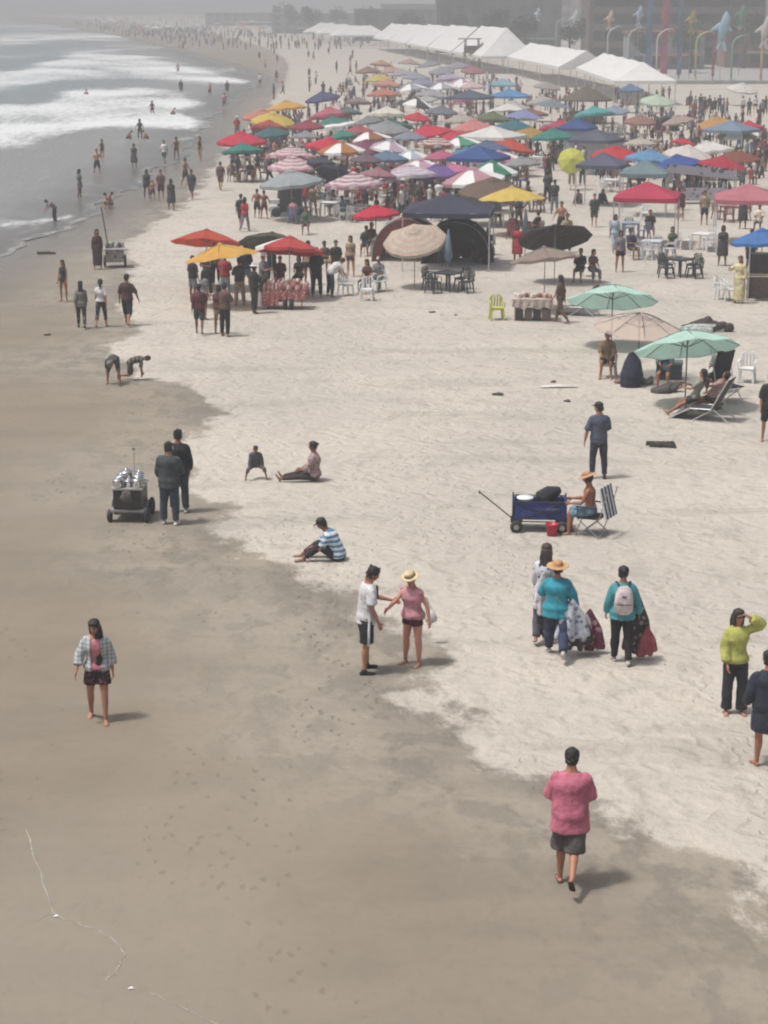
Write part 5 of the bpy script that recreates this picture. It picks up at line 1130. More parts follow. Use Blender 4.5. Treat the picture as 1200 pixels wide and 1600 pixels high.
# parasols that fill the packed part of the crowd
q = random.Random(77); apex = [(600 + (u[0] / u[1]) * FOC, (CAM_H - 2.3) * FOC / u[1]) for u in UMB]
HUES = [('amber', '#b58a48'), ('apricot', '#c29a7c'), ('azure', '#5f8fb8'), ('burgundy', '#6a2636'), ('cerulean', '#4a7d9c'), ('charcoal', '#3a3b40'), ('cobalt', '#344f96'), ('copper', '#8f5d45'), ('coral pink', '#c27a78'), ('denim blue', '#4d6384'), ('emerald', '#2f7a5c'), ('fuchsia', '#b0447c'), ('ginger', '#a8703f'), ('indigo', '#3b3d6a'), ('ivory', '#cfcabb'), ('jade', '#4f8f78'), ('khaki', '#8d8464'),
        ('marigold', '#c79a38'), ('moss green', '#5d6a45'), ('ochre', '#a88442'), ('periwinkle', '#8088b4'), ('russet', '#7d4436'), ('scarlet', '#b82a32'), ('sienna', '#8a5540'), ('turquoise', '#4a9c9c'), ('violet', '#6f5590'), ('vermilion', '#b8462f'), ('cherry', '#a81f3c'), ('snow white', '#d3d3d0'), ('steel', '#76808a'), ('peacock', '#2a6a78'), ('flamingo', '#c487a0'), ('mulberry', '#7d3f5e'), ('smoke grey', '#8e9094')]
tries = 0
for hn, hx in HUES:
    for _ in range(400):
        if hn in ('amber', 'azure', 'cobalt', 'scarlet', 'steel', 'khaki', 'ivory', 'turquoise', 'cherry', 'russet'): x, y = q.uniform(830, 1195), q.uniform(150, 250)
        else: x, y = q.uniform(440, 830), q.uniform(140, 262)
        if all(abs(x - a) > 30 or abs(y - b_) > 9 for a, b_ in apex): break
    apex.append((x, y)); parasol(x, y, 26 + y * .17, S(hx), hn + ' parasol', q.choice(['solid', 'solid', 'solid', 'gore', 'ring', 'plain']), label=hn + ' parasol wedged into the packed crowd')
# canopies
popup(702, 302, 150, S('#3a3c50'), 'navy canopy', 6, 3.0, 'large navy canopy over a black tent in mid beach')
popup(1012, 283, 116, S('#b23352'), 'red canopy', 12, 2.85, 'red square canopy with pale legs over white tables')
popup(748, 227, 104, S('#2f4d8a'), 'royal blue canopy', 24, label='royal blue canopy in front of the white square shelter')
popup(902, 184, 70, S('#2f4884'), 'small blue canopy', 20, label='small blue canopy behind the slate one', walls=[('back', S('#b9bdc2'))])
popup(932, 201, 94, S('#55576a'), 'upper slate canopy', 30, label='upper slate canopy with white back sheet', walls=[('back', S('#bfc3c6'))])
popup(942, 237, 90, S('#55586c'), 'lower slate canopy', 18, label='lower slate canopy right of the lime yellow disc')
popup(1008, 249, 84, S('#6f8288'), 'grey blue canopy', 10, label='grey blue canopy behind the red one')
popup(1143, 187, 96, S('#74879a'), 'steel blue canopy', 34, label='steel blue canopy near the plaza at right')
popup(1170, 286, 116, S('#b56f7a'), 'dusty pink canopy', 8, 2.7, 'dusty pink canopy cut by the right edge')
popup(796, 138, 66, S('#4d86b5'), 'sky blue canopy', 6, label='sky blue canopy far up the beach')
popup(785, 122, 48, S('#7da3b2'), 'far pale blue canopy', 6, label='pale blue canopy behind the sky blue one')
popup(735, 140, 78, S('#4c5468'), 'dark slate canopy', 25, label='dark slate canopy beside the closed blue parasol')
popup(770, 196, 112, S('#d6d6d2'), 'white square shelter', 30, 2.9, 'white square shelter in the middle of the crowd')
popup(985, 130, 46, S('#5d6f94'), 'far blue canopy', 15, label='far blue canopy below the white marquees')
popup(800, 157, 62, S('#b9b4b6'), 'pale domed canopy', 20, 2.5, 'pale domed canopy below the sky blue one')
dome(640, 405, 110, S('#6f3f3c'), 'rust banded tent', 'rust and grey banded arch tent left of the navy canopy', 1.9, S('#a8a09a'), 10)
dome(716, 408, 112, S('#191a1f'), 'black tent', 'black rounded tent standing under the navy canopy', 1.85, None, 8)
dome(1040, 205, 40, S('#35363a'), 'charcoal dome tent', 'charcoal dome tent near the little crimson parasol', 1.3)
# closed parasols
CLOSED = MB().chain([((0, 0, 1.0), .06, .06), ((0, 0, 1.25), .17, .15), ((0, 0, 1.7), .11, .10), ((0, 0, 2.25), .03, .03)], 10).mesh('furled_canopy', M_CANVAS, True)
def closed(px, py, c, label, h=1.0):
    p = GP(px, py); r_ = empty('closed_parasol', p, 0, h); tag(r_, label, 'parasol', 'closed parasols'); q = link('pole', POLE, r_); q.scale = (1, 1, 2.3); link('furled_canopy', CLOSED, r_, c); UMB.append((p.x, p.y, label.split(' stand')[0], .3))
closed(700, 452, S('#7f95a3'), 'closed grey blue parasol standing at the dark table set')
closed(820, 410, S('#6d7a80'), 'closed grey parasol standing below the butter yellow one')
closed(766, 178, S('#5b6c7c'), 'closed blue parasol standing in the far cluster', 1.3)
LATE = []
# table sets
def tset(px, py, c, cname, where, n=4, a0=0, r=.80):
    p = GP(px, py); table(0, 0, a0, c, '%s plastic table %s' % (cname, where), None if False else 'plastic tables on the beach', p)
    for i in range(n):
        a = a0 + 360 * i / n + 8 * math.sin(i * 3 + px); q = Vector((p.x + r * math.sin(R(a)), p.y + r * math.cos(R(a)), 0)); q.z = gz(q.x, q.y) - .004
        chair(0, 0, a + 180, c, '%s plastic chair, %s of the table %s' % (cname, ['far', 'far right', 'right', 'near right', 'near', 'near left', 'left', 'far left'][int(((a + 22.5) % 360) // 45)], where), 'chairs drawn up to tables', q)
tset(700, 455, (.035, .04, .045), 'dark', 'at the closed grey blue parasol', 4, 40)
tset(1062, 432, (.03, .032, .034), 'black', 'below the red canopy', 4, 50)
tset(1018, 402, S('#c3c8cc'), 'white', 'just beneath the red canopy front', 4, 20)
tset(985, 372, S('#8795a8'), 'blue grey', 'under the red canopy', 3, 10)
tset(515, 338, WHT, 'white', 'near the mauve striped parasol', 3, 15)
tset(690, 392, S('#3f5a4a'), 'green', 'inside the navy canopy', 3, 30)
tset(735, 398, S('#8a8f90'), 'grey', 'at the right end inside the navy canopy', 2, 100)
for i, (x, y, c, cn, wh) in enumerate([(1098, 390, WHT, 'white', 'right of the red canopy'), (1140, 345, S('#7a3f3f'), 'red', 'under the dusty pink canopy'), (955, 300, WHT, 'white', 'below the lower slate canopy'), (830, 330, S('#6a4a44'), 'brown', 'behind the butter yellow parasol'), (1175, 230, WHT, 'white', 'near the crimson parasol at right'), (1010, 232, WHT, 'white', 'behind the grey blue canopy'), (960, 212, S('#9a9a96'), 'grey', 'up from the slate canopies'),
        (840, 262, WHT, 'white', 'left of the lime yellow disc'), (1030, 205, S('#8a3a40'), 'red', 'by the charcoal dome tent'), (705, 345, WHT, 'white', 'behind the navy canopy'), (625, 325, WHT, 'white', 'right of the flat crimson parasol'), (560, 345, S('#a9a9a6'), 'pale grey', 'left of the flat crimson parasol'), (880, 215, WHT, 'white', 'behind the raspberry parasol'), (1120, 205, WHT, 'white', 'below the steel blue canopy')]): tset(x, y, c, cn, wh, 3, 40 + 37 * i)
tset(1040, 172, WHT, 'white', 'under the pale green parasol', 3, 15)
chair(540, 462, 150, WHT, 'white plastic chair right of the bending man in white', None)
chair(573, 470, 190, WHT, 'white plastic chair nearest the open sand in mid beach', None)
chair(592, 456, 240, WHT, 'white plastic chair behind the nearest one in mid beach', None)
chair(1128, 468, 120, WHT, 'white plastic chair left of the person in pale yellow', None)
chair(1140, 470, 90, WHT, 'white plastic chair touching the person in pale yellow', None)
chair(1008, 345, 200, WHT, 'white plastic chair tipped up under the red canopy', None)
chair(918, 432, 180, WHT, 'white plastic chair of the pair seated right of taupe parasol', None)
heap(1040, 612, 60, .30, S('#4a4744'), 'crumpled dark blanket beneath the large mint parasol', 'blanket', 'blanket', 41); heap(1010, 600, 34, .30, S('#5d5a5c'), 'grey sack beside the tall navy gear bag', 'sack', 'bag', 42); heap(1062, 645, 30, .28, S('#c9c2b8'), 'pale rumpled towel by the feet of the reclining pair', 'towel', 'towel', 43)
heap(1110, 640, 46, .35, S('#2c2b30'), 'black bundle behind the reclining pair', 'bundle', 'bundle', 44); heap(968, 598, 26, .22, S('#8a6a5e'), 'brown bag beside the man in tan shirt', 'soft_bag', 'bag', 45)
p = GP(1192, 468); w = empty('covered_stall', p, 6); tag(w, 'dark covered stall table under the bright blue parasol', 'stall')
b = MB(); b.box((0, 0, .95), (1.3, .9, .06)); b.obj('tabletop', M_WOOD, w); b = MB(); b.box((0, .1, 1.35), (1.1, .6, .7)); b.obj('goods_pile', M_CLOTH, w, S('#2d2b2c')); b = MB(); b.box((0, -.46, .5), (1.3, .03, .8)); b.obj('front_cloth', M_CLOTH, w, S('#4a3d3c'))
for x in (-.6, .6): b = MB(); b.tube((x, -.5, -.05), (x, -.5, 2.0), .025); b.obj('post', MATS['pale_metal'], w)
for i, (x, y, a, t, tp, bt, l_) in enumerate([(325, 462, 200, 'stand_long', 'charcoal', 'black', 'person in charcoal under the mustard yellow parasol'), (385, 455, 160, 'stand', 'navy', 'grey', 'person in navy behind the snack stand counter'), (425, 440, 190, 'stand_long', 'black', 'black', 'person in black under the dark olive parasol'), (482, 445, 200, 'lady', 'tan', 'charcoal', 'person in tan under the red and white parasol'), (338, 446, 170, 'lady_walk', 'tan', 'black', 'person in tan behind the one in red shirt'), (320, 500, 60, 'lady', 'grey', 'charcoal', 'person in grey beside the one in maroon shirt and shorts'), (668, 404, 190, 'sit', 'charcoal', 'black', 'person in charcoal seated at the left end of navy canopy'), (742, 410, 200, 'stand', 'green', 'charcoal', 'person in green under the right end of navy canopy'), (762, 404, 170, 'sit_lady', 'maroon', 'black', 'person in maroon seated right of the black tent'), (690, 414, 160, 'sit_lady', 'grey', 'navy', 'person in grey seated in front of the black tent')]): LATE.append((x, y, a, t, tp, bt, l_))
# drinks stand under the silver parasol
p = GP(455, 338); w = empty('drinks_stand', p, 4); tag(w, 'dark drinks stand with white shelves below the silver parasol', 'stand')
b = MB(); b.box((0, .1, .9), (1.1, .7, 1.5)); b.obj('cabinet', M_PAINT, w, S('#3a3b3f'))
for z_ in (.35, .75): b = MB(); b.box((-.85, 0, z_), (.55, .5, .22)); b.obj('white_box', M_PLASTIC, w, (.6, .6, .6))
b = MB(); b.box((0, -.05, .12), (2.0, .9, .22)); b.obj('base_frame', M_METAL, w)
for x in (-.7, .7): b = MB(); b.chain([((x, -.52, .25), .25, .25), ((x, -.46, .25), .25, .25)], 16, (0, 0, 1), cap=.1); b.obj('wheel', M_DARK, w, None, True)
for i in range(6): b = MB(); b.lathe([(.02, 0), (.07, 0), (.07, .2), (.03, .27), (.02, .28)], 8, (-.4 + .16 * i, -.15, 1.65)); b.obj('bottle', M_PLASTIC, w, [S('#7a7d80'), S('#a9a9a9'), S('#4d5a50')][i % 3], True)
# banner stall under the big white parasol
p = GP(1095, 318); w = empty('banner_stall', p, 4); tag(w, 'long stall with grey white banners and dark goods', 'stall')
b = MB(); b.box((0, 0, .55), (3.6, .8, .08)); b.obj('counter', M_WOOD, w)
BN = mat('banner_print', S('#a9a6b2'), .8, var=.15, transl=.2, pattern='print', c2=S('#5b5c74'), pscale=2.2)
b = MB(); b.box((-.1, -.42, 1.75), (3.7, .02, .45), ry_(R(6))); b.obj('banner', BN, w)
b = MB(); b.box((.1, -.5, .55), (2.6, .02, .7)); b.obj('front_cloth', mat('lilac_print', S('#a39aa6'), .85, pattern='print', c2=S('#6a5f72'), pscale=4), w)
for x in (-1.8, 1.8):
    for y in (-.4, .4): b = MB(); b.tube((x, y, -.05), (x, y, 2.05), .025); b.obj('post', M_METAL, w)
for i in range(12): b = MB(); x = -1.5 + .27 * i; b.chain([((x, .1, .62), .12, .14), ((x + .05, .1, .95), .10, .1), ((x, .12, 1.15), .05, .05)], 7); b.obj('goods_bag', M_CLOTH, w, [S('#2d2a2e'), S('#4a4347'), S('#8b8488'), S('#3a3032')][i % 4], True)
# thatched bar far right
p = GP(915, 193); w = empty('thatched_bar', p, 10); tag(w, 'small brown thatched beach bar below the white marquees', 'hut')
THA = mat('thatch', S('#5f5648'), .95, var=.4, scale=12, bump=.8, bscale=25)
b = MB(); b.lathe([(2.3, 2.0), (2.25, 2.15), (1.2, 2.75), (.1, 3.3)], 14); b.obj('thatched_roof', THA, w)
for i in range(6): a = i * 1.047; b = MB(); b.tube((1.8 * math.cos(a), 1.8 * math.sin(a), -.1), (1.8 * math.cos(a), 1.8 * math.sin(a), 2.2), .07); b.obj('post', M_WOOD, w)
b = MB(); b.lathe([(1.5, 0), (1.55, .9), (1.7, .92), (1.7, 1.0), (1.3, 1.0)], 12); b.obj('counter', M_WOOD, w)

# ------------------------------------------------------------------ the crowd: figure templates that share mesh data
COLN = {'white': '#d3d2d3', 'black': '#1b1b1d', 'red': '#a62f3c', 'navy': '#272c42', 'grey': '#74757a', 'pink': '#b87d8a', 'teal': '#3f7f80', 'blue': '#496a9a', 'brown': '#5a4338',
        'maroon': '#56282f', 'green': '#3f5a45', 'yellow': '#bfae55', 'tan': '#94826a', 'charcoal': '#35373b', 'pale blue': '#a3b1c0', 'lilac': '#9d90a8', 'cream': '#cfc4b2'}
TT = ('top', dict(loose=.026, sleeve=.45)); SHO = ('shorts', dict(loose=.026, leg=.44)); TRO = ('trousers', dict(loose=.024, leg=.95)); HS = ('hair', {}); HL = ('hair', dict(style='long', len=.35, sides=1))
TPL = {'stand': (STAND, [TT, SHO, HS], False, 'standing', 'shirt', 'shorts'), 'stand_long': (HOLD, [TT, TRO, HS], False, 'standing', 'shirt', 'trousers'), 'walk': (WALK, [TT, SHO, HS], False, 'walking', 'shirt', 'shorts'),
       'walk_long': (WALK2, [('top', dict(loose=.03, sleeve=.9)), TRO, HS], False, 'walking', 'top', 'trousers'), 'trunks': (WADE, [SHO, HS], False, 'bare chested', None, 'trunks'), 'lady': (STAND, [('top', dict(loose=.02, sleeve=.3)), ('shorts', dict(leg=.25)), HL], True, 'standing', 'top', 'shorts'),
       'dress': (STAND, [('dress', dict(leg=.55, width=.26, sleeve=.3)), HL], True, 'standing', None, 'dress'), 'lady_walk': (WALK2, [('top', dict(loose=.02, sleeve=.5)), ('leggings', dict(leg=.93, loose=.014)), HL], True, 'walking', 'top', 'leggings'),
       'swim': (WADE, [('swimsuit', dict(loose=.012, leg=.08, sleeve=0)), HL], True, 'standing', None, 'swimsuit'), 'hatted': (HOLD, [('top', dict(loose=.03, sleeve=.5)), TRO, HS, ('hat', dict(style='straw', brim=.18))], False, 'standing', 'shirt', 'trousers'),
       'sit': (SITC, [TT, SHO, HS], False, 'seated', 'shirt', 'shorts'), 'sit_lady': (dict(SITC, lean=6), [('top', dict(loose=.02, sleeve=.3)), ('leggings', dict(leg=.9)), HL], True, 'seated', 'top', 'leggings'), 'sit_hat': (dict(SITC, lean=2), [TT, TRO, HS, ('hat', dict(style='cap'))], False, 'seated', 'shirt', 'trousers'),
       'ground': (SITG, [TT, TRO, HS], False, 'squatting', 'shirt', 'trousers'), 'bend': (dict(BEND, lean=55), [TT, TRO, HS], False, 'stooping', 'shirt', 'trousers'), 'crouch': (CROUCH, [SHO, HS], False, 'crouching', None, 'trunks')}
TM = {}
for k_, (po_, we_, fe_, *_r) in TPL.items():
    TM[k_] = figure_meshes(po_, we_, fe_, 1.05, .024, False)[1]
FIG = []; rc = random.Random(21)
def fig(px, py, a, t, top, bot, h=1.66, label=None, hat='cream', p=None, sink=0.0, group='people in the beach crowd'):
    p = GP(px, py) if p is None else p
    root = empty('person', (p.x, p.y, p.z - sink), a, h / 1.72)
    cols = {'shirt': top, 'open_shirt': top, 'shorts': bot, 'trousers': bot, 'leggings': bot, 'dress': bot, 'swimsuit': bot, 'hat': hat}
    sk = rc.choice(SKINS)
    for nm, me in TM[t]:
        c = sk if nm == 'body' else (HAIRC if nm == 'hair' else S(COLN[cols[nm]])); o_ = link(nm, me, root, c)
    FIG.append((root, p.x, p.y, t, top, bot, a, label, hat, group)); return root
# people one can tell apart
for x, y, a, t, tp, bt, l_ in LATE: fig(x, y, a, t, tp, bt, 1.68, l_)
fig(312, 523, 0, 'walk', 'maroon', 'charcoal', 1.68, 'person in maroon shirt and charcoal shorts below the snack stand')
fig(352, 526, 30, 'stand_long', 'brown', 'black', 1.74, 'person in brown top and black trousers, nearest of the snack stand crowd')
fig(343, 522, 10, 'lady', 'maroon', 'tan', 1.6, 'person in maroon beside the nearest of the snack stand crowd')
fig(352, 470, 5, 'stand_long', 'red', 'pale blue', 1.70, 'person in red shirt and pale jeans at the snack stand')
fig(302, 470, 40, 'stand', 'black', 'grey', 1.62, 'person in black under the left end of the mustard parasol')
fig(398, 490, 60, 'hatted', 'black', 'black', 1.72, 'person in black with white hat beside the snack cart', 'white')
fig(412, 470, 120, 'hatted', 'grey', 'charcoal', 1.70, 'person in grey with white hat behind the snack cart', 'white')
fig(375, 478, 330, 'stand_long', 'charcoal', 'tan', 1.7, 'person in charcoal between the red shirt and the white hat')
fig(495, 464, 355, 'stand_long', 'black', 'black', 1.80, 'tall person all in black right of the snack cart')
fig(516, 464, 60, 'bend', 'white', 'charcoal', 1.66, 'person in white shirt stooping right of the snack cart')
fig(438, 452, 180, 'sit', 'maroon', 'brown', 1.6, 'person in maroon seated behind the snack cart'); fig(468, 450, 190, 'sit_lady', 'black', 'black', 1.6, 'person in black seated behind the snack cart')
fig(525, 440, 170, 'stand', 'black', 'brown', 1.6, 'person in black standing behind the one stooping in white'); fig(548, 432, 200, 'lady', 'tan', 'brown', 1.6, 'person in tan behind the white plastic chairs'); fig(508, 425, 150, 'sit', 'brown', 'tan', 1.6, 'person in brown seated behind the tall one in black')
fig(575, 458, 210, 'sit_lady', 'maroon', 'charcoal', 1.62, 'person in maroon seated on the white chairs in mid beach'); fig(592, 454, 200, 'sit_hat', 'grey', 'grey', 1.64, 'person in grey seated on the white chairs in mid beach'); fig(572, 400, 190, 'sit', 'black', 'charcoal', 1.62, 'person in black seated left of the rust banded tent')
fig(383, 362, 20, 'lady_walk', 'red', 'grey', 1.62, 'person in red beside the one in black on open sand'); fig(377, 358, 15, 'walk', 'black', 'maroon', 1.68, 'person in black walking above the dark olive parasol')
fig(402, 341, 10, 'trunks', None, 'black', 1.45, 'bare chested boy in black trunks left of the drinks stand'); fig(413, 342, 350, 'trunks', None, 'brown', 1.40, 'smaller bare chested boy beside the drinks stand'); fig(478, 366, 180, 'sit', 'green', 'charcoal', 1.6, 'person in green seated behind the red and white parasol')
fig(345, 298, 10, 'walk', 'brown', 'brown', 1.66, 'person in brown walking at the left edge of the crowd'); fig(300, 312, 200, 'walk', 'charcoal', 'charcoal', 1.66, 'person in charcoal at the wet sand edge, rightmost of that group'); fig(290, 290, 120, 'trunks', None, 'black', 1.6, 'bare chested person behind the group on the wet sand edge')
fig(268, 329, 5, 'dress', None, 'charcoal', 1.62, 'person in long charcoal dress at the wet sand edge'); fig(252, 313, 190, 'stand', 'brown', 'maroon', 1.64, 'person in brown holding hands at the wet sand edge'); fig(239, 313, 180, 'trunks', None, 'brown', 1.1, 'small child at the wet sand edge beside adult in brown'); fig(230, 311, 170, 'lady', 'charcoal', 'charcoal', 1.6, 'person in charcoal left of the small child at the wet edge')
fig(125, 310, 100, 'lady', 'grey', 'grey', 1.66, 'person in grey standing alone in the shallow film of water'); fig(152, 272, 160, 'trunks', None, 'charcoal', 1.66, 'bare chested person, nearer of the pair in the shallows'); fig(160, 248, 200, 'swim', None, 'black', 1.5, 'person in black, farther of the pair in the shallows')
fig(210, 262, 190, 'dress', None, 'charcoal', 1.62, 'person in charcoal dress alone in the shallows'); fig(257, 256, 200, 'walk', 'white', 'charcoal', 1.6, 'person in white shirt in the shallows'); fig(276, 251, 180, 'swim', None, 'brown', 1.6, 'slim person in brown in the shallows'); fig(313, 251, 220, 'swim', None, 'black', 1.6, 'person in black in the shallows nearest the crimson shoreline parasol')
fig(86, 346, 240, 'bend', 'grey', 'charcoal', 1.35, 'child stooping over a small wave at far left'); fig(166, 325, 100, 'crouch', None, 'white', 1.4, 'child crouching in the shallow film, left of two'); fig(174, 326, 240, 'crouch', None, 'grey', 1.4, 'child crouching in the shallow film, right of two')
fig(135, 150, 200, 'trunks', None, 'black', 1.7, 'lone bather up to the waist in the surf', sink=.7); fig(238, 178, 180, 'swim', None, 'black', 1.6, 'bather in black standing in the white foam', sink=.15); fig(268, 180, 90, 'crouch', None, 'brown', 1.4, 'small bather crouching in the white foam')
fig(199, 217, 90, 'crouch', None, 'black', 1.4, 'bather crouching at left of three in the foam'); fig(219, 217, 180, 'swim', None, 'black', 1.7, 'bather standing in the middle of three in the foam'); fig(231, 218, 270, 'crouch', None, 'brown', 1.4, 'bather crouching at right of three in the foam')
fig(283, 144, 180, 'stand', 'black', 'black', 1.7, 'bather in black standing in the far foam'); fig(328, 150, 180, 'trunks', None, 'black', 1.6, 'bather at the tip of the far foam, left of two'); fig(355, 148, 180, 'stand', 'charcoal', 'black', 1.7, 'bather at the tip of the far foam, right of two'); fig(278, 113, 180, 'trunks', None, 'grey', 1.6, 'faint bather in the thin far surf')
fig(968, 425, 170, 'lady', 'grey', 'black', 1.66, 'person in grey top and black shorts left of the white tables'); fig(1128, 415, 185, 'dress', None, 'charcoal', 1.64, 'person in short charcoal dress on open sand at right')
fig(928, 355, 190, 'walk', 'charcoal', 'charcoal', 1.62, 'person in charcoal left of the red canopy'); fig(855, 318, 10, 'stand_long', 'charcoal', 'black', 1.72, 'tall dark figure, farther of the pair right of yellow parasol'); fig(866, 334, 350, 'stand_long', 'charcoal', 'grey', 1.72, 'tall dark figure, nearer of the pair right of yellow parasol')
fig(893, 290, 180, 'stand_long', 'yellow', 'tan', 1.66, 'person in yellow beneath the lime yellow disc'); fig(910, 290, 190, 'stand_long', 'black', 'black', 1.72, 'person in black beside the lime yellow disc'); fig(768, 266, 180, 'stand', 'charcoal', 'charcoal', 1.68, 'person in charcoal at the right end of the royal blue canopy')
fig(906, 440, 200, 'sit', 'black', 'charcoal', 1.64, 'person in black seated right of the taupe parasol'); fig(925, 440, 160, 'sit_lady', 'brown', 'grey', 1.62, 'person in brown seated right of the taupe parasol'); fig(885, 395, 180, 'hatted', 'tan', 'brown', 1.66, 'person in tan with brown hat behind the dark brown parasol', 'brown')
fig(875, 505, 300, 'lady_walk', 'brown', 'brown', 1.64, 'seller in brown standing at the right end of the food table'); fig(808, 412, 200, 'dress', None, 'red', 1.60, 'person in bright red dress under the dark brown parasol'); fig(960, 395, 170, 'lady_walk', 'pale blue', 'pale blue', 1.66, 'person in pale blue standing left of the red canopy leg')
fig(1015, 372, 180, 'sit', 'black', 'navy', 1.64, 'person in black seated under the red canopy'); fig(1050, 400, 200, 'sit_lady', 'green', 'maroon', 1.6, 'person in green seated right of the white tables'); fig(985, 405, 150, 'sit', 'navy', 'charcoal', 1.64, 'person in navy seated left of the white tables')
fig(1063, 345, 170, 'lady', 'maroon', 'maroon', 1.62, 'person in maroon right of the red canopy leg'); fig(1100, 352, 185, 'stand', 'tan', 'charcoal', 1.66, 'person in tan at the left leg of the dusty pink canopy'); fig(1160, 358, 200, 'dress', None, 'charcoal', 1.66, 'person with long hair in charcoal under the dusty pink canopy'); fig(1185, 362, 200, 'sit', 'cream', 'grey', 1.64, 'person in cream seated under the dusty pink canopy')
fig(1172, 425, 180, 'stand', 'navy', 'black', 1.7, 'person in navy with arms bent left of the bright blue parasol'); fig(905, 318, 200, 'ground', 'grey', 'charcoal', 1.6, 'person in grey sitting on sand left of the red canopy, left one'); fig(938, 318, 160, 'ground', 'charcoal', 'black', 1.6, 'person in charcoal sitting on sand left of the red canopy, right one')
fig(1085, 302, 190, 'stand', 'black', 'black', 1.7, 'person in black behind the banner stall, left one'); fig(1130, 300, 170, 'stand_long', 'charcoal', 'black', 1.7, 'person in charcoal behind the banner stall, right one')
for i, (x, y) in enumerate([(1078, 172), (1086, 178), (1094, 174), (1101, 180), (1108, 176), (1116, 180), (1124, 176), (1130, 182)]): fig(x, y, rc.uniform(0, 360), rc.choice(['stand', 'stand_long', 'walk']), rc.choice(['charcoal', 'black', 'grey', 'navy']), rc.choice(['black', 'charcoal']), 1.68, ['leftmost', 'second', 'third', 'fourth', 'fifth', 'sixth', 'seventh', 'rightmost'][i] + ' from the left in the knot of dark figures before the plaza', group='knot of dark figures before the plaza')
for i, (x, y) in enumerate([(1160, 178), (1170, 182), (1180, 176), (1190, 184), (1196, 178), (1186, 196)]): fig(x, y, rc.uniform(0, 360), rc.choice(['stand', 'stand_long', 'lady']), ['white', 'charcoal', 'white', 'grey', 'black', 'maroon'][i], 'charcoal', 1.68)
for i, (x, y) in enumerate([(1150, 262), (1166, 258), (1185, 262), (1196, 268), (1182, 250)]): fig(x, y, rc.uniform(0, 360), ['sit', 'stand', 'stand_long', 'stand', 'lady'][i], ['charcoal', 'grey', 'brown', 'black', 'navy'][i], 'charcoal', 1.68)
# seated and standing people round each parasol
TOPS = ['black', 'charcoal', 'white', 'grey', 'navy', 'brown', 'red', 'maroon', 'pink', 'teal', 'white', 'black', 'tan', 'green', 'pale blue', 'charcoal', 'blue', 'lilac']; BOTS = ['black', 'charcoal', 'navy', 'grey', 'brown', 'tan', 'blue']
skip = ('mint', 'beige', 'closed', 'snack', 'orange red', 'mustard', 'dark olive', 'red and white', 'taupe', 'dark brown', 'bright blue', 'lime', 'distant white', 'faded')
base = [u for u in UMB if not any(u[2] == h[0] + ' parasol' for h in HUES)]; n_fig = 0
def free(x, y, d=.42): return all((x - f[1]) ** 2 + (y - f[2]) ** 2 > d * d for f in FIG)
for ux, uy, ref, ur in base:
    if any(s in ref for s in skip) or len(FIG) > 262: continue
    far_one = uy > 210
    seats = rc.choice([2, 2, 3]) if not far_one else 1
    tb = Vector((ux + .35, uy - .5, 0)); tb.z = gz(tb.x, tb.y) - .004
    wc = rc.choice([WHT, WHT, S('#a9a9a6'), S('#5a6b8a'), S('#7a3a3a')])
    if not far_one: table(0, 0, rc.uniform(0, 90), wc, 'plastic table under the ' + ref, 'plastic tables on the beach', tb)
    for i in range(seats):
        a = rc.choice([70, 290, 180, 10, 120, 240]) + rc.uniform(-25, 25); d = rc.uniform(.75, 1.05)
        q = Vector((tb.x + d * math.sin(R(a)), tb.y + d * math.cos(R(a)), 0))
        if not free(q.x, q.y, .6): continue
        q.z = gz(q.x, q.y) - .004
        if not far_one: chair(0, 0, a + 180, wc, 'plastic chair of a sitter under the ' + ref + ', ' + ['far', 'far right', 'right', 'near right', 'near', 'near left', 'left', 'far left'][int(((a + 22.5) % 360) // 45)] + ' side', 'chairs of sitters under parasols', q)
        fig(0, 0, a + 180, rc.choice(['sit', 'sit_lady', 'sit_hat', 'sit']), rc.choice(TOPS), rc.choice(BOTS), rc.uniform(1.5, 1.72), p=q, hat=rc.choice(['white', 'navy', 'red', 'cream']))
    for i in range(2 if not far_one else 1):
        a = rc.uniform(0, 360); d = ur + rc.uniform(.1, 1.2); q = Vector((ux + d * math.sin(R(a)), uy + d * math.cos(R(a)), 0))
        if not free(q.x, q.y, .6): continue
        q.z = gz(q.x, q.y) - .004
        fig(0, 0, rc.uniform(0, 360), rc.choice(['stand', 'stand_long', 'walk', 'walk_long', 'lady', 'dress', 'lady_walk', 'hatted', 'trunks', 'swim']), rc.choice(TOPS), rc.choice(BOTS), rc.uniform(1.5, 1.76), p=q, hat=rc.choice(['white', 'cream', 'brown']))
# strollers along the water
zone = [(330, 212), (352, 165), (395, 146), (410, 122), (350, 96), (330, 78), (470, 72), (600, 92), (570, 130), (560, 168), (480, 165), (440, 160), (385, 168), (350, 205)]
zoneA = np.array(zone, float); made = 0; tries = 0
while len(FIG) < 292 and tries < 900:
    tries += 1; x = rc.uniform(310, 600); y = rc.uniform(76, 212)
    if not inside(np.array([[x, y]]), zoneA)[0]: continue
    p = GP(x, y)
    if not free(p.x, p.y, .5): continue
    t = rc.choice(['stand', 'walk', 'stand_long', 'walk_long', 'lady', 'swim', 'trunks', 'dress', 'stand']); tp = rc.choice(['black', 'charcoal', 'navy', 'white', 'brown', 'grey', 'maroon', 'red', 'pink', 'teal', 'blue', 'white'])
    fig(x, y, rc.uniform(0, 360), t, tp, rc.choice(['black', 'charcoal', 'navy', 'brown']), rc.uniform(1.5, 1.76), None, p=p, group='people strolling along the far waterline')
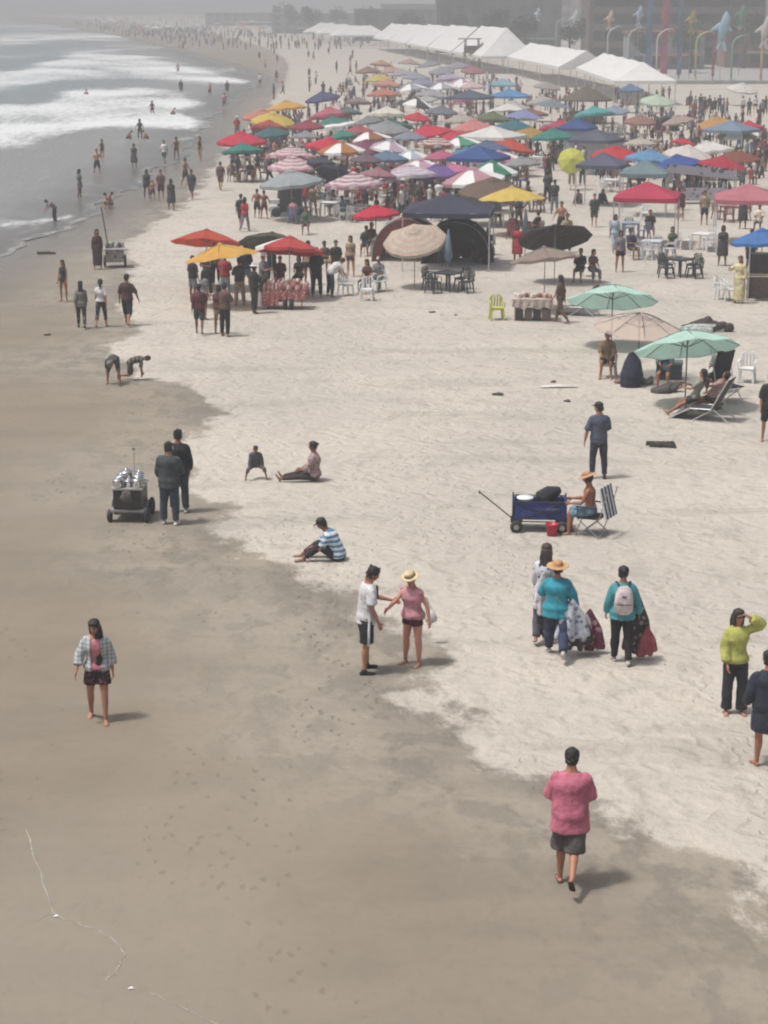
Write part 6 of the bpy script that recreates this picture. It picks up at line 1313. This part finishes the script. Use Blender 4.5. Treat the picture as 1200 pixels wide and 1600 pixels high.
# labels for the ones not described by hand
def describe(rt, x, y, t, top, bot, a, hat):
    po_, we_, fe_, pw, tn, bn = TPL[t]
    d, u = min(((math.hypot(x - q[0], (y - q[1]) * .6), q) for q in UMB), key=lambda q: q[0])
    rel_ = 'under' if math.hypot(x - u[0], y - u[1]) < u[3] else ('left of' if x < u[0] - u[3] * .8 else ('right of' if x > u[0] + u[3] * .8 else ('behind' if y > u[1] else 'in front of')))
    cl = ('%s %s and %s %s' % (top, tn, bot, bn)) if tn and top else '%s %s' % (bot, bn)
    ht = (' and %s hat' % hat) if any(w_[0] == 'hat' for w_ in we_) else ''
    if ht: cl = '%s %s' % (top, tn)
    r_ = '%s person in %s%s %s the %s' % (pw, cl, ht, rel_, u[2])
    return r_ if len(r_.split()) <= 16 else '%s person in %s %s the %s' % (pw, bot + ' ' + bn, rel_, u[2])
seen = {}
for rt, x, y, t, top, bot, a, label, hat, group in FIG:
    lb = label or describe(rt, x, y, t, top, bot, a, hat)
    if not label and lb in seen: group = 'look-alikes: ' + lb; seen[lb]['group'] = group
    seen[lb] = rt; tag(rt, lb, 'person', group)
# the packed crowd between the parasols: past the individuals above it reads as one mass
b = MB(); q = random.Random(14); cnt = 0
PZ = np.array([(395, 215), (440, 190), (560, 130), (600, 112), (760, 120), (880, 150), (1060, 155), (1200, 200), (1200, 290), (1060, 330), (930, 285), (870, 275), (800, 330), (640, 350), (500, 322), (430, 300), (395, 262)], float)
while cnt < 640:
    x = q.uniform(395, 1200); y = 112 + 238 * q.random() ** 1.15
    if not inside(np.array([[x, y]]), PZ)[0]: continue
    p = GP(x, y)
    if not free(p.x, p.y, .5): continue
    cnt += 1; h = q.uniform(1.4, 1.75); a = q.uniform(0, 6.28); f = Vector((math.cos(a), math.sin(a), 0)); s_ = Vector((-f.y, f.x, 0)); top_ = q.choice([0, 0, 0, 1, 2, 3, 4, 5, 1]); bot_ = q.choice([0, 0, 3, 5])
    sit_ = q.random() < .5; zk = .42 if sit_ else h * .48; bl = f * .42 if sit_ else f * 0
    for k in (-1, 1):
        if sit_: b.chain([(p + s_ * .1 * k + f * .42, .045, .045), (p + s_ * .1 * k + f * .42 + Vector((0, 0, .44)), .055, .055), (p + s_ * .09 * k + Vector((0, 0, .46)), .085, .085)], 5, mi=6 if q.random() < .5 else bot_)
        else: b.chain([(p + s_ * .10 * k + f * .12 * k, .045, .045), (p + s_ * .09 * k + f * .05 * k + Vector((0, 0, h * .27)), .06, .06), (p + s_ * .08 * k + Vector((0, 0, h * .5)), .085, .085)], 5, mi=bot_)
        b.chain([(p + s_ * .19 * k + Vector((0, 0, zk + h * .33)), .045, .045), (p + s_ * .25 * k + f * .05 + Vector((0, 0, zk + h * .17)), .038, .038), (p + s_ * .22 * k + f * .22 + Vector((0, 0, zk + h * .10)), .03, .03)], 5, mi=6)
    b.chain([(p + Vector((0, 0, zk - .04)), .15, .11), (p + Vector((0, 0, zk + h * .12)), .14, .10), (p + Vector((0, 0, zk + h * .28)), .17, .11), (p + Vector((0, 0, zk + h * .36)), .07, .06)], 7, s_, mi=top_)
    b.chain([(p + Vector((0, 0, zk + h * .38)), .06, .06), (p + Vector((0, 0, zk + h * .44)), .08, .09)], 7, mi=6); b.chain([(p - f * .015 + Vector((0, 0, zk + h * .43)), .088, .09), (p - f * .015 + Vector((0, 0, zk + h * .475)), .075, .075)], 7, mi=0 if q.random() < .85 else 1)
tag(b.obj('packed_crowd', [mat('mass_black', S('#242426'), .85), mat('mass_white', S('#c6c4c4'), .85), mat('mass_red', S('#94404a'), .85), mat('mass_navy', S('#34405e'), .85), mat('mass_tan', S('#8d7a66'), .85), mat('mass_grey', S('#66676b'), .85), mat('mass_skin', S('#83573f'), .6)]), 'packed mass of bathers between the parasols', kind='stuff')
# far crowd that reads as one mass
b = MB(); q = random.Random(4)
for i in range(460):
    y = q.choice([q.uniform(30, 60), q.uniform(46, 78)]); p = G(600, y); x0 = 600 + shore_x(p.y) / p.y * FOC; x = q.uniform(x0 + 4, x0 + 230 if y < 60 else 570); p = G(x, y)
    h = q.uniform(1.45, 1.75); w_ = .17
    b.chain([(p + Vector((-.08, 0, 0)), .06, .06), (p + Vector((-.07, .0, h * .48)), .08, .09)], 5); b.chain([(p + Vector((.09, .08, 0)), .06, .06), (p + Vector((.07, 0, h * .48)), .08, .09)], 5)
    b.chain([(p + Vector((0, 0, h * .46)), .16, .11), (p + Vector((0, 0, h * .8)), .2, .12), (p + Vector((0, 0, h * .86)), .06, .06)], 6, mi=q.choice([0, 0, 1, 2])); b.chain([(p + Vector((0, 0, h * .88)), .08, .09), (p + Vector((0, 0, h * .97)), .08, .09)], 6)
tag(b.obj('distant_crowd', [mat('crowd_dark', S('#3b3634'), .85), mat('crowd_pale', S('#b9b5b2'), .85), mat('crowd_red', S('#8a4844'), .85)]), 'far crowd of bathers along the hazy shore', kind='stuff')
b = MB(); 
for i in range(80):
    y = q.uniform(24, 56); p = G(600, y); x0 = 600 + shore_x(p.y) / p.y * FOC; x = q.uniform(x0 + 40, min(x0 + 330, 560)); p = G(x, y)
    n = 8; k = q.choice([0, 0, 1, 2, 3]); r_ = q.uniform(1.2, 2.0)
    b.add([(p.x + r_ * math.cos(2 * math.pi * j / n), p.y + r_ * math.sin(2 * math.pi * j / n), 1.95) for j in range(n)] + [(p.x, p.y, 2.6)], [(j, (j + 1) % n, n) for j in range(n)], k); b.tube((p.x, p.y, 0), (p.x, p.y, 2.5), .03, 4)
tag(b.obj('distant_parasols', [mat('far_white', S('#c9c9c9'), .8), mat('far_blue', S('#5a6b8c'), .8), mat('far_red', S('#9a4a48'), .8), mat('far_tan', S('#9a8a72'), .8)]), 'scatter of tiny parasols on the farthest beach', kind='stuff')
# ------------------------------------------------------------------ marquees, promenade, town
def marquee(cx, cy, w_, l_, yaw, ev, ridge, label, bays=1, hip=.0):
    """ridge runs along the length (local y)"""
    root = empty('marquee', (cx, cy, gz(cx, cy)), yaw); tag(root, label, 'marquee', 'white marquees along the beach')
    b = MB(); hw, hl = w_ / 2, l_ / 2; n = bays * 2 + 1
    vs = []; fs = []
    for i in range(n):
        y = -hl + l_ * i / (n - 1); e = hip * l_ if i in (0, n - 1) else 0; sag = (.12 if i % 2 == 1 else 0)
        yr = y + (e if i == 0 else (-e if i == n - 1 else 0))
        for x, z, yy in ((-hw, ev - .35, y), (-hw, ev, y), (-hw * .5, (ev + ridge) / 2 - .12 - sag, (y + yr) / 2), (0, ridge - sag, yr), (hw * .5, (ev + ridge) / 2 - .12 - sag, (y + yr) / 2), (hw, ev, y), (hw, ev - .35, y)): vs.append((x, yy, z))
    for i in range(n - 1):
        for j in range(6): fs.append((i * 7 + j, i * 7 + j + 1, i * 7 + 8 + j, i * 7 + 7 + j))
    b.add(vs, fs)
    for i in (0, n - 1): b.add(vs[i * 7:i * 7 + 7], [(0, 1, 5, 6), (1, 2, 3, 4, 5)])
    b.obj('roof', M_WHITE_CANVAS, root)
    for i in range(bays + 1):
        for s in (-1, 1): q = MB(); y = -hl + .15 + (l_ - .3) * i / bays; q.tube((s * (hw - .1), y, -.1), (s * (hw - .1), y, ev), .05); q.obj('post', MATS['pale_metal'], root)
    return root
marquee(27.3, 226, 6.6, 41, 0, 2.55, 4.4, 'white marquee nearest the viewer at right end of the row', 4, .05)
marquee(23.6, 270.5, 7.0, 46, -4.5, 2.6, 4.6, 'second white marquee, just behind the nearest one', 3)
for i in range(5):
    d = 309 + 30.5 * i; marquee(18.6 - .1126 * (d - 296), d, 8.6, 29.5, -6.4, 2.6, 6.7 - .25 * i, ['tall white marquee behind the lookout tower', 'fourth white marquee up the row, behind the tall one', 'fifth white marquee up the row', 'sixth white marquee up the row', 'seventh white marquee up the row, last of the close ones'][i], 2, .10 if i == 0 else 0)
marquee(-6, 480, 8, 14, 80, 2.5, 4.8, 'small peaked white marquee at the far end of the row', 1, .3)
marquee(-11.5, 510, 7, 12, 80, 2.5, 4.8, 'farthest but one white marquee, small with a single peak', 1, .35)
marquee(-15.5, 535, 7, 12, 80, 2.5, 4.8, 'farthest white marquee, alone at the far left', 1, .35)
# lookout tower
p = GP(737, 112); w = empty('lookout_tower', p, 8); tag(w, 'grey wooden lookout tower in front of the white marquees', 'tower')
GW = mat('grey_wood', S('#6f665f'), .9, var=.25, bump=.2)
b = MB(); b.box((0, 0, 3.4), (2.2, 2.2, 1.0)); b.obj('cabin', GW, w); b = MB(); b.box((-.3, 0, 4.95), (3.4, 3.0, .15)); b.obj('roof', mat('tower_roof', S('#8a8178'), .8), w); b = MB(); b.box((0, 0, 2.85), (2.6, 2.6, .12)); b.obj('floor', GW, w)
for s in (-1, 1):
    for t in (-1, 1): b = MB(); b.tube((s * 1.25, t * 1.25, -.1), (s * .98, t * .98, 4.9), .08); b.obj('post', GW, w)
b = MB(); b.tube((-1.2, -1.2, .4), (1.1, -1.1, 2.6), .05); b.tube((1.2, -1.2, .4), (-1.1, -1.1, 2.6), .05); b.obj('brace', GW, w)
b = MB(); b.box((0, -1.115, 3.6), (1.2, .03, .4)); b.obj('opening_shade', M_DARK, w)  # dark panel on the solid cabin: shade of an opening put in as colour
# curved lamp posts
def lamp(px, py, top, c, label, arm=2.0):
    p = GP(px, py); t = G(px, top).y; h = CAM_H - p.y * (top / FOC); w_ = empty('lamp_post', p, 0); tag(w_, label, 'lamp post', 'curved lamp posts along the promenade')
    pts = [(0, 0, -.1), (0, 0, h * .55), (0, 0, h * .78)] + [(arm * (1 - math.cos(q)), 0, h * .78 + h * .22 * math.sin(q)) for q in (.4, .8, 1.2, 1.5)]
    b = MB(); b.chain([(v, .13 - .008 * i, .13 - .008 * i) for i, v in enumerate(pts)], 8, (0, 1, 0), cap=.1); b.obj('curved_pole', M_PAINT, w_, c, True)
    b = MB(); b.box((arm * .98, 0, h * 1.0 - .05), (.5, .22, .12)); b.obj('lamp_head', M_PAINT, w_, c)
    b = MB(); b.lathe([(.25, 0), (.25, .1), (.15, .3), (.14, .35)], 8); b.obj('base', M_PAINT, w_, c); return w_
lamp(980, 124, 40, S('#b3a9a4'), 'pale grey curved lamp post behind the nearest marquee, left one'); lamp(1025, 124, 42, S('#c9b8b4'), 'pale pink curved lamp post behind the nearest marquee, right one')
lamp(1086, 124, 46, S('#b9b65a'), 'yellow curved lamp post at the plaza edge'); lamp(1142, 126, 51, S('#6f9d8f'), 'green curved lamp post at the plaza edge')
lamp(1188, 128, 54, S('#c9a06a'), 'orange curved lamp post at the right edge of the plaza'); lamp(948, 118, 38, S('#a8b3b8'), 'silver curved lamp post behind the gap of the marquees')
for i, (x, y0, y1, c, n_) in enumerate([(760, 70, 16, '#b0a8a0', 'faint cream'), (725, 66, 15, '#9fb0b0', 'faint aqua'), (908, 92, 28, '#8d9a98', 'grey green'), (868, 86, 26, '#8f9aa0', 'faint grey'), (836, 80, 24, '#7fa0a2', 'faint teal'), (795, 74, 18, '#9a9a9a', 'faint white')]): lamp(x, y0, y1, S(c), n_ + ' curved lamp post farther along the promenade', 2.2)
# tall painted poles and kites
for x, y, c, wd, l_ in ((1012, 118, '#56708f', .85, 'tall blue banner column behind the pale lamp posts'), (1036, 118, '#a3586a', 1.0, 'tall red banner column behind the pale lamp posts'), (1060, 120, '#5c6a80', .65, 'tall slate banner column right of the pale lamp posts'), (1113, 122, '#9a4a5e', .35, 'thin red pole beneath the pale blue fish kite'), (945, 108, '#4a4a4e', .28, 'dark pole beneath the yellow fish kite')):
    p = GP(x, y + 4); w = empty('banner_column', p); tag(w, l_, 'banner', 'tall columns at the plaza'); hh = 15.5 if wd > .5 else 6.5
    b = MB(); b.tube((0, .0, -.1), (0, 0, hh), .10, 8); b.obj('pole', M_METAL, w)
    b = MB(); n = 10
    for i in range(n): z0 = .6 + (hh - .8) * i / n; z1 = .6 + (hh - .8) * (i + 1) / n; d0 = .12 * math.sin(i * 1.3); d1 = .12 * math.sin((i + 1) * 1.3); b.add([(-wd / 2, d0 - .16, z0), (wd / 2, -d0 - .16, z0), (wd / 2, -d1 - .16, z1), (-wd / 2, d1 - .16, z1)], [(0, 1, 2, 3)])
    b.obj('banner_cloth', M_CANVAS, w, S(c))
def fish(px, py, ln, c, label, dy=262):
    p = G(px, py, 0); d = Vector(((px - 600) / FOC * dy, dy, CAM_H - (py / FOC) * dy)); w_ = empty('fish_kite', d, 20); tag(w_, label, 'kite', 'fish shaped streamers over the plaza')
    b = MB(); k = ln; b.chain([((.10 * k, 0, k * .5), .03 * k, .03 * k), ((.12 * k, 0, k * .36), .11 * k, .06 * k), ((.04 * k, 0, k * .08), .14 * k, .07 * k), ((-.02 * k, 0, -k * .25), .05 * k, .03 * k)], 10); b.chain([((-.02 * k, 0, k * .15), .10 * k, .012 * k), ((-.30 * k, 0, k * .02), .02 * k, .008 * k)], 6, (0, 0, 1)); b.obj('body', M_CANVAS, w_, c, True)
    b = MB(); b.chain([((.02 * k, 0, -k * .22), .05 * k, .02 * k), ((.12 * k, 0, -k * .5), .05 * k, .015 * k)], 6); b.chain([((.02 * k, 0, -k * .22), .05 * k, .02 * k), ((-.10 * k, 0, -k * .46), .04 * k, .015 * k)], 6); b.obj('tail', M_CANVAS, w_, c)
    b = MB(); b.chain([((.08 * k, 0, .2 * k), .10 * k, .012 * k), ((.26 * k, 0, .0), .03 * k, .01 * k)], 6); b.obj('fin', M_CANVAS, w_, c)
    b = MB(); b.tube((0, 0, k * .5), (0, .1, -(d.z) - .1), .04, 6); b.obj('mast', M_METAL, w_)
fish(1112, 46, 5.0, S('#9fc0d0'), 'pale blue fish streamer beside the yellow lamp post'); fish(1176, 48, 4.2, S('#cfcac8'), 'white fish streamer at the right edge'); fish(888, 30, 3.4, S('#cfd0d0'), 'small white fish streamer over the marquees', 330); fish(941, 30, 3.0, S('#c9b48a'), 'small yellow fish streamer over the marquees', 300); fish(1065, 32, 3.2, S('#b8a35a'), 'yellow fish streamer over the banner columns', 275); fish(985, 24, 3.0, S('#a8b9c6'), 'grey blue fish streamer left of the banner columns', 285); fish(1140, 24, 3.2, S('#5d8f78'), 'green fish streamer behind the green lamp post', 285); fish(832, 22, 2.6, S('#c4ccd0'), 'smallest pale fish streamer, leftmost over the marquees', 360)
# buildings behind the promenade
def building(cx, cy, w_, d_, h_, c, label, floors=3, wins=6, balc=False, roofc=None):
    root = empty('building', (cx, cy, 0)); tag(root, label, 'building', 'buildings behind the promenade')
    b = MB(); b.box((0, 0, h_ / 2 - .25), (w_, d_, h_ + .5)); b.obj('wall', mat('stucco_%02x%02x' % (int(cx) % 256, int(cy) % 256), c, .9, var=.2, scale=.4, bump=.1), root)
    b = MB(); b.box((0, 0, h_ + .2), (w_ + .5, d_ + .5, .4)); b.obj('roof', M_PAINT, root, roofc or tuple(v * .8 for v in c))
    fh = h_ / floors; ww = w_ / wins * .5
    fm = MB().box((0, 0, 0), (ww + .2, .12, fh * .5 + .2)).mesh('window', M_PAINT); pm = MB().box((0, 0, 0), (ww, .06, fh * .5)).mesh('pane', mat('dark_glass', (.07, .075, .08), .25))
    for f in range(floors):
        for i in range(wins):
            o_ = link('window', fm, root, tuple(min(1, v * 1.15) for v in c), (-w_ / 2 + w_ * (i + .5) / wins, -d_ / 2 - .05, fh * (f + .52))); link('pane', pm, o_, None, (0, -.06, 0))
        if balc: q = MB(); q.box((0, -d_ / 2 - .6, fh * f + .1), (w_ * .96, 1.2, .18)); q.box((0, -d_ / 2 - 1.18, fh * f + .7), (w_ * .96, .06, .9)); q.obj('balcony', M_PAINT, root, tuple(min(1, v * 1.25) for v in c))
    q = MB(); q.box((w_ * .1, -d_ / 2 - .7, fh * .82), (w_ * .7, 1.6, .12), rx(R(12)).to_3x3()); q.obj('awning', M_CANVAS, root, roofc or (.3, .3, .3))
SPEC = [(50, 345, 30, 14, 14, '#5f554f', 'terraced grey brown building with balconies behind the banner columns', 5, 9, True, '#7d6b63'), (82, 350, 24, 14, 13, '#7d6a5e', 'sandy building at the right behind the white fish streamer', 4, 7, True, '#7f9a8c'), (24, 420, 26, 14, 14, '#5d5a58', 'grey building behind the second marquee', 4, 8, False, '#63605f'),
        (62, 325, 13, 8, 6, '#8d6f66', 'low brown shop behind the yellow lamp post', 2, 4, False, '#a9a49c'), (45, 318, 12, 8, 5.5, '#7f8a8a', 'low grey shop behind the nearest marquee', 2, 4, False, '#8f4a4a'), (4, 540, 24, 14, 8, '#66615e', 'long dull building beyond the tall marquees', 4, 10, False, '#6a6664'), (118, 355, 34, 14, 13, '#8f8984', 'pale block beyond the right edge', 4, 8, True, '#777'[0:1] + '777777')]
for s in SPEC: building(s[0], s[1], s[2], s[3], s[4], S(s[5]), s[6], s[7], s[8], s[9], S(s[10]))
for i, (x, y, w_, h_, c) in enumerate([(-22, 660, 30, 6, '#86827f'), (14, 690, 30, 9, '#7e7b7a'), (52, 600, 40, 12, '#8b8583'), (-62, 860, 30, 5, '#8d8a88'), (110, 520, 44, 14, '#8a8480')]):
    building(x, y, w_, 14, h_, S(c), ['wide hazy block, leftmost beyond the farthest marquees', 'tall hazy block right of the wide leftmost one', 'hazy block behind the grey building', 'low hazy block at the far bend of the beach', 'hazy block behind the sandy building'][i], 3, 8, False)
# trees behind the promenade
LEAF = mat('leaf', (.055, .075, .040), .8, var=.5, scale=3, bump=.1, transl=.2)
def crown_mesh(seed, n=900):
    q = random.Random(seed); b = MB(); lob = [(q.uniform(-1, 1) * 1.5, q.uniform(-1, 1) * 1.3, q.uniform(-.6, 1.1), q.uniform(.7, 1.2)) for _ in range(8)]
    for i in range(n):
        x, y, z, r_ = q.choice(lob); v = Vector((q.gauss(0, 1), q.gauss(0, 1), q.gauss(0, 1))).normalized() * r_ * q.uniform(.5, 1.05); c = Vector((x, y, z)) + v
        t = Vector((q.uniform(-1, 1), q.uniform(-1, 1), q.uniform(-1, 1))).normalized(); s = t.orthogonal().normalized(); L_ = q.uniform(.12, .24); b.add([c - t * L_, c + s * L_ * .5, c + t * L_, c - s * L_ * .5], [(0, 1, 2, 3)])
    return b.mesh('crown', LEAF)
CRW = [crown_mesh(1), crown_mesh(2)]
TRK = MB().chain([((0, 0, -.2), .22, .22), ((.1, .05, 1.5), .17, .17), ((.05, .1, 3.4), .10, .10)], 8).chain([((.1, .05, 1.6), .10, .10), ((.9, .3, 3.2), .05, .05)], 6).chain([((.08, .05, 1.9), .09, .09), ((-.8, -.2, 3.3), .05, .05)], 6).mesh('trunk', mat('bark', (.10, .08, .06), .95, var=.3), True)
for i, (x, y, s, l_) in enumerate([(64, 308, 1.5, 'dark leafy tree behind the green lamp post'), (71, 300, 1.3, 'leafy tree just left of the white fish streamer'), (40, 300, 1.1, 'leafy tree behind the pale lamp posts'), (31, 330, 1.3, 'leafy tree beyond the second marquee'), (14, 400, 1.4, 'hazy tree behind the tall marquee, right one'), (6, 460, 1.5, 'hazy tree behind the tall marquee, left one'), (85, 310, 1.5, 'leafy tree at the right edge'), (-14, 600, 1.6, 'faint tree beyond the farthest marquees'), (-28, 620, 1.4, 'faint tree left of the wide hazy block'), (52, 335, 1.4, 'leafy tree between the banner columns'), (46, 296, 1.2, 'low leafy tree right of the nearest marquee'), (58, 318, 1.7, 'tall dark tree behind the yellow lamp post'), (76, 322, 1.8, 'tall tree behind the white fish streamer'), (25, 350, 1.5, 'hazy tree over the second marquee'), (20, 372, 1.6, 'hazy tree left of the second marquee'), (36, 345, 1.5, 'tree right of the second marquee'), (92, 300, 1.4, 'tree past the right edge of the plaza'), (-4, 505, 1.7, 'hazy tree over the seventh marquee'), (-20, 560, 1.6, 'faint tree over the farthest marquee'), (-35, 700, 1.8, 'very faint tree left of the marquees')]):
    r_ = empty('leafy_tree', (x, y, 0), i * 40, s); tag(r_, l_, 'tree', 'trees behind the promenade'); link('trunk', TRK, r_); link('crown', CRW[i % 2], r_, None, (0, 0, 3.9))
# ------------------------------------------------------------------ sea haze
hz = MB(); hz.box((0, 1420, 10.5), (4200, 3120, 23)); m = bpy.data.materials.new('sea_haze'); nt, ns, ln = nodes_of(m)
out = N(ns, 'OutputMaterial'); pv = N(ns, 'VolumePrincipled'); pv.inputs['Color'].default_value = (.80, .81, .83, 1); pv.inputs['Density'].default_value = .0018; pv.inputs['Anisotropy'].default_value = 0.0
ln.new(pv.outputs[0], out.inputs['Volume'])
tag(hz.obj('haze', m), 'thin pale sea haze over the whole beach', kind='stuff')
print('people', len(FIG), 'objects', len(bpy.data.objects))
